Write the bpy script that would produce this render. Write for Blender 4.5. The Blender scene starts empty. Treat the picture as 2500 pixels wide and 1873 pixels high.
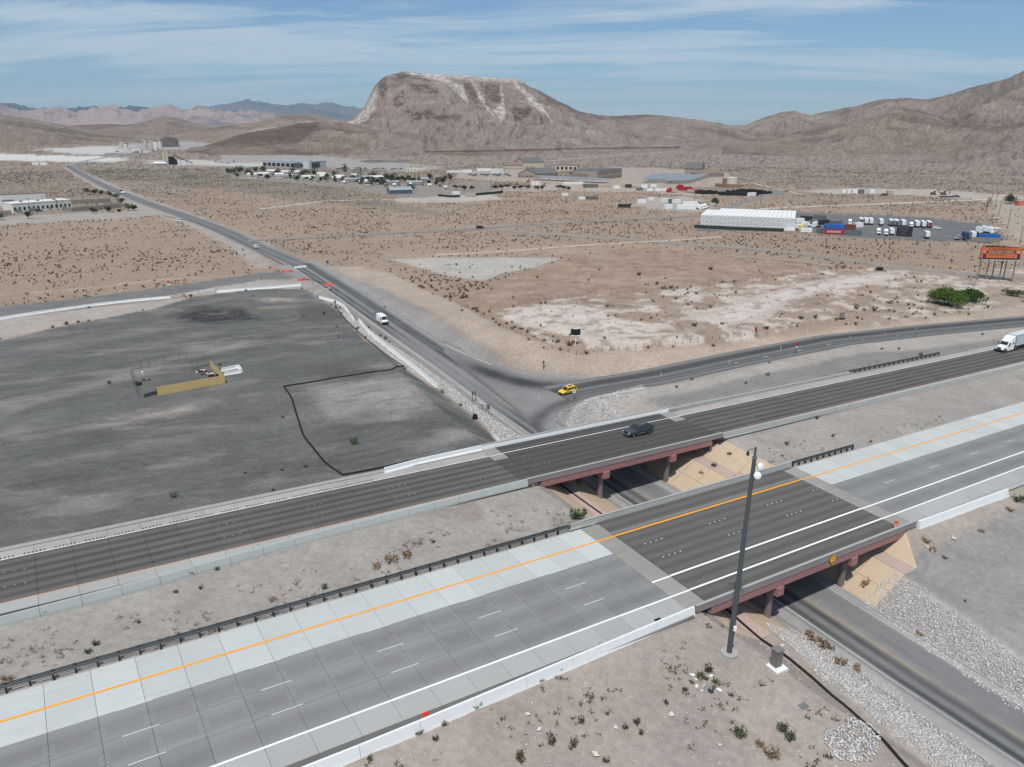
import bpy, bmesh, math, random
import numpy as np
from mathutils import Vector, Matrix

rnd = random.Random(7)
NR = np.random.default_rng(11)
scene = bpy.context.scene
COL = scene.collection

# ------------------------------------------------------------------ camera
F_PX, PITCH, CAM_Z = 1900.0, math.radians(18.5), 60.0      # focal length in px of a 2500 px wide frame
cam_d = bpy.data.cameras.new('camera')
cam_d.sensor_width = 36.0
cam_d.lens = 36.0 * F_PX / 2500.0
cam_d.clip_start, cam_d.clip_end = 0.5, 120000.0
cam = bpy.data.objects.new('camera', cam_d)
COL.objects.link(cam)
cam.location = (0, 0, CAM_Z)
cam.rotation_euler = (math.radians(90) - PITCH, 0, 0)
scene.camera = cam

# ------------------------------------------------------------------ sky, sun, exposure
SUN_EL, SUN_AZ = math.radians(62), math.radians(196)        # azimuth clockwise from +Y, where the sun stands
world = bpy.data.worlds.new('World')
scene.world = world
world.use_nodes = True
wt = world.node_tree
wt.nodes.clear()
wo = wt.nodes.new('ShaderNodeOutputWorld')
wb = wt.nodes.new('ShaderNodeBackground')
sky = wt.nodes.new('ShaderNodeTexSky')
sky.sky_type = 'NISHITA'
sky.sun_disc = False
sky.sun_elevation = SUN_EL
sky.sun_rotation = SUN_AZ
sky.altitude = 900
sky.air_density = 0.9
sky.dust_density = 0.35
sky.ozone_density = 1.6
SKY_STRENGTH = 0.095
wb.inputs['Strength'].default_value = SKY_STRENGTH
# thin cirrus: noise on a flat cloud layer overhead, drawn out along the wind
CLOUD_T = 0.40
wtc = wt.nodes.new('ShaderNodeTexCoord')
wsep = wt.nodes.new('ShaderNodeSeparateXYZ')
wt.links.new(wtc.outputs['Generated'], wsep.inputs[0])
def wmath(op, a, b=None, clamp=False):
    n = wt.nodes.new('ShaderNodeMath'); n.operation = op; n.use_clamp = clamp
    for i, v in enumerate((a, b)):
        if v is None: continue
        if isinstance(v, (int, float)): n.inputs[i].default_value = v
        else: wt.links.new(v, n.inputs[i])
    return n.outputs[0]
wz = wmath('ADD', wmath('MAXIMUM', wsep.outputs['Z'], 0.0), 0.09)
wx = wmath('DIVIDE', wsep.outputs['X'], wz)
wy = wmath('DIVIDE', wsep.outputs['Y'], wz)
wcmb = wt.nodes.new('ShaderNodeCombineXYZ')
wt.links.new(wmath('ADD', wmath('MULTIPLY', wx, 0.30), wmath('MULTIPLY', wy, -0.05)), wcmb.inputs['X'])
wt.links.new(wmath('ADD', wmath('MULTIPLY', wy, 0.95), wmath('MULTIPLY', wx, 0.10)), wcmb.inputs['Y'])
def wnoise(scale, detail, rough, off, dist=0.0):
    mp = wt.nodes.new('ShaderNodeMapping'); mp.inputs['Location'].default_value = off
    wt.links.new(wcmb.outputs[0], mp.inputs['Vector'])
    n = wt.nodes.new('ShaderNodeTexNoise'); n.inputs['Scale'].default_value = scale
    n.inputs['Detail'].default_value = detail; n.inputs['Roughness'].default_value = rough
    n.inputs['Distortion'].default_value = dist
    wt.links.new(mp.outputs[0], n.inputs['Vector'])
    return n.outputs['Fac']
big = wnoise(0.85, 3, 0.5, (1.3, 4.2, 0))
fine = wnoise(1.9, 8, 0.62, (7.1, 2.7, 3), 0.6)
cl = wmath('ADD', wmath('MULTIPLY', wmath('SUBTRACT', big, 0.5), 4.2), wmath('MULTIPLY', wmath('SUBTRACT', fine, 0.5), 5.0))
cl = wmath('ADD', cl, CLOUD_T, True)
veil = wmath('ADD', wmath('MULTIPLY', cl, 0.74), 0.02)
wmx = wt.nodes.new('ShaderNodeMix'); wmx.data_type = 'RGBA'
wt.links.new(veil, wmx.inputs[0])
wti = wt.nodes.new('ShaderNodeMix'); wti.data_type = 'RGBA'; wti.blend_type = 'MULTIPLY'
wti.inputs[0].default_value = 1.0; wti.inputs[7].default_value = (0.66, 0.86, 1.0, 1)
wt.links.new(sky.outputs[0], wti.inputs[6])
wt.links.new(wti.outputs[2], wmx.inputs[6])
wmx.inputs[7].default_value = (6.4, 7.4, 8.2, 1)
wt.links.new(wmx.outputs[2], wb.inputs['Color'])
wt.links.new(wb.outputs[0], wo.inputs['Surface'])

sun_d = bpy.data.lights.new('sun', 'SUN')
sun_d.energy = 3.55
sun_d.angle = math.radians(1.2)
sun_d.color = (1.0, 0.95, 0.875)
sun = bpy.data.objects.new('sun', sun_d)
COL.objects.link(sun)
sun.location = (0, 0, 300)
sdir = Vector((math.sin(SUN_AZ) * math.cos(SUN_EL), math.cos(SUN_AZ) * math.cos(SUN_EL), math.sin(SUN_EL)))
sun.rotation_euler = sdir.to_track_quat('Z', 'Y').to_euler()

scene.view_settings.view_transform = 'Standard'
scene.view_settings.look = 'None'
scene.view_settings.exposure = 0.0
scene.view_settings.gamma = 1.0
scene.view_settings.use_curve_mapping = False
scene.render.engine = 'CYCLES'
scene.cycles.use_denoising = True
scene.cycles.max_bounces = 4
scene.cycles.diffuse_bounces = 2
scene.cycles.glossy_bounces = 2
scene.cycles.transmission_bounces = 3
scene.cycles.transparent_max_bounces = 12
scene.cycles.volume_bounces = 0
scene.cycles.use_adaptive_sampling = True
scene.cycles.adaptive_threshold = 0.015

# ------------------------------------------------------------------ materials
def lin(r, g, b):
    f = lambda c: c / 12.92 if c <= 0.04045 else ((c + 0.055) / 1.055) ** 2.4
    return (f(r / 255), f(g / 255), f(b / 255))
MATS = {}
def _math(nt, op, a, b=None, clamp=False):
    n = nt.nodes.new('ShaderNodeMath'); n.operation = op; n.use_clamp = clamp
    for i, v in enumerate((a, b)):
        if v is None: continue
        if isinstance(v, (int, float)): n.inputs[i].default_value = v
        else: nt.links.new(v, n.inputs[i])
    return n.outputs[0]
def _noise(nt, vec, scale, detail=3, rough=0.6):
    n = nt.nodes.new('ShaderNodeTexNoise')
    n.inputs['Scale'].default_value = scale; n.inputs['Detail'].default_value = detail
    n.inputs['Roughness'].default_value = rough
    nt.links.new(vec, n.inputs['Vector'])
    return n.outputs['Fac']
def _mix(nt, fac, a, b, blend='MIX'):
    n = nt.nodes.new('ShaderNodeMix'); n.data_type = 'RGBA'; n.blend_type = blend
    for s, v in ((0, fac), (6, a), (7, b)):
        if isinstance(v, (int, float)): n.inputs[s].default_value = v
        elif isinstance(v, tuple): n.inputs[s].default_value = (*v[:3], 1)
        else: nt.links.new(v, n.inputs[s])
    return n.outputs[2]
def newmat(name):
    m = bpy.data.materials.new(name); m.use_nodes = True
    nt = m.node_tree
    return m, nt, nt.nodes['Principled BSDF']
def mat(name, col=None, rough=0.8, metal=0.0, var=0.12, scale=2.0, spec=0.3, dirt=0.0, dirtcol=(0.25, 0.2, 0.16), fine=0.0, emit=None, alpha=None):
    """plain surface with a little procedural mottling (and optional grime)"""
    if name in MATS: return MATS[name]
    m, nt, b = newmat(name)
    geo = nt.nodes.new('ShaderNodeNewGeometry')
    pos = geo.outputs['Position']
    n1 = _noise(nt, pos, scale, 4, 0.65)
    k = _math(nt, 'ADD', _math(nt, 'MULTIPLY', n1, 2 * var), 1 - var)
    if fine:
        n2 = _noise(nt, pos, scale * 14, 2, 0.6)
        k = _math(nt, 'MULTIPLY', k, _math(nt, 'ADD', _math(nt, 'MULTIPLY', n2, 2 * fine), 1 - fine))
    cm = nt.nodes.new('ShaderNodeCombineColor')
    for i in range(3): nt.links.new(k, cm.inputs[i])
    c = _mix(nt, 1.0, tuple(col), cm.outputs[0], 'MULTIPLY')
    if dirt:
        n3 = _noise(nt, pos, scale * 0.6, 6, 0.7)
        f = _math(nt, 'MULTIPLY', _math(nt, 'SUBTRACT', n3, 0.45), 4 * dirt, True)
        c = _mix(nt, f, c, tuple(dirtcol))
    nt.links.new(c, b.inputs['Base Color'])
    b.inputs['Roughness'].default_value = rough
    b.inputs['Metallic'].default_value = metal
    b.inputs['Specular IOR Level'].default_value = spec
    MATS[name] = m
    return m

# ------------------------------------------------------------------ mesh helpers
class MB:
    """collects faces and links them as ONE mesh object"""
    def __init__(s): s.v, s.f, s.m = [], [], []
    def add(s, vs, fs, mi=0):
        o = len(s.v); s.v += [tuple(p) for p in vs]
        s.f += [tuple(i + o for i in f) for f in fs]; s.m += [mi] * len(fs)
        return s
    def box(s, x0, x1, y0, y1, z0, z1, mi=0):
        return s.add([(x0,y0,z0),(x1,y0,z0),(x1,y1,z0),(x0,y1,z0),(x0,y0,z1),(x1,y0,z1),(x1,y1,z1),(x0,y1,z1)],
                     [(3,2,1,0),(4,5,6,7),(0,1,5,4),(1,2,6,5),(2,3,7,6),(3,0,4,7)], mi)
    def hexa(s, p, mi=0):      # 8 points: bottom ring then top ring
        return s.add(p, [(3,2,1,0),(4,5,6,7),(0,1,5,4),(1,2,6,5),(2,3,7,6),(3,0,4,7)], mi)
    def rings(s, rs, cap=True, mi=0):
        n = len(rs[0]); vs = [p for r in rs for p in r]; fs = []
        for k in range(len(rs) - 1):
            for i in range(n):
                j = (i + 1) % n
                fs.append((k*n+i, k*n+j, (k+1)*n+j, (k+1)*n+i))
        if cap:
            fs.append(tuple(range(n - 1, -1, -1))); fs.append(tuple((len(rs)-1)*n + i for i in range(n)))
        return s.add(vs, fs, mi)
    def tube(s, pts, r, n=8, cap=True, mi=0):
        pts = [Vector(p) for p in pts]; rs = []
        rad = r if isinstance(r, (list, tuple)) else [r] * len(pts)
        for i, p in enumerate(pts):
            d = (pts[min(i+1, len(pts)-1)] - pts[max(i-1, 0)]).normalized()
            a = d.cross(Vector((0, 0, 1)))
            if a.length < 1e-3: a = Vector((1, 0, 0))
            a.normalize(); b = a.cross(d)
            rs.append([p + (a*math.cos(t) + b*math.sin(t))*rad[i] for t in [2*math.pi*k/n for k in range(n)]])
        return s.rings(rs, cap, mi)
    def cyl(s, x, y, z0, z1, r, n=12, r1=None, mi=0):
        return s.tube([(x,y,z0),(x,y,z1)], [r, r if r1 is None else r1], n, True, mi)
    def wheel(s, x, y, z, r, w, n=14, mi=0):
        return s.tube([(x,y-w/2,z),(x,y+w/2,z)], r, n, True, mi)
    def prism(s, poly, a0, a1, axis='y', mi=0):
        """polygon (p,q) extruded along an axis: axis y -> (p, a, q); axis z -> (p, q, a); axis x -> (a, p, q)"""
        n = len(poly)
        mk = {'y': lambda p, a: (p[0], a, p[1]), 'z': lambda p, a: (p[0], p[1], a), 'x': lambda p, a: (a, p[0], p[1])}[axis]
        vs = [mk(p, a0) for p in poly] + [mk(p, a1) for p in poly]
        fs = [tuple(range(n)), tuple(range(2*n-1, n-1, -1))] + [(i, i+n, (i+1) % n + n, (i+1) % n) for i in range(n)]
        return s.add(vs, fs, mi)
    def mesh(s, name, mats=None, smooth=False):
        me = bpy.data.meshes.new(name); me.from_pydata(s.v, [], s.f)
        for m in (mats if isinstance(mats, (list, tuple)) else [mats]):
            if m: me.materials.append(m)
        if len(set(s.m)) > 1: me.polygons.foreach_set('material_index', s.m)
        bm = bmesh.new(); bm.from_mesh(me); bmesh.ops.recalc_face_normals(bm, faces=bm.faces); bm.to_mesh(me); bm.free()
        if smooth: me.polygons.foreach_set('use_smooth', [True] * len(me.polygons))
        me.update()
        return me
    def build(s, name, m, parent=None, loc=(0,0,0), rz=0.0, smooth=False):
        return obj(name, s.mesh(name, m, smooth), parent, loc, rz)
def obj(name, me, parent=None, loc=(0,0,0), rz=0.0):
    o = bpy.data.objects.new(name, me); COL.objects.link(o)
    o.location = loc; o.rotation_euler = (0, 0, rz)
    if parent: o.parent = parent
    return o
def tag(o, label=None, cat=None, group=None, kind=None):
    if label: o['label'] = label
    if cat: o['category'] = cat
    if group: o['group'] = group
    if kind: o['kind'] = kind
    return o
def thing(name, label, cat, loc=(0,0,0), rz=0.0, group=None):
    o = bpy.data.objects.new(name, None); COL.objects.link(o)
    o.empty_display_size = 0.5
    o.location = loc; o.rotation_euler = (0, 0, rz)
    return tag(o, label, cat, group, 'thing')
def dup(o, parent=None):
    c = o.copy(); COL.objects.link(c)
    if parent: c.parent = parent
    for ch in o.children: dup(ch, c)
    return c
def npmesh(name, V, Fq, m, colors=None, smooth=True):
    me = bpy.data.meshes.new(name)
    V = np.asarray(V, np.float32); Fq = np.asarray(Fq, np.int32); k = Fq.shape[1]
    me.vertices.add(len(V)); me.vertices.foreach_set('co', V.ravel())
    me.loops.add(Fq.size); me.loops.foreach_set('vertex_index', Fq.ravel())
    me.polygons.add(len(Fq)); me.polygons.foreach_set('loop_start', np.arange(0, Fq.size, k, dtype=np.int32))
    me.polygons.foreach_set('loop_total', np.full(len(Fq), k, np.int32))
    if smooth: me.polygons.foreach_set('use_smooth', np.ones(len(Fq), bool))
    if m: me.materials.append(m)
    if colors is not None:
        for nm, c in colors.items():
            at_ = me.color_attributes.new(nm, 'FLOAT_COLOR', 'POINT')
            at_.data.foreach_set('color', np.ascontiguousarray(np.c_[c, np.ones(len(c))] if c.shape[1] == 3 else c, np.float32).ravel())
    me.update(calc_edges=True)
    return me
def text_part(name, s, size, m, parent, loc, rot, align='CENTER', xs=1.0, bold=0.0):
    c = bpy.data.curves.new(name, 'FONT'); c.body = s; c.size = size; c.align_x = align; c.align_y = 'CENTER'
    c.extrude = 0.004; c.offset = bold; c.materials.append(m)
    tmp = bpy.data.objects.new(name, c); COL.objects.link(tmp)
    bpy.context.view_layer.update()
    me = bpy.data.meshes.new_from_object(tmp.evaluated_get(bpy.context.evaluated_depsgraph_get()))
    bpy.data.objects.remove(tmp)
    o = obj(name, me, parent, loc); o.rotation_euler = rot; o.scale = (xs, 1, 1)
    return o
ORD = ['first', 'second', 'third', 'fourth', 'fifth', 'sixth', 'seventh', 'eighth', 'ninth', 'tenth', 'eleventh', 'twelfth', 'thirteenth', 'fourteenth', 'fifteenth', 'sixteenth', 'seventeenth', 'eighteenth', 'nineteenth', 'twentieth']
ORD += ['twenty-'+o for o in ORD[:9]]+['thirtieth']+['thirty-'+o for o in ORD[:9]]

# ------------------------------------------------------------------ numpy noise
def _hash(ix, iy, seed):
    h = (ix.astype(np.int64) * 374761393 + iy.astype(np.int64) * 668265263 + seed * 1442695041) & 0x7fffffff
    h = ((h ^ (h >> 13)) * 1274126177) & 0x7fffffff
    return ((h ^ (h >> 16)) & 0xffff) / 65535.0
def vnoise(x, y, seed=0):
    x = np.asarray(x, float); y = np.asarray(y, float)
    ix = np.floor(x); iy = np.floor(y); fx = x - ix; fy = y - iy
    fx = fx*fx*fx*(fx*(fx*6-15)+10); fy = fy*fy*fy*(fy*(fy*6-15)+10)
    a = _hash(ix, iy, seed); b = _hash(ix+1, iy, seed); c = _hash(ix, iy+1, seed); d = _hash(ix+1, iy+1, seed)
    return (a*(1-fx)+b*fx)*(1-fy) + (c*(1-fx)+d*fx)*fy
def fbm(x, y, seed=0, oct=4, gain=0.5):
    s = 0; a = 1; t = 0
    for k in range(oct):
        s = s + a*vnoise(x, y, seed+k*17); t += a; a *= gain
        x, y = x*2.03 + 13.7, y*2.03 - 7.3
    return s/t
def ridged(x, y, seed=0, oct=5, gain=0.55):
    s = 0; a = 1; t = 0
    for k in range(oct):
        s = s + a*(1-np.abs(2*vnoise(x, y, seed+k*31)-1)); t += a; a *= gain
        x, y = x*2.07 + 3.1, y*2.07 + 9.2
    return s/t
def sstep(e0, e1, x):
    t = np.clip((x-e0)/(e1-e0), 0, 1); return t*t*(3-2*t)

# ------------------------------------------------------------------ the lie of the land
AF = math.radians(31.9)                          # the freeway's direction in plan
UX, UY = math.cos(AF), math.sin(AF)
PA, PB, PC = -0.0468, 0.0111, 5.7                # the freeway's grade: z = PC + PA x + PB y
PLAIN = 3.0
def plane(x, y): return PC + PA*x + PB*y
def uv_of(x, y): return x*UX + y*UY, -x*UY + y*UX
def xy_of(u, v): return u*UX - v*UY, u*UY + v*UX
def FW(u, v, h=0.0):
    x, y = xy_of(u, v); return (x, y, plane(x, y) + h)
_rv = np.array([-60, 0, 40, 57, 93, 140, 170, 220, 260, 320, 2000.])
_rz = np.array([-4.6, -3.1, -2.3, -1.8, -1.0, 0.2, 1.0, 2.0, 2.7, PLAIN, PLAIN])
_ru = np.array([80.6, 81.4, 82.1, 82.7, 83.6, 85.7, 87.6, 90.6, 93.4, 97.2, 160.])
def road_z(v): return np.interp(v, _rv, _rz)
def road_u(v): return np.interp(v, _rv, _ru)
_rl = lambda v: np.interp(v, [0, 57, 93, 120, 150, 200, 330], [7.0, 7.0, 6.2, 6.0, 5.4, 5.0, 5.2])
_rr = lambda v: np.interp(v, [0, 57, 93, 120, 330], [6.0, 6.0, 6.2, 6.5, 6.5])
_qu = np.array([88, 100, 110, 126, 153, 187, 221, 262, 340.])      # slip road: u -> v, z
_qv = np.array([140, 139.2, 138.0, 135.2, 133.3, 130.5, 125, 117.5, 103.])
_qz = np.array([0.15, 0.4, 0.7, 1.2, 2.0, 2.6, 2.0, 0.9, -2.0])
def slip_v(u): return np.interp(u, _qu, _qv)
def terrain(x, y, detail=True):
    x = np.asarray(x, float); y = np.asarray(y, float)
    u, v = uv_of(x, y); p = plane(x, y)
    w = 1 - sstep(108, 255, v)
    plain = PLAIN + 0.0*x
    zg = plain*(1-w) + p*w
    zg = np.where(v < 55.5, p - 0.25 - 0.05*np.clip(55.5-v, 0, 60) - 0.9*sstep(55, 48, v), zg)
    zg = np.where((v > 77) & (v < 91.2), p - 0.45*np.sin(np.clip((v-77)/14.2, 0, 1)*np.pi) - 0.05, zg)
    if detail:
        n = (fbm(x/9, y/9, 3, 3)-0.5)*0.5 + (fbm(x/1.7, y/1.7, 5, 2)-0.5)*0.12
        far = (1 - sstep(150, 320, np.hypot(x, y)))*.9 + .1*(1 - sstep(400, 700, np.hypot(x, y)))
        off = ((v < 54) | ((v > 78) & (v < 90)) | (v > 108))
        zg = zg + n*far*off
    # pavements sit above the soil
    pav = ((v > 55.2) & (v < 77.2)) | ((v > 91) & (v < 105.7))
    zg = np.where(pav, p - 0.3, zg)
    # mound with the black sign, berm behind the fenced plot
    mx, my = MOUND
    d = np.hypot(x-mx, (y-my))
    zg = zg + 2.6*np.exp(-(d/4.6)**2)
    # cross road runs in a cutting under the bridges
    ru, rz = road_u(v), road_z(v)
    s = np.where(u > ru, u-ru-_rr(v)-0.6, ru-u-_rl(v)-0.4)
    s = np.clip(s, 0, None)
    h = np.where(s < 6, 0.53*s, np.where(s < 8.4, 3.18, 3.18+0.62*(s-8.4)))
    hd = 0.35*s
    act = v < 340
    zg = np.where(act, np.minimum(np.maximum(zg, rz-0.06-hd), rz-0.06+h), zg)
    # slip road
    q = v-slip_v(u)
    fl1 = 44*np.clip(1-(u-94)/20, 0, 1)**2; fl2 = 28*np.clip(1-(u-88)/12, 0, 1)**1.6
    qs = np.clip(np.where(q > 0, q-6.0-fl1, -q-6.0-fl2), 0, None)
    wq = sstep(7, 18, u-ru); qz = road_z(np.clip(v, 110, 200))*(1-wq) + np.interp(u, _qu, _qz)*wq
    on = (u > ru+2) & (u < 340)
    zg = np.where(on, np.minimum(np.maximum(zg, qz-0.05-0.3*qs), qz-0.05+0.4*qs), zg)
    return zg
MOUND = (0., 0.)
_s, _c = math.sin(PITCH), math.cos(PITCH)
KPX = 2500.0/2212.0
def rays(pts):
    P = np.asarray(pts, float)*KPX
    cx = (P[:, 0]-1250)/F_PX; cy = -(P[:, 1]-936.5)/F_PX
    return np.c_[cx, _c+cy*_s, -_s+cy*_c]
_T = np.geomspace(35, 6000, 700)
def ats(pts, dz=0.0):
    """where the view lines through points of the 2212 px wide photograph meet the ground (dz metres above it)"""
    D = rays(pts)
    X = D[:, :1]*_T; Y = D[:, 1:2]*_T; Z = CAM_Z + D[:, 2:3]*_T
    G = Z - terrain(X, Y, False) - dz
    below = G < 0
    i = np.where(below.any(1), below.argmax(1), len(_T)-1); i = np.clip(i, 1, None)
    lo, hi = _T[i-1], _T[i]
    for _ in range(18):
        m = (lo+hi)/2
        g = CAM_Z + D[:, 2]*m - terrain(D[:, 0]*m, D[:, 1]*m, False) - dz
        lo = np.where(g > 0, m, lo); hi = np.where(g > 0, hi, m)
    m = (lo+hi)/2
    x, y = D[:, 0]*m, D[:, 1]*m
    return np.c_[x, y, terrain(x, y, False)]
def at(px, py, dz=0.0):
    r = ats([(px, py)], dz)[0]; return Vector(r)
def ground(x, y): return float(terrain(np.array([x]), np.array([y]))[0])
def atg(px, py):
    p = at(px, py); return Vector((p.x, p.y, ground(p.x, p.y)))
def height_at(p, py):
    """height above p of the point whose view line has photograph row py"""
    e = math.atan2(-(py*KPX-936.5)/F_PX, 1.0) - PITCH
    # depth along the view axis is constant for a plumb line only approximately: solve exactly
    k = -(py*KPX-936.5)/F_PX
    y = p[1]
    z = (k*y*_c - y*_s)/(_c + k*_s)
    return CAM_Z + z - p[2]
_m = at(1243, 745)
MOUND = (_m.x, _m.y)
# ------------------------------------------------------------------ ground colours (what the soil is made of, zone by zone)
def poly_sd(px_, py_, poly):
    """signed distance (inside positive) of points to a polygon"""
    P = np.asarray(poly); n = len(P)
    inside = np.zeros(len(px_), bool); d2 = np.full(len(px_), 1e18)
    for i in range(n):
        ax, ay = P[i]; bx, by = P[(i+1) % n]
        cond = (ay > py_) != (by > py_)
        with np.errstate(divide='ignore', invalid='ignore'):
            xi = (bx-ax)*(py_-ay)/((by-ay) if by != ay else 1e-12)+ax
        inside ^= cond & (px_ < xi)
        ex, ey = bx-ax, by-ay; L = ex*ex+ey*ey+1e-12
        t = np.clip(((px_-ax)*ex+(py_-ay)*ey)/L, 0, 1)
        d2 = np.minimum(d2, (px_-ax-t*ex)**2+(py_-ay-t*ey)**2)
    d = np.sqrt(d2)
    return np.where(inside, d, -d)
def line_d(x, y, pts):
    d2 = np.full(len(x), 1e18)
    for (ax, ay), (bx, by) in zip(pts[:-1], pts[1:]):
        ex, ey = bx-ax, by-ay; L = ex*ex+ey*ey+1e-12
        t = np.clip(((x-ax)*ex+(y-ay)*ey)/L, 0, 1)
        d2 = np.minimum(d2, (x-ax-t*ex)**2+(y-ay-t*ey)**2)
    return np.sqrt(d2)
TAN = lin(171, 151, 134); GRAVEL = lin(100, 100, 98); PALE = lin(184, 175, 166); MEDIAN = lin(174, 168, 162)
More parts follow.
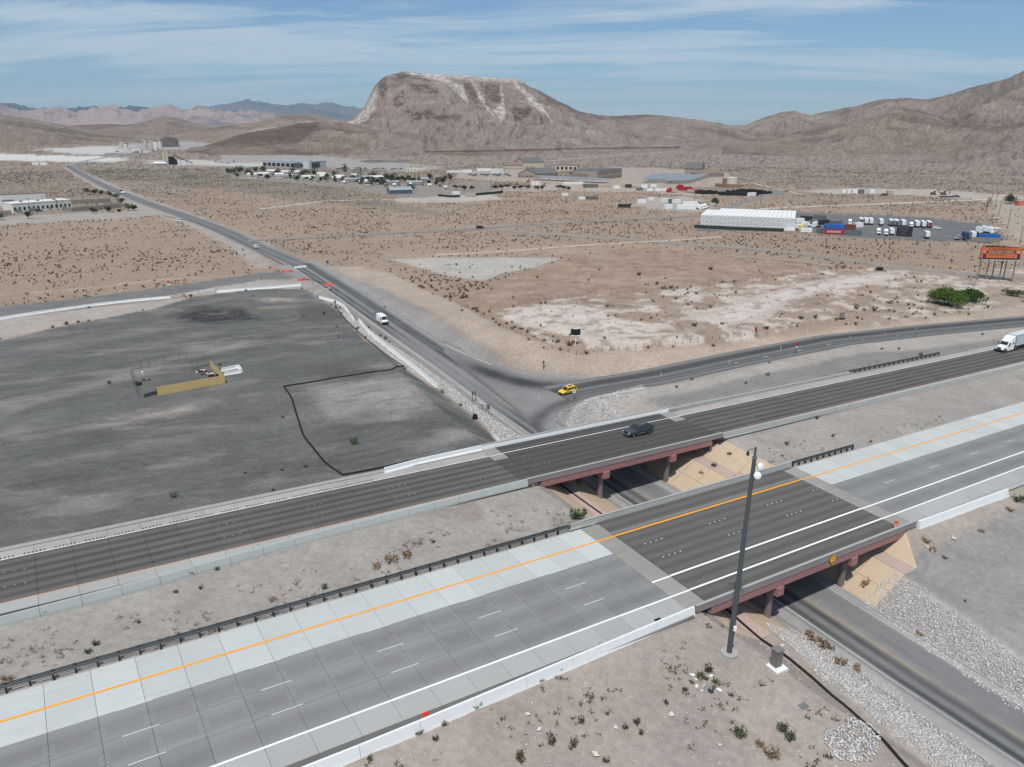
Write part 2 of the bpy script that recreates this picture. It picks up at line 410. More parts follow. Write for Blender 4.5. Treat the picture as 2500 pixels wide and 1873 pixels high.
# (outline on the photograph, colour, softness m, wobble m, shrub density per m2 or None to leave)
ZONES = [
  ('far', [(-400,340),(0,335),(700,330),(1500,330),(2700,340),(2700,400),(2212,410),(1750,405),(1600,395),(1000,365),(500,395),(300,420),(-400,440)], lin(163,150,137), 30, 20, .035),
  ('scrubband', [(180,380),(340,395),(520,415),(760,445),(1000,470),(900,450),(720,405),(560,385),(340,365),(200,360)], lin(150,140,125), 10, 10, .06),
  ('left_flat', [(-400,430),(0,345),(120,352),(280,440),(330,470),(180,462),(0,470),(-400,500)], lin(160,145,130), 12, 8, .06),
  ('compound_left', [(-60,478),(0,470),(120,462),(250,458),(300,450),(345,463),(300,470),(200,475),(0,487)], lin(180,172,164), 1.5, .8, 0),
  ('roadside_left', [(150,357),(250,410),(330,440),(400,466),(480,500),(560,545),(600,575),(560,585),(470,520),(400,488),(330,462),(280,446),(200,402),(135,362)], lin(180,171,162), 2, 1.5, .004),
  ('roadside_right', [(190,375),(260,405),(330,432),(400,455),(470,482),(560,518),(640,560),(700,580),(640,575),(560,540),(400,468),(300,434),(200,392)], lin(178,169,160), 2, 1.5, .004),
  ('mobile_home_yard', [(500,372),(620,380),(760,392),(900,400),(1060,395),(1070,420),(900,430),(850,422),(700,400),(500,385)], lin(158,150,142), 3, 3, .006),
  ('gravel_lot_far', [(480,330),(700,338),(880,352),(960,362),(900,372),(700,362),(480,352)], lin(176,170,164), 3, 3, .003),
  ('agency_yard', [(985,372),(1100,362),(1400,362),(1570,372),(1590,395),(1500,412),(1350,402),(1200,400),(1080,392),(985,385)], lin(184,170,160), 3, 2, .002),
  ('dirt_strip', [(1060,405),(1180,398),(1330,405),(1500,410),(1560,408),(1530,424),(1400,416),(1200,412),(1060,415)], lin(190,176,165), 2, 2, .004),
  ('trailer_yard', [(1365,445),(1400,428),(1480,425),(1555,440),(1520,458),(1450,456),(1380,450)], lin(184,176,168), 1.5, 1.5, 0),
  ('quarry_white_a', [(-200,336),(0,332),(110,336),(210,338),(280,342),(250,350),(120,349),(0,347),(-200,352)], lin(226,224,220), 16, 20, 0),
  ('quarry_white_b', [(90,322),(170,318),(260,316),(330,316),(300,326),(220,334),(140,332)], lin(212,208,203), 16, 22, 0),
  ('quarry_grey', [(250,312),(330,308),(420,306),(480,312),(460,322),(340,324),(260,322)], lin(178,174,170), 20, 24, 0),
  ('works_pale', [(320,346),(430,345),(520,352),(600,352),(640,358),(560,360),(430,358),(330,354)], lin(206,202,196), 10, 12, 0),
  ('dirt_lot_far', [(1730,412),(1850,406),(2020,410),(2160,420),(2330,425),(2330,445),(2130,437),(2080,428),(1900,420),(1770,418)], lin(192,183,174), 3, 3, 0),
  ('dark_scrap', [(1440,408),(1560,402),(1620,404),(1690,410),(1700,420),(1620,424),(1500,420)], lin(150,140,130), 2, 2, 0),
  ('apron', [(850,430),(950,425),(1060,420),(1090,430),(980,438),(860,437)], lin(196,188,178), 2, 1, 0),
  ('truck_yard', [(1500,500),(1510,480),(1590,455),(1640,450),(1790,462),(2000,470),(2130,484),(2175,515),(2150,525),(2000,521),(1850,514),(1700,498)], lin(124,124,125), 1.0, .6, 0),
  ('track_r', [(2130,430),(2212,425),(2400,440),(2400,520),(2200,530),(2150,470)], lin(184,170,156), 4, 4, .006),
  ('plain_edge', [(820,545),(1000,538),(1200,528),(1480,520),(1500,540),(1200,552),(1000,552),(850,560)], lin(178,158,140), 3, 2.5, .02),
  ('white_pad', [(840,560),(930,557),(1060,556),(1215,558),(1150,578),(1090,590),(1040,606),(965,596)], lin(194,188,181), 1.5, 1.0, .008),
  ('verge', [(610,565),(700,578),(780,575),(850,592),(985,655),(1100,715),(1180,755),(1250,765),(1420,755),(1600,738),(1800,712),(2000,690),(2212,655),(2700,600),(2700,640),(2212,690),(1900,715),(1600,770),(1420,812),(1250,822),(1150,800),(1050,760),(900,660),(760,600)], lin(190,173,158), 1.6, 1.2, .002),
  ('verge_grey', [(600,560),(640,572),(720,590),(830,625),(920,670),(1010,735),(1100,790),(1200,812),(1320,815),(1500,790),(1800,728),(2212,682),(2212,694),(1800,745),(1500,815),(1250,835),(1100,815),(1000,765),(850,680),(700,610)], lin(158,154,150), 1.6, 1.4, 0),
  ('brown_plot', [(985,655),(1035,625),(1100,600),(1210,560),(1350,535),(1460,537),(1560,545),(1700,560),(1785,584),(1500,620),(1210,645),(1060,672)], lin(170,145,127), .8, 1.0, .004),
  ('pale_plot', [(1060,672),(1210,645),(1500,620),(1785,584),(1900,578),(2000,588),(2030,600),(1960,640),(1840,680),(1640,732),(1420,752),(1250,764),(1180,742)], lin(174,154,138), .8, 1.0, .006),
  ('chalk_a', [(1075,678),(1160,658),(1260,660),(1330,690),(1430,705),(1420,725),(1330,730),(1290,720),(1200,725),(1140,705)], lin(220,209,199), 2, 2.4, .001),
  ('chalk_b', [(1480,690),(1560,665),(1640,640),(1720,622),(1850,600),(1960,588),(1900,610),(1780,632),(1690,650),(1640,685),(1560,705)], lin(218,208,199), 2, 2.2, .001),
  ('plot_right', [(1900,640),(2000,590),(2212,580),(2600,570),(2600,620),(2212,655),(2000,690),(1850,705),(1880,660)], lin(176,158,143), 3, 3, .01),
  ('slip_verge', [(1215,915),(1230,880),(1330,848),(1500,812),(1700,765),(1900,728),(2212,700),(2700,640),(2700,700),(2212,765),(1930,800),(1445,897),(1240,935)], lin(184,176,168), 1.0, .8, .003),
  ('slip_grey', [(1390,872),(1500,845),(1700,795),(1880,762),(2000,755),(2212,722),(2212,745),(1950,790),(1800,815),(1440,893)], lin(150,147,145), 1.4, 1.2, .003),
  ('left_slip', [(-400,722),(0,664),(300,628),(470,603),(560,590),(640,586),(672,596),(640,612),(560,612),(470,618),(380,640),(0,690),(-400,745)], lin(132,131,131), .7, .5, 0),
  ('left_pale', [(380,636),(470,620),(560,606),(640,602),(690,615),(660,625),(560,626),(420,640)], lin(184,176,168), .7, .5, 0),
  ('lot_pale', [(-400,745),(0,688),(300,655),(400,643),(412,650),(330,668),(150,700),(0,735),(-400,800)], lin(186,177,168), .9, .6, .001),
  ('right_gravel', [(1990,1192),(2060,1166),(2140,1125),(2212,1092),(2700,900),(2700,1800),(2212,1425),(2070,1325),(1935,1235)], lin(160,157,155), .8, .5, 0),
  ('rip_a', [(1935,1235),(2070,1325),(2212,1425),(2450,1590),(2450,1740),(2212,1545),(2050,1435),(1930,1355),(1862,1300),(1895,1262)], lin(196,190,184), .4, .3, 0),
  ('rip_b', [(1650,1342),(1720,1362),(1790,1405),(1900,1470),(2000,1548),(2100,1622),(2180,1685),(2060,1690),(1960,1612),(1860,1530),(1780,1465),(1700,1390)], lin(194,187,180), .4, .3, 0),
  ('lot', [(-500,800),(0,737),(150,702),(330,668),(420,641),(560,624),(660,625),(700,642),(725,668),(790,735),(870,797),(945,842),(1000,880),(1040,920),(1082,948),(1050,968),(960,988),(830,1021),(0,1205),(-500,1330)], GRAVEL, .5, .35, .0006),
  ('riprap_lot', [(690,640),(712,648),(790,708),(880,765),(960,822),(1040,885),(1120,938),(1160,962),(1082,962),(1045,915),(945,838),(870,792),(790,730),(727,664)], lin(192,186,180), .5, .3, 0),
  ('dark_wedge', [(1203,912),(1212,886),(1245,876),(1275,866),(1250,884),(1228,902),(1234,925),(1244,942),(1226,938)], lin(112,111,110), .4, .3, 0),
  ('riprap_slip', [(1228,935),(1222,905),(1240,880),(1330,845),(1390,828),(1400,850),(1330,870),(1345,900),(1380,915),(1260,940)], lin(196,190,184), .5, .3, 0),
]
TRACKS = [ # dirt tracks: line, colour, half width m
  ([(560,452),(708,434),(800,432),(900,430),(1000,433)], lin(204,194,184), 2.2),
  ([(940,552),(1100,543),(1250,531),(1450,520),(1560,512)], lin(200,184,168), 2.0),
  ([(0,342),(80,343),(160,345),(270,346)], lin(222,219,215), 9), ([(70,325),(150,320),(240,318),(300,315)], lin(214,210,205), 9),
  ([(300,346),(420,352),(520,360)], lin(206,200,194), 4),
  ([(0,362),(60,360),(120,356)], lin(196,180,164), 4),
  ([(880,366),(960,360),(1000,358)], lin(192,180,168), 3),
  ([(1000,352),(1150,351),(1250,342),(1330,336),(1420,330),(1600,318)], lin(200,190,180), 3),
  ([(1640,452),(1750,446),(1850,443),(2000,437),(2110,432),(2212,428)], lin(205,196,186), 3.4),
  ([(1590,400),(1620,395),(1730,420),(1800,425)], lin(196,186,176), 2),
  ([(1500,640),(1640,625),(1750,610),(1860,596),(1960,585)], lin(206,194,184), 1.5),
  ([(1640,640),(1750,612),(1900,590)], lin(202,190,180), 1.2),
  ([(1620,650),(1690,655),(1640,690),(1560,700)], lin(206,194,184), 1.8),
  ([(1470,690),(1560,670),(1650,640)], lin(204,190,178), 1.6),
  ([(0,636),(180,625),(330,606),(420,600)], lin(192,172,154), 1.6),
  ([(1480,548),(1560,552),(1700,562),(1800,575)], lin(172,160,148), 1.6),
]
_zw = []
for nm, poly, c, soft, wob, dens in ZONES:
    W = ats(poly)[:, :2]; _zw.append((nm, W, np.array(c), soft, wob, dens))
_tw = [(ats(p)[:, :2], np.array(c), w) for p, c, w in TRACKS if p[0][1] > 560]
# the lot: tyre-worn streaks, a dark patch where gravel was stockpiled, pale wash-outs
LOT_MARKS = [([(330,905),(250,925),(150,930),(300,890),(420,868),(470,862),(420,890)], lin(168,156,147), .75),
             ([(680,840),(800,815),(900,825),(930,880),(860,905),(800,880),(720,905),(700,885)], lin(160,154,148), .55),
             ([(800,700),(830,735),(870,785),(885,795),(850,770),(800,720)], lin(170,162,154), .6),
             ([(375,680),(440,660),(540,668),(560,690),(480,700),(400,697)], lin(56,56,56), .95),
             ([(640,648),(700,650),(760,690),(730,700),(650,690)], lin(78,77,76), .6),
             ([(570,645),(640,643),(690,646),(650,652),(580,652)], lin(182,168,156), .7),
             ([(860,965),(960,920),(1040,945),(990,968),(900,985)], lin(146,143,140), .5),
             ([(650,790),(740,785),(810,800),(760,815),(670,808)], lin(76,75,74), .6),
             ([(0,760),(120,735),(330,700),(380,705),(200,740),(0,790)], lin(120,119,118), .5),
             ([(0,870),(200,820),(430,745),(560,735),(420,775),(220,840),(0,900)], lin(142,138,134), .55)]
_lw = [(ats(p)[:, :2], np.array(c), a) for p, c, a in LOT_MARKS]
def IN_LOT(x, y):
    W = [z for z in _zw if z[0] in ('lot',)][0][1]
    return poly_sd(x, y, W) > 0
def blend(C, sel, a, c):
    C[sel] = C[sel]*(1-a[:, None]) + c*a[:, None]
def soil(x, y):
    """colour and shrub density of the ground"""
    N = len(x); C = np.tile(np.array(TAN), (N, 1)); D = np.full(N, .07)
    r = np.hypot(x, y); u, v = uv_of(x, y)
    C *= (0.90+0.2*fbm(x/60, y/60, 21, 4))[:, None]
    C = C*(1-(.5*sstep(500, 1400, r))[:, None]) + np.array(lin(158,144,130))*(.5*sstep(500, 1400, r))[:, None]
    wx = (fbm(x/3, y/3, 41, 3)-.5)*2; wx2 = (fbm(x/14, y/14, 43, 3)-.5)*2
    def zone(W, soft, wob):
        b0 = W.min(0)-soft*2-wob*2-1; b1 = W.max(0)+soft*2+wob*2+1
        sel = np.where((x > b0[0]) & (x < b1[0]) & (y > b0[1]) & (y < b1[1]))[0]
        if not len(sel): return sel, None
        sd = poly_sd(x[sel], y[sel], W) + (wx[sel]*.5+wx2[sel])*wob
        return sel, sstep(-soft, soft, sd)
    # freeway surroundings first
    m = (v > 76.5) & (v < 93)
    C[m] = np.array(MEDIAN)*(0.93+.14*fbm(x[m]/4, y[m]/4, 61, 3))[:, None]; D[m] = .0015
    br = sstep(.55, .75, fbm(x/7, y/5, 71, 4)) * ((v > 77) & (v < 92)) * sstep(30, 62, u)*(1-sstep(100, 125, u))*.75
    C = C*(1-br[:, None]) + np.array(lin(150,134,120))*br[:, None]
    m = v < 56
    C[m] = np.array(lin(178,167,158))*(0.9+.2*fbm(x[m]/6, y[m]/6, 63, 4))[:, None]; D[m] = .0
    for nm, W, c, soft, wob, dens in _zw:
        sel, a = zone(W, soft, wob)
        if a is None: continue
        cc = c*(0.93+0.14*fbm(x[sel]/5, y[sel]/5, 77, 3))[:, None]
        if nm in ('pale_plot', 'chalk_a', 'chalk_b', 'brown_plot', 'plot_right'):
            k = sstep(.47, .62, fbm(x[sel]/5.5, y[sel]/5.5, 88, 5, .6))*(.85 if nm != 'brown_plot' else .2)
            cc = cc*(1-k[:, None]) + np.array(lin(216,205,195))*k[:, None]
            k = sstep(.55, .7, fbm(x[sel]/4, y[sel]/4, 93, 5, .6))*.55
            cc = cc*(1-k[:, None]) + np.array(lin(140,122,108))*k[:, None]
        blend(C, sel, a, cc)
        if dens is not None: D[sel] = D[sel]*(1-a)+dens*a
        if nm == 'lot':
            us, vs = uv_of(x[sel], y[sel])
            s1 = fbm(us/11+wx2[sel]*.8, vs/2.2+wx2[sel]*1.6, 101, 5, .6)-.5
            s2 = fbm(us/40, vs/9, 105, 3)-.5
            k = 1 + s1*.42 + s2*.35
            C[sel] = C[sel]*(1-a[:, None]) + C[sel]*a[:, None]*k[:, None]
            wv = vs+6*np.sin(us/38)+wx2[sel]*2.2
            tr = np.clip(np.sin(wv*2.6)*.5+.5, 0, 1)**6*sstep(.45, .62, fbm(us/22, vs/7, 115, 3))
            ring = np.clip(np.sin(np.hypot(us-38, vs-150)*2.2+wx2[sel]*3)*.5+.5, 0, 1)**6*sstep(.5, .66, fbm(us/15, vs/15, 117, 3))
            C[sel] = C[sel]*(1-(.16*tr+.14*ring)*a)[:, None]
            pal = sstep(.54, .75, fbm(us/16, vs/6+us/30, 111, 5, .6))*.30*a
            blend(C, sel, pal, np.array(lin(158,150,142)))
            for Wl, cl_, am in _lw:
                s_, a_ = zone(Wl, 3.0, 3.2)
                if a_ is None: continue
                u2, v2 = uv_of(x[s_], y[s_])
                a_ = a_*am*sstep(.12, .55, fbm(u2/8, v2/2.0, 121, 5, .68))
                blend(C, s_, a_, cl_)
    for W, c, w in _tw:
        b0 = W.min(0)-w*3-4; b1 = W.max(0)+w*3+4
        sel = np.where((x > b0[0]) & (x < b1[0]) & (y > b0[1]) & (y < b1[1]))[0]
        if not len(sel): continue
        d = line_d(x[sel], y[sel], W) + wx[sel]*w*.3
        ww = np.maximum(w, np.hypot(x[sel], y[sel])*.0010)
        a = 1-sstep(ww*.6, ww*1.4, d)
        blend(C, sel, a*.85, c); D[sel] *= 1-a
    # soil washed pale beside the cross road, darker bed under riprap
    s = np.abs(u-road_u(v)-.2)-6.4
    k = (1-sstep(1.5, 6, s))*(v > -60)*(v < 335)*.75
    C = C*(1-k[:, None]) + np.array(lin(168,164,160))*k[:, None]
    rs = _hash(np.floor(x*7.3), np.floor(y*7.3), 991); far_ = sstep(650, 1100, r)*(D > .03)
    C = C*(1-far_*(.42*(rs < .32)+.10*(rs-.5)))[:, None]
    C = C*np.where(IN_LOT(x, y), 1.0, .74)[:, None]
    return np.clip(C, .01, .9), D

m_ground, nt, b = newmat('desert_soil')
att = nt.nodes.new('ShaderNodeVertexColor'); att.layer_name = 'col'
geo = nt.nodes.new('ShaderNodeNewGeometry'); pos = geo.outputs['Position']
sep = nt.nodes.new('ShaderNodeSeparateXYZ'); nt.links.new(pos, sep.inputs[0])
k1 = _noise(nt, pos, 9.0, 3, 0.75); k2 = _noise(nt, pos, 1.1, 5, 0.7); k3 = _noise(nt, pos, 0.12, 4, 0.6)
k = _math(nt, 'ADD', _math(nt, 'MULTIPLY', k1, 0.75), 0.625)
k = _math(nt, 'MULTIPLY', k, _math(nt, 'ADD', _math(nt, 'MULTIPLY', k2, 0.9), 0.55))
k = _math(nt, 'MULTIPLY', k, _math(nt, 'ADD', _math(nt, 'MULTIPLY', k3, 0.5), 0.75))
cm = nt.nodes.new('ShaderNodeCombineColor')
for i in range(3): nt.links.new(k, cm.inputs[i])
c = _mix(nt, 1.0, att.outputs['Color'], cm.outputs[0], 'MULTIPLY')
# pebbles: scattered light and dark stones
vor = nt.nodes.new('ShaderNodeTexVoronoi'); vor.inputs['Scale'].default_value = 2.6; nt.links.new(pos, vor.inputs['Vector'])
vs = nt.nodes.new('ShaderNodeSeparateColor'); nt.links.new(vor.outputs['Color'], vs.inputs[0])
st = _math(nt, 'MULTIPLY', _math(nt, 'LESS_THAN', vor.outputs['Distance'], 0.22), _math(nt, 'GREATER_THAN', vs.outputs[0], 0.72))
c = _mix(nt, _math(nt, 'MULTIPLY', st, 0.45), c, _mix(nt, vs.outputs[1], (0.5, 0.47, 0.44), (0.12, 0.1, 0.09)))
nt.links.new(c, b.inputs['Base Color'])
b.inputs['Roughness'].default_value = 0.95; b.inputs['Specular IOR Level'].default_value = 0.12
bmp = nt.nodes.new('ShaderNodeBump'); bmp.inputs['Strength'].default_value = 0.55; bmp.inputs['Distance'].default_value = 0.08
nt.links.new(_noise(nt, pos, 3.2, 5, 0.75), bmp.inputs['Height']); nt.links.new(bmp.outputs[0], b.inputs['Normal'])

NA, NRW = 940, 580
az = np.radians(np.linspace(-47, 47, NA))
dep = np.radians(np.r_[np.linspace(66, 46, 40, endpoint=False), np.linspace(46, 1.0, NRW-40)])
rr = 57.0/np.tan(dep)
A_, R_ = np.meshgrid(az, rr)
gx, gy = (R_*np.sin(A_)).ravel(), (R_*np.cos(A_)).ravel()
gz = terrain(gx, gy)
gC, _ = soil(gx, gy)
def gridfaces(nr, nc):
    i = np.arange((nr-1)*nc).reshape(nr-1, nc)[:, :-1].ravel()
    return np.c_[i, i+1, i+nc+1, i+nc]
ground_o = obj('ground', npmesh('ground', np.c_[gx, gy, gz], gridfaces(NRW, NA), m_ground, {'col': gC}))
tag(ground_o, 'tan desert ground with gravel lots and pale dirt verges', 'ground', kind='structure')
# the plain beyond, out to the horizon
n = 96; rf = np.array([2600., 4000, 6000, 9000, 15000, 28000]); af = np.linspace(-math.pi, math.pi, n)
AA, RR = np.meshgrid(af, rf)
px_, py_ = (RR*np.sin(AA)).ravel(), (RR*np.cos(AA)).ravel()
plain_o = obj('plain', npmesh('plain', np.c_[px_, py_, np.full(len(px_), PLAIN-1.2)], gridfaces(len(rf), n), m_ground, {'col': np.tile(np.array(lin(132,121,110)), (len(px_), 1))}))
tag(plain_o, 'wide desert plain running to the far mountains', 'plain', kind='structure')

# ------------------------------------------------------------------ hills and mountains
def px_of(x, y, z):
    zz = z-CAM_Z; dd = y*_c - zz*_s; up = y*_s + zz*_c
    return (1250+F_PX*x/dd)/KPX, (936.5-F_PX*up/dd)/KPX
m_rock, nt, b = newmat('hill_rock')
att = nt.nodes.new('ShaderNodeVertexColor'); att.layer_name = 'col'
geo = nt.nodes.new('ShaderNodeNewGeometry'); pos = geo.outputs['Position']
k1 = _noise(nt, pos, 0.16, 4, 0.85); k2 = _noise(nt, pos, 0.025, 6, 0.7)
k = _math(nt, 'MULTIPLY', _math(nt, 'ADD', _math(nt, 'MULTIPLY', k1, 1.5), 0.25), _math(nt, 'ADD', _math(nt, 'MULTIPLY', k2, 1.0), 0.5))
cm = nt.nodes.new('ShaderNodeCombineColor')
for i in range(3): nt.links.new(k, cm.inputs[i])
nt.links.new(_mix(nt, 1.0, att.outputs['Color'], cm.outputs[0], 'MULTIPLY'), b.inputs['Base Color'])
b.inputs['Roughness'].default_value = 1.0; b.inputs['Specular IOR Level'].default_value = 0.05
bmp = nt.nodes.new('ShaderNodeBump'); bmp.inputs['Strength'].default_value = 1.0; bmp.inputs['Distance'].default_value = 9.0
nt.links.new(_noise(nt, pos, 0.05, 7, 0.72), bmp.inputs['Height']); nt.links.new(bmp.outputs[0], b.inputs['Normal'])

def hill(name, label, sky_px, R0, foot, back, na, nr, amp, colour, prof=1.35, rough=200., seed=0, foot_z=PLAIN-2, crest_noise=0.0, foot_px=None):
    """a hill with its own depth: crest line at distance R0, skirts running down to the plain before and behind it"""
    S = np.array(sky_px, float); xs = np.linspace(S[0, 0], S[-1, 0], na)
    ys = np.interp(xs, S[:, 0], S[:, 1])
    D = rays(np.c_[xs, ys]); hor = np.hypot(D[:, 0], D[:, 1]); azs = np.arctan2(D[:, 0], D[:, 1])
    R0a = (np.interp(xs, *zip(*R0)) if isinstance(R0, list) else np.full(na, R0))
    R0a = R0a*(1+.05*(fbm(xs/70, xs*0, seed+5, 3)-.5))
    H = CAM_Z + R0a*D[:, 2]/hor
    H = H + crest_noise*(fbm(xs/9, xs*0+3, seed+9, 4)-.5)
    fa = (np.interp(xs, *zip(*foot)) if isinstance(foot, list) else np.full(na, foot))
    nf = int(nr*.75); t = np.r_[np.linspace(0, 1, nf), 1+np.linspace(0, 1, nr-nf+1)[1:]]
    T, HH = np.meshgrid(t, H, indexing='ij'); FA = fa[None, :]; R0g = R0a[None, :]; AZ = np.broadcast_to(azs[None, :], T.shape)
    r = np.where(T <= 1, FA+(R0g-FA)*T, R0g+(back-R0g)*(T-1))
    p = np.where(T <= 1, prof(T) if callable(prof) else np.clip(T, 0, 1)**prof, np.clip(2-T, 0, 1)**.9)
    x, y = r*np.sin(AZ), r*np.cos(AZ)
    w = 4*p*(1-p)*.5+.5*np.sin(np.clip(T, 0, 1)*np.pi)
    wx_ = (fbm(x/(rough*1.5), y/(rough*1.5), seed+31, 3)-.5)*rough
    nse = ridged((x+wx_)/rough, (y+wx_)/rough, seed+1, 6)-.62
    z = foot_z + (HH-foot_z)*p + amp*nse*w*np.clip((HH-foot_z)/60, .12, 1)
    hs = np.clip((HH-foot_z)/120, .1, 1)
    ax = AZ*R0g + (fbm(r/(rough*.9), AZ*R0g/(rough*.9), seed+41, 3)-.5)*rough*.7
    gl = ridged(ax/(rough*.30), r/(rough*1.9), seed+51, 4)-.6
    z = z - amp*.38*gl*np.sin(np.clip(T, 0, 1)**.8*np.pi)**.7*hs
    z = z + amp*.16*(ridged(x/(rough*.16), y/(rough*.16), seed+3, 3)-.6)*w*hs
    nse = nse - gl*.7
    V = np.c_[x.ravel(), y.ravel(), z.ravel()]
    hx, hy = px_of(V[:, 0], V[:, 1], V[:, 2])
    C = colour(V[:, 0], V[:, 1], V[:, 2], hx, hy, nse.ravel())
    if R0a.max() < 6000: C = C*(.80+.36*NR.random(len(C))**.8)[:, None]
    me = npmesh(name, V, gridfaces(len(t), na), m_rock, {'col': np.clip(C*.70, .01, .9)})
    return tag(obj(name, me), label, 'hill' if 'hill' in name or 'mesa' in name else 'mountain', kind='structure')
def rockcol(base, dark, light, seed, sc):
    base, dark, light = (np.array(lin(*c)) for c in (base, dark, light))
    def f(x, y, z, hx, hy, n):
        C = np.tile(base, (len(x), 1))
        k = sstep(.5, .72, fbm(x/sc+z/(sc*.2), y/sc, seed, 5, .6))[:, None]*.75; C = C*(1-k)+dark*k
        k = sstep(.58, .78, fbm(x/sc*1.7, y/sc*1.7+z/(sc*.15), seed+7, 5, .6))[:, None]*.5; C = C*(1-k)+light*k
        return C*(1+np.clip(n, -.35, .35)*.35)[:, None]
    return f
_mesa = rockcol((166,152,142), (124,110,102), (186,174,163), 201, 160.)
SCREE = [[(880,158),(960,163),(1000,190),(985,185),(930,172)], [(955,165),(1000,185),(1012,222),(1000,215),(975,188)], [(1018,175),(1030,185),(1050,225),(1075,258),(1062,250),(1035,215)],
         [(1080,180),(1090,215),(1092,258),(1080,262),(1060,232),(1082,225)], [(1100,170),(1140,195),(1180,240),(1195,265),(1150,225)], [(870,156),(1000,160),(1125,168),(1135,180),(1060,176),(980,170),(900,163)],
         [(800,205),(815,190),(812,240),(790,262),(760,265),(790,235)], [(745,262),(800,258),(770,268),(750,270)]]
DARKS = [[(820,172),(835,168),(838,200),(825,215),(818,190)], [(848,215),(870,195),(880,210),(868,230),(850,235)], [(1000,178),(1020,180),(1040,215),(1030,225),(1010,205)], [(1035,178),(1080,185),(1085,225),(1060,220),(1040,195)],
         [(880,180),(920,182),(950,200),(930,202),(890,195)], [(1105,230),(1150,235),(1140,255),(1110,262)], [(870,240),(930,238),(940,255),(890,262)], [(930,245),(1000,250),(990,262),(940,262)], [(850,160),(875,154),(890,165),(860,172)]]
def mesacol(x, y, z, hx, hy, n):
    C = _mesa(x, y, z, hx, hy, n)
    wob = (fbm(x/25, y/25+z/15, 301, 4)-.5)*16
    for S_, c, am in [(DARKS, lin(108,94,87), .9), (SCREE, lin(226,218,210), .95)]:
        for P in S_:
            P = np.array(P); b0, b1 = P.min(0)-8, P.max(0)+8
            sel = np.where((hx > b0[0]) & (hx < b1[0]) & (hy > b0[1]) & (hy < b1[1]))[0]
            if len(sel):
                a = sstep(-2.5, 3.0, poly_sd(hx[sel], hy[sel], P)+wob[sel]*.35)*am
                a = a*sstep(.28, .55, fbm(x[sel]/9, y[sel]/9+z[sel]/7, 305, 3))
                blend(C, sel, a, np.array(c))
    g = sstep(300, 345, hy)*.35; C = C*(1-g[:, None])+np.array(lin(160,146,133))*g[:, None]
    # railway cut: a dark level line along the foot
    ln = np.interp(hx, [420, 700, 720, 925, 1100, 1260, 1420, 1600], [324, 327, 328, 328, 325, 321, 319, 318])
    a = (1-sstep(1.0, 2.2, np.abs(hy-ln)))*.8*((hx < 735) | (hx > 915))*(hx < 1470)
    return C*(1-a[:, None])+np.array(lin(92,84,78))*a[:, None]
mprof = lambda T: np.clip(np.interp(T, [0, .12, .3, .5, .66, .8, .9, .96, 1], [0, .05, .17, .36, .55, .73, .87, .96, 1.0]), 0, 1)
hill('mesa_hill', 'flat-topped mesa of pinkish rock with pale scree chutes', [(735,300),(745,268),(760,256),(772,246),(786,232),(796,215),(800,203),(808,188),(818,176),(830,166),(845,161),(862,157),(875,153.5),(888,156),(915,159),(960,161.5),(1000,163.5),(1060,168),(1120,170.5),(1132,178),(1142,186),(1160,193),(1200,215),(1250,240),(1290,249),(1330,250.5),(1400,247),(1450,252),(1500,258),(1550,265),(1580,273),(1600,285),(1650,303),(1700,318)],
     [(735,2300),(800,2450),(1125,2550),(1300,2600),(1700,2500)], [(735,1900),(800,1500),(1000,1450),(1300,1550),(1600,1800),(1700,1900)], 3500, 860, 340, 72, mesacol, mprof, 210., 400, crest_noise=3.0)
def lefthill(x, y, z, hx, hy, n):
    C = rockcol((158,142,130), (120,106,97), (172,158,146), 221, 120.)(x, y, z, hx, hy, n)
    a = sstep(-6, 8, poly_sd(hx, hy, np.array([(430,318),(520,288),(600,272),(690,262),(690,275),(670,292),(640,312),(540,316)]))+(fbm(x/40, y/40, 311, 4)-.5)*18)
    return C*(1-a[:, None]*.75)+np.array(lin(104,92,86))*a[:, None]*.75
hill('dark_hill', 'dark brown hill in front of the mesa', [(395,326),(430,319),(470,306),(520,290),(560,282),(600,275),(650,266),(685,263),(700,262),(735,263),(770,270),(820,285),(900,310),(960,326)], 1900, 1550, 2300, 300, 110, 34, lefthill, 1.2, 120., 430)
hill('low_hill', 'low brown mound at the foot of the mesa', [(860,364),(900,352),(940,347),(980,349),(1030,347),(1080,352),(1130,358),(1180,366)], 1320, 1150, 1480, 160, 60, 6, rockcol((146,128,115), (112,98,89), (160,146,132), 241, 60.), 1.2, 60., 450)
hill('gravel_hill', 'grey gravel heap beside the low brown mound', [(700,362),(760,350),(800,345),(840,347),(880,345),(930,362)], 1280, 1180, 1380, 110, 50, 4, rockcol((150,142,136), (128,120,114), (184,176,168), 243, 40.), 1.1, 40., 455)  # the heap's own grey gravel tones, mottled by noise
hill('right_hill', 'long grey-brown hill rising at the right', [(1585,284),(1610,272),(1640,258),(1690,241),(1720,240),(1745,250),(1780,242),(1850,229),(1900,215),(1960,211.5),(2000,215),(2050,205),(2080,194),(2110,186),(2150,177),(2180,168),(2212,153),(2300,110),(2450,80),(2650,95),(2900,170)],
     [(1585,3300),(1750,3000),(2000,2500),(2212,2200),(2900,2100)], [(1585,2100),(1750,1750),(2000,1350),(2212,1200),(2900,1200)], 4200, 800, 340, 95, rockcol((166,152,141), (126,112,104), (182,169,156), 261, 190.), lambda T: np.clip(T, 0, 1)**1.55, 260., 460, crest_noise=3.0)
hill('right_hill_spur', 'brown spur running down from the right hill', [(1560,318),(1660,300),(1760,288),(1850,262),(1930,232),(1985,236),(2040,262),(2130,285),(2260,300)], 1900, 1500, 2500, 300, 120, 55, rockcol((162,147,134), (128,114,104), (176,162,150), 271, 150.), 1.35, 180., 470)
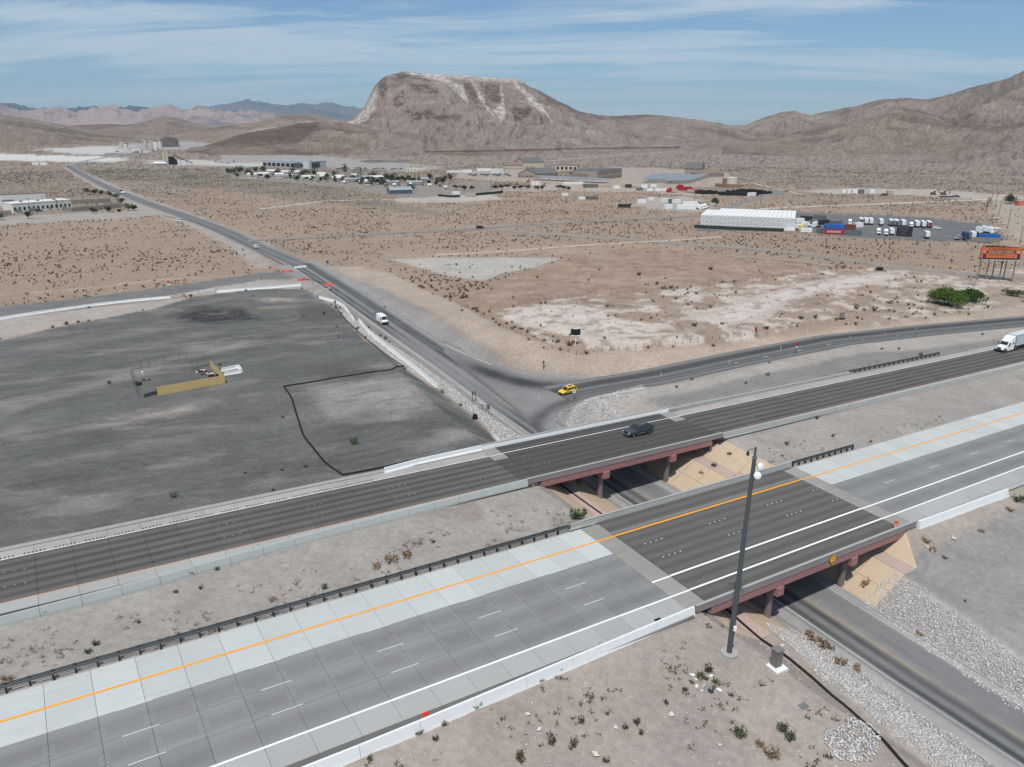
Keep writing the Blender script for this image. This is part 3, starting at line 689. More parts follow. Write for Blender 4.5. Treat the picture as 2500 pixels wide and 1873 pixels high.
hill('quarry_hill', 'tan hill with quarried pale faces', [(340,300),(400,288),(470,274),(520,268),(560,262),(600,251),(640,245),(665,248),(700,252),(745,262),(790,285)], 3600, 2900, 4600, 260, 110, 40,
     lambda x, y, z, hx, hy, n: (lambda C, a: C*(1-a[:, None])+np.array(lin(206,194,182))*a[:, None])(rockcol((164,146,132), (134,118,108), (188,172,158), 281, 160.)(x, y, z, hx, hy, n), .8*sstep(-2, 3, np.maximum(poly_sd(hx, hy, np.array([(530,285),(560,278),(620,272),(660,270),(700,268),(690,276),(600,282),(545,290)])), poly_sd(hx, hy, np.array([(640,262),(700,262),(740,262),(720,270),(660,270)])))+(fbm(x/60, y/60, 331, 4)-.5)*6)), 1.2, 200., 480)
hill('left_hill', 'low rolling brown hill at the left edge of the valley', [(-500,230),(-200,236),(0,248),(60,255),(120,267),(190,278),(280,292),(360,305)], 4200, 2300, 5600, 260, 120, 50, rockcol((162,146,131), (130,118,106), (172,158,142), 291, 260.), 1.3, 260., 490)
hill('valley_hill', 'tan hill standing in the middle of the valley', [(150,296),(200,282),(260,272),(305,264),(330,257),(347,250.5),(375,253),(395,258),(430,268),(480,278),(540,290)], 5600, 4300, 7000, 240, 90, 60, rockcol((160,142,128), (126,112,102), (170,154,140), 295, 260.), 1.2, 300., 500)
hill('red_hill', 'low dark reddish hill before the far cliffs', [(60,296),(110,278),(170,270),(240,268),(300,272),(340,280),(400,292)], 6900, 6300, 7700, 160, 60, 40, rockcol((138,112,104), (104,86,82), (150,124,114), 297, 300.), 1.2, 300., 505)
_cl = rockcol((184,160,150), (132,114,110), (206,188,178), 321, 480.)
hill('cliff_mountain', 'line of pale banded cliffs across the valley head', [(-600,225),(-300,222),(-100,226),(0,225),(30,236),(70,240),(90,234),(130,231),(165,242),(205,234),(232,229),(260,234),(290,243),(322,233),(345,227),(368,225.5),(384,232),(400,243),(430,235),(470,236),(505,241),(550,237),(590,243),(640,256),(680,275)], 14500, 12600, 17500, 460, 150, 400, _cl, 0.85, 1200., 510, crest_noise=58)
hill('dark_ridge_mountain', 'dark blue forested ridge behind the pale cliffs', [(-600,215),(-300,212),(0,221),(30,222),(60,231),(110,236),(180,230),(260,231),(300,228),(330,233),(400,238),(480,240),(560,240)], 18500, 16500, 21500, 380, 90, 400, rockcol((92,90,88), (66,68,70), (112,106,100), 341, 680.), 0.9, 1450., 520, crest_noise=58)
def snow(x, y, z, hx, hy, n):
    C = rockcol((118,112,108), (86,86,88), (140,132,126), 351, 860.)(x, y, z, hx, hy, n)
    a = sstep(.2, 1.4, poly_sd(hx, hy, np.array([(532,214),(548,214),(566,221),(552,219.5),(540,218)]))+(fbm(x/200, y/200, 361, 3)-.5)*3)
    return C*(1-a[:, None])+np.array((.85, .87, .9))*a[:, None]
hill('snow_peak_mountain', 'high blue mountain with a patch of snow on its summit', [(380,246),(420,232),(455,230),(490,224),(515,219),(532,215.5),(545,215),(565,220),(590,225),(620,227),(650,224),(680,225),(700,221),(716,220.5),(735,227),(760,230),(780,236),(820,246),(900,262)], 23500, 20500, 27500, 420, 100, 510, snow, 0.95, 1600., 530, crest_noise=58)

# ------------------------------------------------------------------ haze
hz = MB().box(-24000, 24000, -3000, 28500, -8.0, 1180.0)
m_haze = bpy.data.materials.new('haze_air'); m_haze.use_nodes = True
hn = m_haze.node_tree; hn.nodes.clear()
ho = hn.nodes.new('ShaderNodeOutputMaterial'); hv = hn.nodes.new('ShaderNodeVolumePrincipled')
hv.inputs['Color'].default_value = (0.60, 0.80, 1.0, 1); hv.inputs['Density'].default_value = 3.6e-5; hv.inputs['Anisotropy'].default_value = 0.0
hn.links.new(hv.outputs[0], ho.inputs['Volume'])
haze_o = hz.build('haze', m_haze)
tag(haze_o, 'thin blue haze over the valley', 'haze', kind='stuff')
# ------------------------------------------------------------------ pavement materials (coordinates along and across the freeway)
def pave_mat(name, base, stripe=0.0, stripe_w=1.67, stripe_v0=0.0, streak=0.2, grain=0.18, blotch=0.1, warm=None, rough=0.9, stripe_dark=None, tine=0.0):
    if name in MATS: return MATS[name]
    m, nt, b = newmat(name)
    geo = nt.nodes.new('ShaderNodeNewGeometry')
    sp = nt.nodes.new('ShaderNodeSeparateXYZ'); nt.links.new(geo.outputs['Position'], sp.inputs[0])
    u = _math(nt, 'ADD', _math(nt, 'MULTIPLY', sp.outputs[0], UX), _math(nt, 'MULTIPLY', sp.outputs[1], UY))
    v = _math(nt, 'ADD', _math(nt, 'MULTIPLY', sp.outputs[0], -UY), _math(nt, 'MULTIPLY', sp.outputs[1], UX))
    cv = nt.nodes.new('ShaderNodeCombineXYZ')
    nt.links.new(_math(nt, 'MULTIPLY', u, 0.05), cv.inputs[0]); nt.links.new(_math(nt, 'MULTIPLY', v, 1.3), cv.inputs[1])
    s1 = _noise(nt, cv.outputs[0], 1.6, 5, 0.65)
    k = _math(nt, 'ADD', _math(nt, 'MULTIPLY', s1, 2*streak), 1-streak)
    g = _noise(nt, geo.outputs['Position'], 7.0, 3, 0.8)
    k = _math(nt, 'MULTIPLY', k, _math(nt, 'ADD', _math(nt, 'MULTIPLY', g, 2*grain), 1-grain))
    bl = _noise(nt, geo.outputs['Position'], 0.25, 4, 0.6)
    k = _math(nt, 'MULTIPLY', k, _math(nt, 'ADD', _math(nt, 'MULTIPLY', bl, 2*blotch), 1-blotch))
    if tine:
        cv2 = nt.nodes.new('ShaderNodeCombineXYZ')
        nt.links.new(_math(nt, 'MULTIPLY', u, 3.0), cv2.inputs[0]); nt.links.new(_math(nt, 'MULTIPLY', v, 0.12), cv2.inputs[1])
        k = _math(nt, 'MULTIPLY', k, _math(nt, 'ADD', _math(nt, 'MULTIPLY', _noise(nt, cv2.outputs[0], 1.5, 3, .6), 2*tine), 1-tine))
    if stripe:   # wheel paths polished or rubbered by traffic
        ph = _math(nt, 'MULTIPLY', _math(nt, 'ADD', v, -stripe_v0), 2*math.pi/stripe_w)
        wob = _math(nt, 'MULTIPLY', _math(nt, 'ADD', _noise(nt, cv.outputs[0], .4, 2, .5), -.5), 1.6)
        sn = _math(nt, 'SINE', _math(nt, 'ADD', ph, wob))
        amp = _math(nt, 'ADD', _math(nt, 'MULTIPLY', _noise(nt, cv.outputs[0], .9, 2, .5), 1.2), .4)
        k = _math(nt, 'MULTIPLY', k, _math(nt, 'ADD', _math(nt, 'MULTIPLY', _math(nt, 'MULTIPLY', sn, amp), stripe), 1.0))
    oi = nt.nodes.new('ShaderNodeObjectInfo')
    k = _math(nt, 'MULTIPLY', k, _math(nt, 'ADD', _math(nt, 'MULTIPLY', oi.outputs['Random'], .12), .94))
    cm = nt.nodes.new('ShaderNodeCombineColor')
    for i in range(3): nt.links.new(k, cm.inputs[i])
    c = _mix(nt, 1.0, tuple(base), cm.outputs[0], 'MULTIPLY')
    # scattered stains and scuffs
    d = _noise(nt, cv.outputs[0], 5.0, 6, 0.75)
    f = _math(nt, 'MULTIPLY', _math(nt, 'SUBTRACT', d, 0.60), 3.2, True)
    c = _mix(nt, _math(nt, 'MULTIPLY', f, .5), c, tuple(x*.45 for x in base))
    nt.links.new(c, b.inputs['Base Color'])
    b.inputs['Roughness'].default_value = rough; b.inputs['Specular IOR Level'].default_value = 0.25
    bm_ = nt.nodes.new('ShaderNodeBump'); bm_.inputs['Strength'].default_value = .25; bm_.inputs['Distance'].default_value = .02
    nt.links.new(g, bm_.inputs['Height']); nt.links.new(bm_.outputs[0], b.inputs['Normal'])
    MATS[name] = m; return m
M_LIGHT = pave_mat('pale_concrete', lin(184,188,187), streak=.14, grain=.08, blotch=.08)
M_GREY = pave_mat('grey_concrete', lin(130,130,129), stripe=.10, stripe_w=3.66, stripe_v0=61.2, streak=.14, grain=.24)
M_SHO = pave_mat('shoulder_concrete', lin(165,165,163), streak=.08, grain=.1, blotch=.08)
M_APP = pave_mat('approach_concrete', lin(146,144,138), streak=.2, grain=.12, blotch=.15)
M_DECK = pave_mat('deck_asphalt', lin(97,95,92), stripe=.14, stripe_w=1.83, stripe_v0=.3, streak=.12, grain=.14)
M_SBL = pave_mat('worn_lane_concrete', lin(90,88,85), stripe=.26, stripe_w=1.72, stripe_v0=.6, streak=.2, grain=.16)
M_SBD = pave_mat('dark_deck_concrete', lin(78,77,76), stripe=.16, stripe_w=1.72, stripe_v0=.6, streak=.16, grain=.12)
M_SBS = pave_mat('shoulder_grooved', lin(160,158,154), streak=.12, grain=.1, tine=.18)
M_ORN = mat('faded_orange_paint', lin(190,150,120), .9, var=.3, scale=3)
M_JOINT = mat('joint_filler', (0.035, 0.033, 0.03), .95)
M_YEL = mat('yellow_line_paint', lin(236,160,48), .7, var=.12, scale=1.2)
M_WHT = mat('white_line_paint', lin(236,237,236), .7, var=.05, scale=2)
M_DASH = mat('worn_dash_paint', lin(206,207,206), .8, var=.15, scale=3)
M_DOTW = mat('white_marker', lin(225,226,224), .6, var=.05)
M_CONC = mat('weathered_concrete', lin(164,165,162), .9, var=.10, scale=.9, fine=.1, dirt=.10, dirtcol=(.16,.15,.135))
M_WCONC = mat('whitewashed_concrete', lin(226,229,229), .85, var=.04, scale=.7, fine=.04, dirt=.03, dirtcol=(.45,.43,.4))
M_PAR = mat('parapet_concrete', lin(140,132,132), .9, var=.14, scale=.8, fine=.1, dirt=.14, dirtcol=(.12,.1,.1))
M_PINK = mat('pink_concrete', lin(158,116,113), .9, var=.10, scale=.7, fine=.07, dirt=.08, dirtcol=(.2,.13,.125))
M_COLM = mat('pier_concrete', lin(120,110,112), .9, var=.12, scale=.9, fine=.08)
M_SLOPE = mat('slope_paving_tan', lin(190,171,147), .95, var=.10, scale=.6, fine=.06, dirt=.07, dirtcol=(.42,.26,.21))
M_SLOPEP = mat('slope_paving_pink', lin(178,158,150), .95, var=.10, scale=.6, fine=.06, dirt=.06, dirtcol=(.36,.28,.2))
M_STEEL = mat('galvanised_steel', lin(96,101,104), .55, .6, var=.18, scale=1.5)
M_POST = mat('guardrail_post', lin(62,62,62), .8, .2, var=.2, scale=4)
M_POLE = mat('painted_pole', lin(88,95,99), .5, .3, var=.08, scale=1.5)
M_BLACK = mat('black_rubber', (0.012, 0.012, 0.013), .6, var=.2, scale=3)
M_FAB = mat('black_fabric', (0.018, 0.017, 0.016), .9, var=.3, scale=2)

def fw_obj(name, uc, vc, me, parent, h=0.0):
    o = obj(name, me, parent); o.location = FW(uc, vc, h); return o
def slab_mesh(name, du, dv, m, t=.24, gap=.035):
    """a slab lying in the freeway's grade, centred on its own origin"""
    hu, hv = du/2-gap/2, dv/2-gap/2
    def P(a, b, h):
        x, y = xy_of(a, b); return (x, y, PA*x+PB*y+h)
    b = MB().hexa([P(-hu,-hv,-t),P(hu,-hv,-t),P(hu,hv,-t),P(-hu,hv,-t),P(-hu,-hv,0),P(hu,-hv,0),P(hu,hv,0),P(-hu,hv,0)])
    return b.mesh(name, m)
def fw_strip(name, u0, u1, v0, v1, m, parent, h=.004, seg=1, t=0.0):
    b = MB()
    us = np.linspace(u0, u1, seg+1)
    vs = [FW(u, v0, h) for u in us] + [FW(u, v1, h) for u in us]; n = seg+1
    b.add(vs, [(i, i+1, n+i+1, n+i) for i in range(seg)])
    return b.build(name, m, parent)
def fw_profile(b, u0, u1, poly, v0):
    """cross-section (dv, h) run from u0 to u1"""
    n = len(poly)
    A = [FW(u0, v0+p[0], p[1]) for p in poly]; B = [FW(u1, v0+p[0], p[1]) for p in poly]
    b.add(A+B, [tuple(range(n)), tuple(range(2*n-1, n-1, -1))]+[(i, (i+1) % n, (i+1) % n+n, i+n) for i in range(n)])
    return b

NBW = tag(thing('freeway', 'near carriageway of pale and grey concrete slabs with orange edge line', 'freeway'), kind='structure')
SBW = tag(thing('freeway', 'far carriageway of dark worn concrete with lighter shoulders', 'freeway'), kind='structure')
def lay(parent, cols, u0, u1, step):
    n = max(1, round((u1-u0)/step)); st = (u1-u0)/n
    for nm, v0, v1, m in cols:
        me = slab_mesh('slab', st, v1-v0, m)
        for i in range(n):
            fw_obj('slab', u0+(i+.5)*st, (v0+v1)/2, me, parent, rnd.uniform(-.004, .004))
nbc = [('a', 69.6, 76.85, M_LIGHT), ('b', 65.95, 69.6, M_GREY), ('c', 62.25, 65.95, M_GREY), ('d', 58.6, 62.25, M_GREY), ('e', 55.65, 58.6, M_SHO)]
lay(NBW, nbc, -34, 59.1, 4.1); lay(NBW, nbc, 104.25, 206, 4.15)
for u0, u1 in ((59.1, 62.2), (101.2, 104.25)):
    for v0, v1 in ((69.6, 76.85), (62.25, 69.6), (55.65, 62.25)):
        fw_obj('approach_slab', (u0+u1)/2, (v0+v1)/2, slab_mesh('approach_slab', u1-u0, v1-v0, M_APP), NBW, -.003)
sbc = [('a', 103.35, 105.55, M_SBS), ('b', 100.05, 103.35, M_SBL), ('c', 96.75, 100.05, M_SBL), ('d', 93.45, 96.75, M_SBL), ('e', 91.3, 93.45, M_SHO)]
lay(SBW, sbc, -34, 59.8, 4.05); lay(SBW, sbc, 102.8, 262, 4.6)
for u0, u1 in ((59.8, 62.6), (100.0, 102.8)):
    for v0, v1 in ((101.5, 105.9), (97, 101.5), (92.2, 97)):
        fw_obj('approach_slab', (u0+u1)/2, (v0+v1)/2, slab_mesh('approach_slab', u1-u0, v1-v0, M_SBD if v0 < 101 else M_APP), SBW, -.003)
for par, v0, v1, u1 in ((NBW, 55.2, 77.0, 206), (SBW, 91.2, 105.7, 262)):
    fw_strip('roadbed', -34, 62, v0, v1, M_JOINT, par, -.12, 6); fw_strip('roadbed', 101.4, u1, v0, v1, M_JOINT, par, -.12, 6)
# asphalt strip between the outer slabs and the white barrier
M_ASPH = pave_mat('asphalt_strip', lin(110,109,107), streak=.15, grain=.15, blotch=.2)
fw_strip('asphalt_strip', -34, 59, 54.35, 55.62, M_ASPH, NBW, -.02, 8); fw_strip('asphalt_strip', 104.3, 206, 54.7, 55.62, M_SHO, NBW, -.02, 8)
fw_strip('verge_strip', -34, 59.8, 105.57, 106.5, M_SBS, SBW, .05, 6)
# painted lines
fw_strip('edge_line', -34, 206, 72.95, 73.25, M_YEL, NBW, .012, 40)
fw_strip('edge_line', -34, 206, 58.5, 58.75, M_WHT, NBW, .013, 40)
fw_strip('lane_line', 59.1, 206, 61.92, 62.2, M_WHT, NBW, .012, 24)
for row, us in ((69.6, [0, 12.19, 24.3, 36.45, 48.65]), (65.95, [-24.4, -12.2, 0, 12.19, 24.3, 36.5, 48.7, 112.7, 125.6, 138.3, 151, 163.5]), (62.25, [-24.4, -12.2, 0, 12.19, 24.3, 36.5, 48.7])):
    for u in us: fw_strip('lane_dash', u, u+3.05, row-.05, row+.05, M_DASH, NBW, .012)
dots = MB()
def dot(u, v, a=.09, b_=.09, h=.02):
    dots.hexa([FW(u-a,v-b_,h),FW(u+a,v-b_,h),FW(u+a,v+b_,h),FW(u-a,v+b_,h),FW(u-a*.6,v-b_*.6,h+.02),FW(u+a*.6,v-b_*.6,h+.02),FW(u+a*.6,v+b_*.6,h+.02),FW(u-a*.6,v+b_*.6,h+.02)])
for v in (69.5, 65.85):
    for g in (64.5, 76.7, 88.9, 99.5):
        for k_ in range(4): dot(g+k_*1.0, v, .12, .07, .06)
tag(dots.build('lane_marker', M_DOTW, NBW), kind='stuff')
dots = MB()
for v in (96.75, 100.05):
    for g in np.arange(-33, 200, 12.19):
        for k_ in range(rnd.choice((0, 2, 3, 4))): dot(g+k_*1.0, v, .06, .045, .06 if 62 < g < 100 else .02)
tag(dots.build('lane_marker', M_DOTW, SBW), kind='stuff')
# texture marks sawn across the near lanes at the slab joints
saw = MB()
for v in (67.3, 64.0):
    for i in range(22):
        uj = -34+(i+1)*(93.1/23) if False else -34+(i+1)*4.048
        for k_ in range(4):
            vv = v-.6+k_*.32
            saw.add([FW(uj-.5,vv,.012),FW(uj+.5,vv,.012),FW(uj+.5,vv+.05,.012),FW(uj-.5,vv+.05,.012)], [(0,1,2,3)])
tag(saw.build('saw_cut', M_SHO, NBW), kind='stuff')
fw_strip('edge_line', -34, 262, 103.32, 103.45, M_WHT, SBW, .013, 40)
fw_strip('edge_line', -34, 262, 93.3, 93.48, M_ORN, SBW, .013, 40)
rum = MB()
for u in np.arange(-33, 40, .42):
    if (u*2.7) % 9 < 7: rum.add([FW(u,103.6,.012),FW(u+.16,103.6,.012),FW(u+.16,104.0,.012),FW(u,104.0,.012)], [(0,1,2,3)])
tag(rum.build('rumble_groove', M_POST, SBW), kind='stuff')
rum = MB()
for u in np.arange(61.9, 101.5, .42):
    for vv in (73.5, 73.85): rum.add([FW(u,vv,.066),FW(u+.2,vv,.066),FW(u+.2,vv+.18,.066),FW(u,vv+.18,.066)], [(0,1,2,3)])
tag(rum.build('rumble_marker', M_SHO, NBW), kind='stuff')
fw_obj('drain_grate', 54.6, 55.9, slab_mesh('drain_grate', .9, .6, M_BLACK, .05), NBW, .03)
# ------------------------------------------------------------------ bridges
JER = [(-.32,0),(-.30,.08),(-.14,.32),(-.09,.86),(.09,.86),(.14,.32),(.30,.08),(.32,0)]
def bridge(label, u0, u1, v0, v1, mdeck, mpar_in, mpar_out, pier_u, out_far, seedcols):
    B = thing('highway_bridge', label, 'bridge', FW((u0+u1)/2, (v0+v1)/2, -1))
    inv = -Vector(B.location)
    def put(b, name, m):
        o = b.build(name, m, B); o.location = inv; return o
    nsp = 24; us = np.linspace(u0, u1, nsp+1)
    b = MB(); fw_profile(b, u0+.02, u1-.02, [(-(v1-v0)/2,-.45),((v1-v0)/2,-.45),((v1-v0)/2,.05),(-(v1-v0)/2,.05)], (v0+v1)/2); put(b, 'deck', mdeck)
    for vv in np.linspace(v0+1.1, v1-1.1, 6):
        b = MB(); fw_profile(b, u0+.1, u1-.1, [(-.35,-1.35),(.35,-1.35),(.35,-.46),(-.35,-.46)], vv); put(b, 'girder', M_COLM)
    for vv, sgn in ((v0, -1), (v1, 1)):      # pink edge beam, parapet, coping on both sides
        b = MB(); fw_profile(b, u0-.0, u1+.0, [(-.12,-1.15),(.30,-1.15),(.30,-.47),(.12,-.05),(-.12,-.05)] if sgn < 0 else [(-.30,-1.15),(.12,-1.15),(.12,-.05),(-.12,-.05),(-.30,-.47)], vv); put(b, 'edge_beam', M_PINK)
        nseg = 6
        for i in range(nseg):
            a, c = u0-2.6+(u1-u0+5.2)*i/nseg, u0-2.6+(u1-u0+5.2)*(i+1)/nseg
            b = MB(); fw_profile(b, a+.02, c-.02, [(-.2,-.04),(.24,-.04),(.2,.30),(.1,.80),(-.16,.80)] if sgn < 0 else [(-.24,-.04),(.2,-.04),(.16,.80),(-.1,.80),(-.2,.30)], vv); put(b, 'parapet', mpar_out if sgn < 0 else mpar_in)
            b = MB(); fw_profile(b, a+.02, c-.02, [(-.20,.803),(.14,.803),(.14,.9),(-.20,.9)] if sgn < 0 else [(-.14,.803),(.20,.803),(.20,.9),(-.14,.9)], vv); put(b, 'coping', M_CONC)
    for pu in pier_u:
        b = MB(); fw_profile(b, pu-.62, pu+.62, [(-(v1-v0)/2-.35,-2.35),((v1-v0)/2+.35,-2.35),((v1-v0)/2+.35,-1.16),(-(v1-v0)/2-.35,-1.16)], (v0+v1)/2); put(b, 'pier_cap', M_PINK)
        for vv in np.linspace(v0+1.3, v1-1.3, seedcols):
            x, y, z = FW(pu, vv, -2.36)
            b = MB().cyl(x, y, ground(x, y)-.6, z+.1, .5, 20); put(b, 'column', M_COLM)
    for uu, s in ((u0, 1), (u1, -1)):
        b = MB(); fw_profile(b, uu-.35 if s > 0 else uu-.05, uu+.05 if s > 0 else uu+.35, [(-(v1-v0)/2,-3.2),((v1-v0)/2,-3.2),((v1-v0)/2,-.46),(-(v1-v0)/2,-.46)], (v0+v1)/2); put(b, 'abutment', M_COLM)
    return B
nb_bridge = bridge('near freeway bridge with pink edge beam, wide dark deck and orange line', 62.2, 101.2, 55.0, 77.4, M_DECK, M_CONC, M_PAR, (74.4, 89.6), 0, 4)
sb_bridge = bridge('far freeway bridge with pink edge beam carrying the pickup', 62.6, 100.0, 92.0, 106.3, M_SBD, M_WCONC, M_PAR, (75.6, 90.6), 0, 3)
fw_strip('edge_line', 62.2, 101.2, 72.93, 73.27, M_YEL, NBW, .064, 10); fw_strip('edge_line', 62.2, 101.2, 58.45, 58.75, M_WHT, NBW, .064, 10); fw_strip('lane_line', 62.2, 101.2, 61.9, 62.22, M_WHT, NBW, .064, 10)
fw_strip('edge_line', 62.6, 100, 103.3, 103.47, M_WHT, SBW, .064, 10); fw_strip('edge_line', 62.6, 100, 93.3, 93.5, M_ORN, SBW, .064, 10)
# slope paving under and beside the bridges: separate panels with open joints
def panels(parent, side, v0, v1, nv, rows):
    """rows: list of (s0, s1, material) measured up the slope from the road's edge"""
    inv = -Vector(parent.location)
    for s0, s1, m in rows:
        for i in range(nv):
            a, c = v0+(v1-v0)*i/nv+.04, v0+(v1-v0)*(i+1)/nv-.04
            pts = []
            for vv in (a, c):
                for s in (s0+.04, s1-.04):
                    uu = float(road_u(vv))+(float(_rr(vv))+.6+s if side > 0 else -(float(_rl(vv))+.4+s))
                    x, y = xy_of(uu, vv); z = float(terrain(np.array([x]), np.array([y]), False)[0])
                    pts.append((x, y, z))
            q = [pts[0], pts[1], pts[3], pts[2]]
            h = lambda p, d: (p[0], p[1], p[2]+d)
            o = MB().hexa([h(p, -.12) for p in q]+[h(p, .07) for p in q]).build('slope_panel', m, parent); o.location = inv
ROWS = [(0, 2.9, M_SLOPE), (2.9, 6, M_SLOPE), (6, 8.4, M_SLOPEP), (8.4, 12.6, M_SLOPE)]
panels(nb_bridge, 1, 50.5, 66, 3, ROWS); panels(nb_bridge, -1, 51.2, 66, 3, ROWS)
panels(sb_bridge, 1, 80.2, 104, 6, ROWS); panels(sb_bridge, -1, 81.5, 104, 5, ROWS)
panels(nb_bridge, 1, 66, 80.1, 3, ROWS); panels(nb_bridge, -1, 66, 81.4, 3, ROWS)

# ------------------------------------------------------------------ barriers and guardrails
def barrier_run(name, label, u0, u1, seg, v_of, m, prof=JER, cat='barrier', part='barrier_segment', h=0.0, scale=1.0):
    B = thing(name, label, cat, FW(u0, v_of(u0), 0)); inv = -Vector(B.location)
    n = max(1, round((u1-u0)/seg))
    for i in range(n):
        a, c = u0+(u1-u0)*i/n, u0+(u1-u0)*(i+1)/n
        b = MB(); g = .02
        A_ = [FW(a+g, v_of(a)+p[0], p[1]*scale+h) for p in prof]; C_ = [FW(c-g, v_of(c)+p[0], p[1]*scale+h) for p in prof]
        k_ = len(prof)
        b.add(A_+C_, [tuple(range(k_)), tuple(range(2*k_-1, k_-1, -1))]+[(j, (j+1) % k_, (j+1) % k_+k_, j+k_) for j in range(k_)])
        o = b.build(part, m, B); o.location = inv
    return B
HALF = [(-.45,-.5),(-.3,.0),(-.12,.85),(.10,.85),(.18,.3),(.34,.0),(.34,-.1)]
barrier_run('concrete_barrier', 'long white concrete barrier along the near edge of the freeway', -30, 59.3, 6.1, lambda u: 54.0+1.0*min(1, max(0, (u-20)/39)), M_WCONC, HALF)
barrier_run('concrete_barrier', 'white barrier leading right from the orange barrel end of the near bridge', 104.0, 128, 6.0, lambda u: 54.7-.02*(u-104), M_WCONC, HALF)
barrier_run('concrete_barrier', 'low grey concrete median wall beside the far carriageway, left of its bridge', -34, 60, 4.1, lambda u: np.interp(u, [-34, -9, 5.5, 26, 47, 60], [89.0, 89.3, 89.7, 91.2, 91.7, 92]), mat('median_wall_concrete', lin(168,174,172), .9, var=.08, scale=.9, fine=.06, dirt=.06), [(-.5,-.5),(-.42,.1),(-.16,.85),(.1,.85),(.2,.3),(.4,-.02),(1.1,-.03),(1.1,-.2)])
barrier_run('concrete_barrier', 'grey concrete wall along the far carriageway, right of its bridge', 102.7, 262, 4.6, lambda u: np.interp(u, [102, 130, 262], [92, 91.6, 90.8]), M_CONC, [(-.4,-.5),(-.3,.1),(-.14,.8),(.1,.8),(.2,.3),(.36,-.02),(.36,-.2)])
barrier_run('concrete_barrier', 'white tapered barrier on the lot side of the far carriageway', 41.9, 60, 6.0, lambda u: np.interp(u, [41.9, 47.5, 60], [105.3, 106.0, 106.3]), M_WCONC, JER)
barrier_run('concrete_barrier', 'low grey wall beyond the far bridge running toward the guardrail', 102.7, 160, 7.2, lambda u: 106.3, M_CONC, [(-.3,-.3),(-.26,.5),(.16,.5),(.2,-.3)])
def guardrail(label, u0, u1, v, step, pairs=True, m=M_STEEL):
    G = thing('guardrail', label, 'guardrail', FW(u0, v, 0)); inv = -Vector(G.location)
    W = [(0,0),(.05,.06),(.05,.10),(0,.155),(.05,.21),(.05,.25),(0,.31),(-.02,.31),(.03,.25),(.03,.21),(-.02,.155),(.03,.10),(.03,.06),(-.02,0)]
    for vv, sg in ((v-.2, -1), (v+.2, 1)):
        b = MB(); fw_profile(b, u0, u1, [(p[0]*sg, p[1]+.48) for p in W], vv); o = b.build('rail', m, G); o.location = inv
    n = round((u1-u0)/step)
    for i in range(n+1):
        u = u0+(u1-u0)*i/n
        b = MB().hexa([FW(u-.08,v-.16,-.4),FW(u+.08,v-.16,-.4),FW(u+.08,v+.16,-.4),FW(u-.08,v+.16,-.4),FW(u-.08,v-.16,.86),FW(u+.08,v-.16,.86),FW(u+.08,v+.16,.86),FW(u-.08,v+.16,.86)])
        o = b.build('post', M_POST, G); o.location = inv
    return G
guardrail('long grey steel guardrail along the inner edge of the pale slabs', -32, 57.5, 77.35, 1.95)
guardrail('short grey steel guardrail beyond the right end of the near bridge', 104.2, 120.5, 77.4, 1.6)
guardrail('grey guardrail beside the far carriageway near the white lorry', 160, 197, 106.4, 1.9)
barrier_run('concrete_barrier', 'short concrete transition at the left end of the near bridge inner rail', 57.3, 62.2, 5, lambda u: 77.4, M_CONC, JER)

# ------------------------------------------------------------------ cross road, slip road and junction
m_road, nt, b = newmat('old_asphalt')
att = nt.nodes.new('ShaderNodeVertexColor'); att.layer_name = 'col'
geo = nt.nodes.new('ShaderNodeNewGeometry'); pos = geo.outputs['Position']
k = _math(nt, 'ADD', _math(nt, 'MULTIPLY', _noise(nt, pos, 6.0, 4, .8), .5), .75)
k = _math(nt, 'MULTIPLY', k, _math(nt, 'ADD', _math(nt, 'MULTIPLY', _noise(nt, pos, .5, 5, .65), .4), .8))
cm = nt.nodes.new('ShaderNodeCombineColor')
for i in range(3): nt.links.new(k, cm.inputs[i])
nt.links.new(_mix(nt, 1.0, att.outputs['Color'], cm.outputs[0], 'MULTIPLY'), b.inputs['Base Color'])
b.inputs['Roughness'].default_value = .9; b.inputs['Specular IOR Level'].default_value = .2
A0 = np.array(lin(128,128,128)); AD = np.array(lin(72,73,74)); AL = np.array(lin(164,163,160)); AYEL = np.array(lin(176,150,104))
def gauss(d, w): return np.exp(-(d/w)**2)
def strip(name, label, rows, mcol, parent=None, m=m_road):
    """rows: n x k x 3 points; mcol n x k x 3 colours"""
    n, k_, _ = rows.shape
    me = npmesh(name, rows.reshape(-1, 3), gridfaces(n, k_), m, {'col': np.clip(mcol.reshape(-1, 3), .01, .9)})
    o = obj(name, me, parent)
    if label: tag(o, label, 'road', kind='structure')
    return o
vv = np.r_[np.arange(-30, 130, .5), np.arange(130, 330, .8)]
tt = np.linspace(0, 1, 56)
ru = road_u(vv); Lw = np.interp(vv, [-30, 118, 150, 330], [6.9, 6.0, 5.2, 5.0]); Rw = np.interp(vv, [-30, 60, 110, 126, 150, 170, 190, 330], [6.0, 6.0, 6.2, 6.4, 6.6, 6.6, 6.6, 6.6])
U_ = (ru-Lw)[:, None]+(Lw+Rw)[:, None]*tt[None, :]; V_ = np.repeat(vv[:, None], len(tt), 1)
X_, Y_ = xy_of(U_, V_); Z_ = np.repeat(road_z(vv)[:, None], len(tt), 1)+.03
o_ = U_-ru[:, None]
nz = fbm(V_/9, U_/1.2, 141, 4)
c = A0*(.86+.28*nz)[:, :, None]
fd = 1-.75*sstep(125, 150, V_)*(1-sstep(185, 215, V_))
dk = np.clip(gauss(o_+1.15, .75)+gauss(o_+3.2, .7), 0, 1)*(.55+.7*nz)*fd*.95
rk = np.clip(gauss(o_-1.9, .9)+gauss(o_-3.6, .9), 0, 1)*(.55+.6*nz)*(.25+.75*sstep(150, 180, V_))
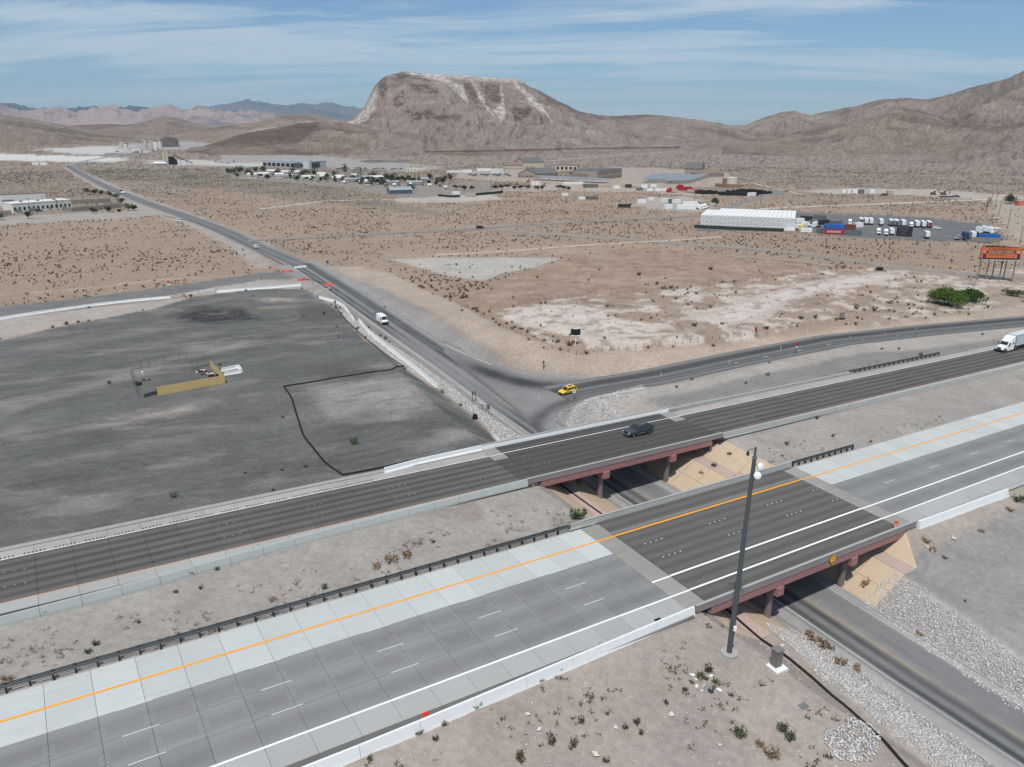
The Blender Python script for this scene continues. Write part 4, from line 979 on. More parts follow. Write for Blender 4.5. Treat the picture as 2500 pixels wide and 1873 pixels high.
c = c*(1-dk[:, :, None])+AD*dk[:, :, None]; c = c*(1-rk[:, :, None])+AD*rk[:, :, None]
ye = np.clip(gauss(o_-.16, .13)+gauss(o_+.16, .13), 0, 1)*sstep(.3, .5, nz)*.42*(1-.6*sstep(130, 150, V_)); c = c*(1-ye[:, :, None])+AYEL*ye[:, :, None]
wl = gauss(o_+np.interp(V_, [-30, 118, 150, 330], [3.9, 3.9, 4.3, 4.1]), .12)*.75; c = c*(1-wl[:, :, None])+np.array(lin(200,200,198))*wl[:, :, None]
wr = gauss(o_-np.interp(V_, [-30, 118, 330], [4.9, 4.9, 6.6]), .12)*.5*(1-sstep(116, 122, V_)*(1-sstep(172, 180, V_))); c = c*(1-wr[:, :, None])+np.array(lin(200,200,198))*wr[:, :, None]
sh = np.clip(sstep(4.6, 5.4, o_)*(1-sstep(118, 130, V_))+sstep(-4.2, -4.9, -np.abs(o_))*0+sstep(4.3, 4.9, -o_), 0, 1)*.7*(.6+.6*nz); sh = np.clip(sh, 0, 1); c = c*(1-sh[:, :, None])+np.array(lin(166,164,161))*sh[:, :, None]
cross = strip('cross_road', 'grey asphalt cross road passing under both freeway bridges', np.stack([X_, Y_, Z_], 2), c)
# kerb on the right side of the underpass
b = MB(); last = None
for a, c_ in zip(np.arange(20, 116, 4), np.arange(24, 120, 4)):
    pts = []
    for v_ in (a, c_):
        uu = float(road_u(v_))+6.02
        for du, h in ((0,.03),(.0,.17),(.22,.17),(.22,-.2)):
            x, y = xy_of(uu+du, v_); pts.append((x, y, float(road_z(v_))+h))
    b.add(pts, [(0,1,5,4),(1,2,6,5),(2,3,7,6)])
b.build('kerb', M_CONC, cross)
# continuation of the cross road to the hills
cl_px = [(700,622),(640,585),(560,535),(480,497),(400,467),(320,440),(250,413),(200,389),(165,370),(146,358)]
far = ats(cl_px)[:, :2]; start = np.array(xy_of(float(road_u(329)), 329))+np.array([0, 0])
far = np.vstack([start, far[2:]])
def smooth_line(P, n):
    P = np.asarray(P); d = np.r_[0, np.cumsum(np.hypot(*np.diff(P, axis=0).T))]; t = np.linspace(0, d[-1], n)
    Q = np.c_[np.interp(t, d, P[:, 0]), np.interp(t, d, P[:, 1])]
    for _ in range(max(2, n//12)):
        Q[1:-1] = .25*Q[:-2]+.5*Q[1:-1]+.25*Q[2:]
    return Q
def ribbon(name, label, P, w, n, col, dz=.06, k_=15, cat=None, marks=True, parent=None):
    Q = smooth_line(P, n); T = np.gradient(Q, axis=0); T /= np.hypot(T[:, 0], T[:, 1])[:, None]; Nn = np.c_[-T[:, 1], T[:, 0]]
    s = np.linspace(-1, 1, k_)
    ww = (np.interp(np.linspace(0, 1, n), np.linspace(0, 1, len(w)), w) if isinstance(w, (list, tuple)) else np.full(n, w))
    X = Q[:, :1]+Nn[:, :1]*ww[:, None]*s; Y = Q[:, 1:]+Nn[:, 1:]*ww[:, None]*s
    Z = terrain(X, Y, False)+dz
    nz = fbm(X/6, Y/6, 151, 4)
    off = s[None, :]*ww[:, None]
    c = np.array(col)*(.86+.28*nz)[:, :, None]
    if marks:
        d = np.clip(gauss(np.abs(off)-1.9, .9), 0, 1)*.55; c = c*(1-d[:, :, None])+AD*d[:, :, None]
        e = gauss(np.abs(off)-ww[:, None]*.88, .3)*.4; c = c*(1-e[:, :, None])+AL*e[:, :, None]
    return strip(name, label, np.stack([X, Y, Z], 2), c, parent)
ribbon('cross_road_beyond', 'grey asphalt road running away to the quarry hills', far, [5.6, 5.4, 5, 5], 220, lin(120,120,120), .08, 17)
ribbon('far_road', 'pale road climbing left of the far bend toward the plant', ats([(143,358),(170,350),(215,343),(260,334),(300,327),(345,320)])[:, :2], 4.5, 60, lin(150,147,143), .15, 7, marks=False)
ribbon('side_road', 'narrow grey road crossing the desert field', ats([(536,520),(600,519),(700,512),(850,504),(1000,497),(1150,486),(1300,478),(1450,471),(1530,465),(1600,440),(1650,425),(1700,412)])[:, :2], 3.2, 160, lin(128,126,124), .10, 7, marks=False)
ribbon('side_road', 'narrow grey lane branching toward the container yard', ats([(1070,497),(1200,508),(1320,515),(1480,528),(1560,533),(1700,545),(1800,558),(1900,572),(2000,585),(2212,600),(2400,610)])[:, :2], 2.8, 140, lin(140,136,132), .08, 7, marks=False)
# slip road from the junction up to the right
uu = np.r_[np.arange(99, 150, .5), np.arange(150, 340, 1.2)]; tt = np.linspace(-1, 1, 44)
qv = slip_v(uu); wl_ = np.interp(uu, [84, 100, 120, 160, 340], [6.2, 6.0, 5.8, 5.6, 5.5])
U_ = np.repeat(uu[:, None], len(tt), 1); V_ = qv[:, None]+wl_[:, None]*tt; o_ = wl_[:, None]*tt
X_, Y_ = xy_of(U_, V_); Z_ = np.repeat(np.interp(uu, _qu, _qz)[:, None], len(tt), 1)+.04+.012*sstep(84, 100, U_)
nz = fbm(U_/9, V_/1.3, 161, 4)
c = np.array(lin(106,106,106))*(.86+.28*nz)[:, :, None]
dk = np.clip(gauss(o_-2.0, 1.7)*1.1+gauss(o_+1.7, .6)*.5+gauss(o_+3.4, .6)*.4, 0, 1)*(.6+.5*nz); c = c*(1-dk[:, :, None])+np.array(lin(62,63,64))*dk[:, :, None]
lt = gauss(o_-4.6, .4)*.35+gauss(o_+.2, .2)*.4+gauss(o_+4.2, .12)*.5*sstep(110, 130, U_); lt = np.clip(lt, 0, 1); c = c*(1-lt[:, :, None])+AL*lt[:, :, None]
slip = strip('slip_road', 'dark asphalt slip road sweeping right from the junction', np.stack([X_, Y_, Z_], 2), c)
for au in (150, 160, 172, 183, 195, 208):      # worn arrows along the slip road
    v_ = float(slip_v(au)); z_ = float(np.interp(au, _qu, _qz))+.062
    for dv in ((-2.3,) if au < 190 else (-2.3, 1.6)):
        pts = [(-.1,-.08),(.9,-.08),(.9,-.3),(1.7,0),(.9,.3),(.9,.08),(-.1,.08)]
        b = MB(); b.add([(*xy_of(au-p[0], v_+dv+p[1]*1.3), z_) for p in pts], [tuple(range(7))]); b.build('arrow_marking', mat('worn_white_paint', lin(176,176,174), .8, var=.2, scale=3), slip)
# the apron where the two roads meet
J = ats([(955,732),(1010,763),(1060,785),(1118,802),(1175,816),(1230,820),(1300,818),(1300,858),(1262,866),(1245,874),(1214,884),(1203,900),(1202,916),(1226,936),(1180,952),(1105,882),(1010,806),(958,762)])[:, :2]
ju, jv = uv_of(J[:, 0], J[:, 1])
gu = np.arange(ju.min()-.5, ju.max()+.5, .22); gv = np.arange(jv.min()-.5, jv.max()+.5, .22)
GU, GV = np.meshgrid(gu, gv); gx_, gy_ = xy_of(GU, GV)
sd = poly_sd(gx_.ravel(), gy_.ravel(), J).reshape(GU.shape)
zz_ = np.maximum(road_z(GV), np.where(GU > road_u(GV)+6.6, -9, -9))
wq = sstep(7, 18, GU-road_u(GV)); zz_ = road_z(np.clip(GV, 110, 200))*(1-wq)+np.interp(GU, _qu, _qz)*wq
zz_ = np.maximum(zz_, terrain(gx_, gy_, False)+.05)+.045
nz = fbm(GU/5, GV/5, 171, 4)
c = np.array(lin(130,129,128))*(.84+.32*nz)[:, :, None]
def trackpx(pts, w, a):
    global c
    W = smooth_line(ats(pts)[:, :2], 40)
    d = line_d(gx_.ravel(), gy_.ravel(), [tuple(p) for p in W]).reshape(GU.shape)
    k_ = gauss(d, w)*a*(.55+.7*nz)*(1-.8*sstep(158, 178, GV)); k_ = np.clip(k_, 0, 1)[:, :, None]; c = c*(1-k_)+np.array(lin(64,65,66))*k_
def lightpx(pts, w, a, col=(176,175,172)):
    global c
    W = smooth_line(ats(pts)[:, :2], 40)
    d = line_d(gx_.ravel(), gy_.ravel(), [tuple(p) for p in W]).reshape(GU.shape)
    k_ = np.clip(gauss(d, w)*a, 0, 1)[:, :, None]; c = c*(1-k_)+np.array(lin(*col))*k_
trackpx([(900,718),(950,752),(1000,782),(1078,815),(1150,832),(1230,837),(1320,828),(1420,806)], 3.2, 1.15)
trackpx([(1420,826),(1300,850),(1240,862),(1195,880),(1165,900),(1150,925),(1160,955)], 2.0, .7)
trackpx([(960,770),(1050,840),(1110,890),(1160,950)], 1.5, .75)
trackpx([(1170,900),(1150,905),(1180,950)], 1.3, .35)
lightpx([(1110,800),(1160,812),(1240,816),(1330,812)], .7, .5)
lightpx([(1201,905),(1212,925)], .16, .9, (215,216,215)); lightpx([(1203,917),(1224,935)], .16, .9, (215,216,215))
lightpx([(1080,800),(1150,800)], .1, .0)
lightpx([(960,745),(1010,768),(1060,788)], .2, .7, (205,206,205))
keep = sd > 0
nv_, nu_ = GU.shape; idx = np.arange(nv_*nu_).reshape(nv_, nu_)
km = keep[:-1, :-1] & keep[1:, :-1] & keep[:-1, 1:] & keep[1:, 1:]
Fq = np.stack([idx[:-1, :-1][km], idx[:-1, 1:][km], idx[1:, 1:][km], idx[1:, :-1][km]], 1)
used = np.unique(Fq); rm = np.full(nv_*nu_, -1); rm[used] = np.arange(len(used))
me = npmesh('junction_road', np.c_[gx_.ravel(), gy_.ravel(), zz_.ravel()][used], rm[Fq], m_road, {'col': np.clip(c.reshape(-1, 3)[used], .01, .9)})
tag(obj('junction_road', me), 'fan of worn asphalt where the slip road meets the cross road', 'road', kind='structure')

for i_, (p_, c_, w_) in enumerate(TRACKS):
    if p_[0][1] <= 560:
        ribbon('dirt_track', 'pale dirt track across the desert scrub', ats(p_)[:, :2], w_, 60, tuple(x*.80 for x in c_), .10, 5, marks=False)
# ------------------------------------------------------------------ things on and beside the near roads
def atp(px, py, h=0.0):
    """where a view line meets the freeway's surface"""
    d = rays([(px, py)])[0]
    t = (PC+h-CAM_Z)/(d[2]-PA*d[0]-PB*d[1])
    return Vector((d[0]*t, d[1]*t, CAM_Z+d[2]*t))
def paint(name, rgb, rough=.35, metal=0.0): return mat('paint_'+name, lin(*rgb), rough, metal, var=.03, scale=1.5, spec=.5)
M_GLASS = mat('dark_glass', (0.012, 0.016, 0.018), .08, var=.1, spec=.8)
M_TYRE = mat('tyre_rubber', (0.016, 0.016, 0.016), .85)
M_RIM = mat('wheel_rim', lin(150,152,154), .4, .7, var=.05)
M_DARKP = mat('dark_plastic', (0.022, 0.022, 0.023), .6)
M_LAMP = mat('headlamp_lens', lin(215,220,222), .2, var=.02, spec=.6)
M_TAIL = mat('tail_lamp', lin(150,20,18), .3, var=.02)
M_CHROME = mat('chrome_trim', lin(200,202,204), .2, .8, var=.02)
def ring6(x, zb, zs, zt, wb, ws, wt): return [(x,-wb,zb),(x,wb,zb),(x,ws,zs),(x,wt,zt),(x,-wt,zt),(x,-ws,zs)]
def wheels(T, xs, hy, r, w):
    for x in xs:
        for s in (-1, 1):
            t = MB().wheel(x, s*hy, r, r, w).build('wheel', M_TYRE, T)
            MB().wheel(x, s*(hy+w*.32), r, r*.58, w*.45, 10).build('rim', M_RIM, t)
def suv(name, label, loc, rz, m, cat='car', taxi=False, s=1.0, group=None, simple=False):
    T = thing(name, label, cat, loc, rz, group); T.scale = (s, s, s)
    b = MB().rings([ring6(*q) for q in [(-2.28,.5,.78,.98,.70,.84,.78),(-2.12,.34,.82,1.04,.84,.92,.86),(-1.2,.3,.82,1.02,.88,.93,.88),(.9,.3,.80,1.0,.88,.93,.87),(1.25,.3,.78,.97,.88,.93,.84),(2.0,.32,.74,.86,.84,.90,.78),(2.26,.42,.62,.70,.68,.78,.66)]])
    b.build('body', m, T, smooth=False)
    MB().hexa([(-2.1,-.84,1.0),(1.12,-.84,1.0),(1.12,.84,1.0),(-2.1,.84,1.0),(-1.72,-.66,1.56),(.22,-.66,1.56),(.22,.66,1.56),(-1.72,.66,1.56)]).build('window_glass', M_GLASS, T)
    MB().hexa([(-1.82,-.69,1.54),(.30,-.69,1.54),(.30,.69,1.54),(-1.82,.69,1.54),(-1.7,-.60,1.64),(.12,-.60,1.64),(.12,.60,1.64),(-1.7,.60,1.64)]).build('roof', m, T)
    for sy in (-1, 1):
        b = MB()
        for xa, xb, r in ((1.14,.28,.05),(-.35,-.35,.05),(-1.35,-1.25,.08),(-2.1,-1.76,.07)):
            b.tube([(xa,sy*.85,1.0),(xb,sy*.68,1.56)], r, 5)
        b.build('pillar', m, T)
    if simple:
        b = MB()
        wheels(T, (-1.35, 1.38), .80, .36, .22); return T
    for sy in (-1, 1):
        MB().box(2.02, 2.24, sy*.62-.16, sy*.62+.16, .66, .78).build('headlight', M_LAMP, T)
        MB().box(-2.28, -2.14, sy*.7-.14, sy*.7+.14, .84, 1.0).build('tail_light', M_TAIL, T)
        MB().box(.78, .95, sy*.99-.09, sy*.99+.09, 1.0, 1.14).build('mirror', M_DARKP, T)
    MB().box(2.1, 2.33, -.62, .62, .34, .56).build('bumper', M_DARKP, T)
    MB().box(-1.9, 1.9, -.945, .945, .28, .38).build('sill', M_DARKP, T)
    wheels(T, (-1.35, 1.38), .80, .36, .22)
    return T
def van(name, label, loc, rz, m, s=1.0):
    T = thing(name, label, 'van', loc, rz); T.scale = (s, s, s)
    R = lambda x, zb, zt, wb, wt: [(x,-wb,zb),(x,wb,zb),(x,wb*1.0,zt*.62),(x,wt,zt),(x,-wt,zt),(x,-wb,zt*.62)]
    MB().rings([R(-3.0,.5,2.45,.98,.86), R(-2.9,.42,2.55,1.0,.88), R(1.1,.42,2.55,1.0,.88), R(1.5,.42,2.42,1.0,.84), R(2.35,.42,1.42,1.0,.92), R(2.85,.45,1.2,.95,.85), R(3.0,.5,1.05,.86,.78)]).build('body', m, T)
    MB().hexa([(2.33,-.86,1.46),(2.41,-.86,1.46),(2.41,.86,1.46),(2.33,.86,1.46),(1.56,-.74,2.34),(1.64,-.74,2.36),(1.64,.74,2.36),(1.56,.74,2.34)]).build('windscreen', M_GLASS, T)
    for sy in (-1, 1):
        MB().hexa([(1.1,sy*1.0-.02,1.4),(2.1,sy*1.0-.02,1.4),(2.1,sy*1.0+.02,1.4),(1.1,sy*1.0+.02,1.4),(1.1,sy*.95-.02,2.0),(1.66,sy*.95-.02,2.0),(1.66,sy*.95+.02,2.0),(1.1,sy*.95+.02,2.0)]).build('side_window', M_GLASS, T)
        MB().box(1.95, 2.1, sy*1.16-.12, sy*1.16+.12, 1.35, 1.7).build('mirror', M_DARKP, T)
        MB().box(2.75, 3.0, sy*.72-.16, sy*.72+.16, .86, 1.08).build('headlight', M_LAMP, T)
    MB().box(2.7, 3.08, -.96, .96, .3, .84).build('bumper', M_DARKP, T)
    MB().box(-3.05, -2.6, -.9, .9, .34, .6).build('rear_bumper', M_DARKP, T)
    wheels(T, (-1.9, 1.95), .86, .36, .24)
    return T
def pickup(name, label, loc, rz, m, group=None):
    T = thing(name, label, 'pickup', loc, rz, group)
    MB().rings([ring6(*q) for q in [(-2.95,.62,.95,1.28,.90,.96,.92),(-2.8,.55,.95,1.32,.95,1.0,.95),(-1.0,.5,.95,1.32,.96,1.01,.96),(.9,.5,.95,1.26,.96,1.01,.95),(1.15,.5,.95,1.24,.96,1.01,.92),(2.5,.52,.92,1.16,.96,1.0,.88),(2.88,.6,.85,1.08,.86,.92,.80)]]).build('body', m, T)
    MB().hexa([(-1.0,-.92,1.26),(1.2,-.92,1.24),(1.2,.92,1.24),(-1.0,.92,1.26),(-.82,-.74,1.86),(.32,-.74,1.86),(.32,.74,1.86),(-.82,.74,1.86)]).build('window_glass', M_GLASS, T)
    MB().hexa([(-.92,-.77,1.83),(.40,-.77,1.83),(.40,.77,1.83),(-.92,.77,1.83),(-.8,-.66,1.93),(.24,-.66,1.93),(.24,.66,1.93),(-.8,.66,1.93)]).build('roof', m, T)
    for sy in (-1, 1):
        b = MB()
        for xa, xb, r in ((1.22,.36,.05),(.05,-.1,.05),(-1.0,-.86,.07)): b.tube([(xa,sy*.93,1.25),(xb,sy*.76,1.86)], r, 5)
        b.build('pillar', m, T)
        MB().box(2.62, 2.9, sy*.74-.14, sy*.74+.14, .86, 1.06).build('headlight', M_LAMP, T)
        MB().box(.85, 1.05, sy*1.12-.12, sy*1.12+.12, 1.22, 1.42).build('mirror', m, T)
        MB().box(-1.2, 1.1, sy*1.0-.06, sy*1.0+.06, .42, .5).build('step_bar', M_CHROME, T)
    MB().box(2.84, 2.93, -.62, .62, .74, 1.04).build('grille', M_DARKP, T)
    MB().box(2.78, 3.02, -.94, .94, .52, .70).build('bumper', M_CHROME, T)
    MB().box(-2.86, -1.06, -.86, .86, 1.30, 1.36).build('bed_cover', M_DARKP, T)
    MB().box(-3.02, -2.88, -.9, .9, .55, .72).build('rear_bumper', M_CHROME, T)
    wheels(T, (-1.85, 1.85), .88, .42, .28)
    return T
def trailer_box(T, x0, x1, m, w=1.3, zb=1.15, zt=4.1, doors=True, name='trailer'):
    MB().box(x0, x1, -w, w, zb, zt).build('box', m, T)
    b = MB().box(x0+.1, x1-1.5, -.5, .5, .9, zb-.01); b.build('chassis', M_DARKP, T)
    b = MB()
    for sx in (x0-.02, x1+.02):
        for sy in (-w, w): b.box(sx-.03, sx+.03, sy-.06, sy+.06, zb, zt+.01)
    for sy in (-w-.02, w+.02): b.box(x0, x1, sy-.03, sy+.03, zt-.12, zt+.02)
    b.build('edge_trim', M_RIM, T)
    if doors:
        d = MB().box(x0-.05, x0-.02, -w+.12, -.03, zb+.1, zt-.15).build('door', m, T)
        d = MB().box(x0-.05, x0-.02, .03, w-.12, zb+.1, zt-.15).build('door', m, T)
def trailer(name, label, loc, rz, m, L=14.6, group=None, s=1.0, face=None):
    T = thing(name, label, 'trailer', loc, rz, group); T.scale = (s, s, s)
    trailer_box(T, -L/2, L/2, m)
    for sx in (-L/2+1.2, -L/2+2.5):
        for sy in (-1, 1): MB().wheel(sx, sy*1.05, .5, .5, .5, 10).build('wheel', M_TYRE, T)
    b = MB()
    for sy in (-.8, .8): b.box(L/2-3.0, L/2-2.85, sy-.08, sy+.08, 0, 1.14)
    b.build('landing_gear', M_DARKP, T)
    if face: MB().box(-L/2-.09, -L/2-.055, -1.1, 1.1, 1.3, 3.85).build('door_panel', face, T)
    return T
def tractor(name, label, loc, rz, m, group=None, T=None, x=0.0):
    if T is None: T = thing(name, label, 'truck', loc, rz, group)
    R = lambda xx, zb, zs, zt, wb, ws, wt: [(xx+x,-wb,zb),(xx+x,wb,zb),(xx+x,ws,zs),(xx+x,wt,zt),(xx+x,-wt,zt),(xx+x,-ws,zs)]
    MB().rings([R(1.6,.75,1.5,1.85,1.0,1.0,.85), R(2.6,.75,1.4,1.7,1.0,.98,.78), R(3.3,.75,1.2,1.5,1.05,.95,.66), R(3.65,.8,1.05,1.25,.95,.8,.55)]).build('hood', m, T)
    MB().rings([R(-1.6,.8,2.6,2.75,1.2,1.22,1.1), R(1.0,.8,2.5,2.7,1.2,1.2,1.02), R(1.75,.8,1.85,1.9,1.12,1.1,.98)]).build('cab', m, T)
    MB().rings([R(-1.65,2.6,3.7,3.95,1.2,1.15,1.0), R(-.9,2.6,3.75,4.0,1.2,1.15,1.0), R(.3,2.6,3.2,3.4,1.18,1.05,.85), R(1.2,2.62,2.72,2.8,1.05,.95,.8)]).build('roof_fairing', m, T)
    MB().hexa([(1.78+x,-.98,1.92),(1.84+x,-.98,1.92),(1.84+x,.98,1.92),(1.78+x,.98,1.92),(1.05+x,-.95,2.62),(1.11+x,-.95,2.64),(1.11+x,.95,2.64),(1.05+x,.95,2.62)]).build('windscreen', M_GLASS, T)
    for sy in (-1, 1):
        MB().box(.5+x, 1.3+x, sy*1.21-.02, sy*1.21+.02, 1.9, 2.45).build('side_window', M_GLASS, T)
        MB().box(-1.2+x, -.7+x, sy*1.225-.02, sy*1.225+.02, 1.95, 2.45).build('sleeper_window', M_GLASS, T)
        MB().box(3.0+x, 3.4+x, sy*.86-.14, sy*.86+.14, 1.1, 1.32).build('headlight', M_LAMP, T)
        MB().box(-1.5+x, 1.6+x, sy*1.16-.1, sy*1.16+.1, .35, .95).build('side_skirt', m, T)
        MB().box(1.35+x, 1.5+x, sy*1.4-.12, sy*1.4+.12, 1.7, 2.3).build('mirror', M_DARKP, T)
        for xx in (2.5, -2.4, -3.6):
            w = MB().wheel(xx+x, sy*1.0, .52, .52, .42, 12).build('wheel', M_TYRE, T)
            MB().wheel(xx+x, sy*1.16, .52, .3, .16, 10).build('rim', M_RIM, w)
    MB().box(3.66+x, 3.74+x, -.5, .5, .95, 1.45).build('grille', M_DARKP, T)
    MB().box(3.4+x, 3.86+x, -1.15, 1.15, .4, .82).build('bumper', M_DARKP, T)
    MB().box(-4.4+x, -1.62+x, -.45, .45, .7, 1.0).build('chassis', M_DARKP, T)
    return T
HEAD_SB = AF+math.pi
p = atp(1378, 938); pickup('pickup_truck', 'charcoal pickup truck crossing the far bridge', (p.x, p.y, p.z+.06), HEAD_SB, paint('charcoal', (74,80,90), .3, .3))
p = at(1226, 850); 
tx = suv('taxi', 'yellow taxi with a roof advert on the slip road', (p.x, p.y, p.z+.1), math.atan2(*(xy_of(-1, -.10)[::-1])), paint('taxi_yellow', (240,196,22), .3))
MB().hexa([(-1.15,-.26,1.66),(.15,-.26,1.66),(.15,.26,1.66),(-1.15,.26,1.66),(-1.05,-.03,2.02),(.05,-.03,2.02),(.05,.03,2.02),(-1.05,.03,2.02)]).build('roof_sign', paint('sign_white', (225,228,232), .5), tx)
for sy in (-1, 1): MB().hexa([(-1.1,sy*.275-.01,1.68),(.1,sy*.275-.01,1.68),(.1,sy*.275+.01,1.68),(-1.1,sy*.275+.01,1.68),(-1.02,sy*.1-.01,1.92),(.02,sy*.1-.01,1.92),(.02,sy*.1+.01,1.92),(-1.02,sy*.1+.01,1.92)]).build('roof_advert', mat('advert_purple', lin(58,40,74), .5), tx)
for sy in (-1, 1): text_part('door_lettering', 'TAXI', .34, mat('taxi_lettering', lin(130,70,20), .6), tx, (.1, sy*.935, .72), (math.radians(90), 0, 0 if sy < 0 else math.pi))
p = at(826, 698); v0_ = at(900, 752); van('cargo_van', 'white cargo van coming down the cross road', (p.x, p.y, p.z+.1), math.atan2(v0_.y-p.y, v0_.x-p.x), paint('van_white', (238,241,243), .35), .98)
p = atp(2172, 757); sm = paint('lorry_white', (240,243,244), .35)
T = tractor('semi_truck', 'white articulated lorry entering at the right edge', (p.x, p.y, p.z+.02), HEAD_SB, sm)
trailer_box(T, -18.5, -2.0, mat('trailer_grey_white', lin(196,204,207), .5, var=.04), zt=4.1)
for sx in (-17.2, -15.9):
    for sy in (-1, 1): MB().wheel(sx, sy*1.05, .52, .52, .5, 12).build('wheel', M_TYRE, T)
# cars far along the cross road
for px_, py_, lab, c_, d in [(553,536,'white saloon driving away up the cross road past the side road', (228,230,232), 1), (384,479,'white car on the cross road level with the desert compound', (232,234,236), -1), (240,404,'pale car farthest up the cross road', (210,214,216), -1)]:
    p = at(px_, py_); q = at(px_-20*d, py_-9*d) ; suv('car', lab, (p.x, p.y, p.z+.1), math.atan2(q.y-p.y, q.x-p.x), paint('car_%d' % px_, c_), simple=True)
p = at(265, 419); q = at(300, 432); T = thing('flatbed_truck', 'white flatbed truck with a dark rear on the cross road', 'truck', (p.x, p.y, p.z+.1), math.atan2(q.y-p.y, q.x-p.x))
MB().box(1.2, 3.4, -1.1, 1.1, .7, 2.3).build('cab', sm, T); MB().box(-3.6, 1.0, -1.2, 1.2, .9, 1.5).build('bed', sm, T); MB().box(-3.8, -3.2, -1.2, 1.2, .9, 3.0).build('headboard', M_DARKP, T); wheels(T, (-2.2, 2.3), 1.0, .45, .3)
p = at(1037, 494); q = at(1100, 490); suv('car', 'black car on the narrow desert road', (p.x, p.y, p.z+.1), math.atan2(q.y-p.y, q.x-p.x), paint('car_black', (30,31,34)), simple=True)
p = at(1680, 468); q = at(1700, 467)

# ------------------------------------------------------------------ camera pole, cabinet, hose, barrel, signs
p = atg(1575, 1411); H = height_at(p, 972)
T = thing('surveillance_pole', 'tall grey steel pole with camera and round antennas before the near bridge', 'pole', p)
b = MB(); n = 12
b.tube([(0,0,.25),(.22,0,H*.42),(.36,0,H*.75),(.5,0,H-.9)], [.31,.27,.235,.21], 12); b.build('shaft', M_POLE, T)
MB().tube([(.22,0,H*.41),(.225,0,H*.425)], .29, 12).build('joint_collar', M_POLE, T)
MB().cyl(0, 0, -.4, .26, .95, 20).build('footing', M_CONC, T)
MB().cyl(.5, 0, H-.9, H-.75, .28, 12).build('cap_plate', M_RIM, T); MB().cyl(.5, 0, H-.75, H+.3, .11, 10).build('mast', M_POLE, T)
cm_ = MB().tube([(.5,0,H+.2),(.1,-.08,H+.12),(-.25,-.12,H+.05),(-.28,-.12,H-.15)], .04, 8).build('camera_arm', M_STEEL, T)
MB().tube([(-.28,-.12,H-.12),(-.28,-.12,H-.32),(-.28,-.12,H-.5)], [.08,.17,.13], 12).build('camera_dome', M_DARKP, cm_)
MB().tube([(-.28,-.12,H-.5),(-.26,-.15,H-.62)], [.1,.04], 10).build('camera_lens', M_GLASS, cm_)
for dx, dy, dz, r, ax in ((1.12, -.2, H-1.75, .40, (.45,-.75,.2)), (.72, -.75, H-2.5, .40, (.1,-.9,.25))):
    a = Vector(ax).normalized(); c0 = Vector((dx, dy, dz))
    d_ = MB().tube([c0-a*.22, c0, c0+a*.12, c0+a*.2], [r*.7, r, r*.94, r*.4], 20).build('antenna_dish', M_WHT, T)
    MB().tube([c0-a*.2, (.42, 0, dz+.3)], .06, 6).build('bracket', M_STEEL, d_)
b = MB(); b.box(.02, .34, -.62, -.42, 3.4, 3.95); b.build('junction_box', M_WHT, T)
p = atg(1680, 1442); T = thing('utility_cabinet', 'grey steel utility cabinet on a white concrete pad', 'cabinet', p, math.radians(28))
MB().box(-.85, .85, -.75, .95, -.3, .12).build('pad', M_WCONC, T)
MB().box(-.42, .5, -.1, .75, .121, 2.15).build('body', mat('cabinet_grey', lin(128,122,115), .6, .3, var=.06), T)
MB().box(-.5, .58, -.18, .83, 2.151, 2.27).build('lid', mat('cabinet_lid', lin(140,140,136), .5, .4), T)
MB().box(-.36, .44, -.125, -.102, .25, 2.0).build('door', mat('cabinet_grey', lin(128,122,115)), T)
p = atg(1735, 1526); T = MB().box(-.5, .5, -.35, .35, -.05, .06).build('handhole_box', mat('handhole_grey', lin(112,114,112), .8), None, p, .5); tag(T, 'small grey handhole lid set in the dirt', 'handhole')
def hose(label, pts, r=.13, dz=.06, n=120, name='drain_hose', m=M_FAB, cat='hose'):
    W = ats(pts)[:, :2]; Q = smooth_line(W, n)
    P = [(x, y, ground(x, y)+dz+rnd.uniform(-.01, .02)) for x, y in Q]
    o = Vector(P[0]); b = MB().tube([Vector(q)-o for q in P], r, 7)
    return tag(b.build(name, m, None, o, smooth=True), label, cat)
hose('black drain hose running downhill from under the near bridge', [(1562,1310),(1592,1338),(1640,1380),(1700,1420),(1760,1470),(1830,1530),(1890,1585),(1930,1625),(1975,1680)], .17, .1)
hose('black hose crossing the pink bench below the far bridge', [(1200,1040),(1230,1062),(1262,1085),(1300,1112)], .14, .12)
hose('black filter sock bounding the lower corner of the dark lot', [(873,792),(850,800),(800,806),(720,818),(650,829),(613,834)], .17, .1, 60, 'filter_sock', cat='sock')
hose('black filter sock curving down the dark lot', [(613,834),(630,860),(642,900),(655,940),(680,975),(705,1005),(740,1027)], .17, .1, 60, 'filter_sock', cat='sock')
hose('black filter sock beside the freeway shoulder', [(740,1027),(780,1020),(830,1010),(880,998),(930,988)], .17, .1, 50, 'filter_sock', cat='sock')
hose('black filter sock along the white barrier row by the road', [(727,665),(745,690),(790,732),(830,765),(873,792)], .12, .06, 60, 'filter_sock', cat='sock')
hose('black cable laid over the pale verge between orange nets', [(662,603),(680,607),(696,612),(708,614)], .14, .08, 20, 'cable', cat='cable')
hose('black hose along the far desert verge', [(352,466),(420,480),(455,495),(500,515),(560,545),(610,572)], .16, .08, 60, 'cable', cat='cable')
p = atp(1934, 1141); T = thing('traffic_barrel', 'orange and white traffic barrel at the bridge corner', 'barrel', (p.x, p.y, p.z))
M_ORA = mat('traffic_orange', lin(222,62,30), .6, var=.06)
for z0, z1, m, r0, r1 in ((.1,.3,M_ORA,.33,.32),(.3,.45,M_WHT,.32,.31),(.45,.65,M_ORA,.31,.30),(.65,.8,M_WHT,.30,.29),(.8,1.05,M_ORA,.29,.26)):
    MB().cyl(0,0,z0,z1,r0,14,r1).build('band', m, T)
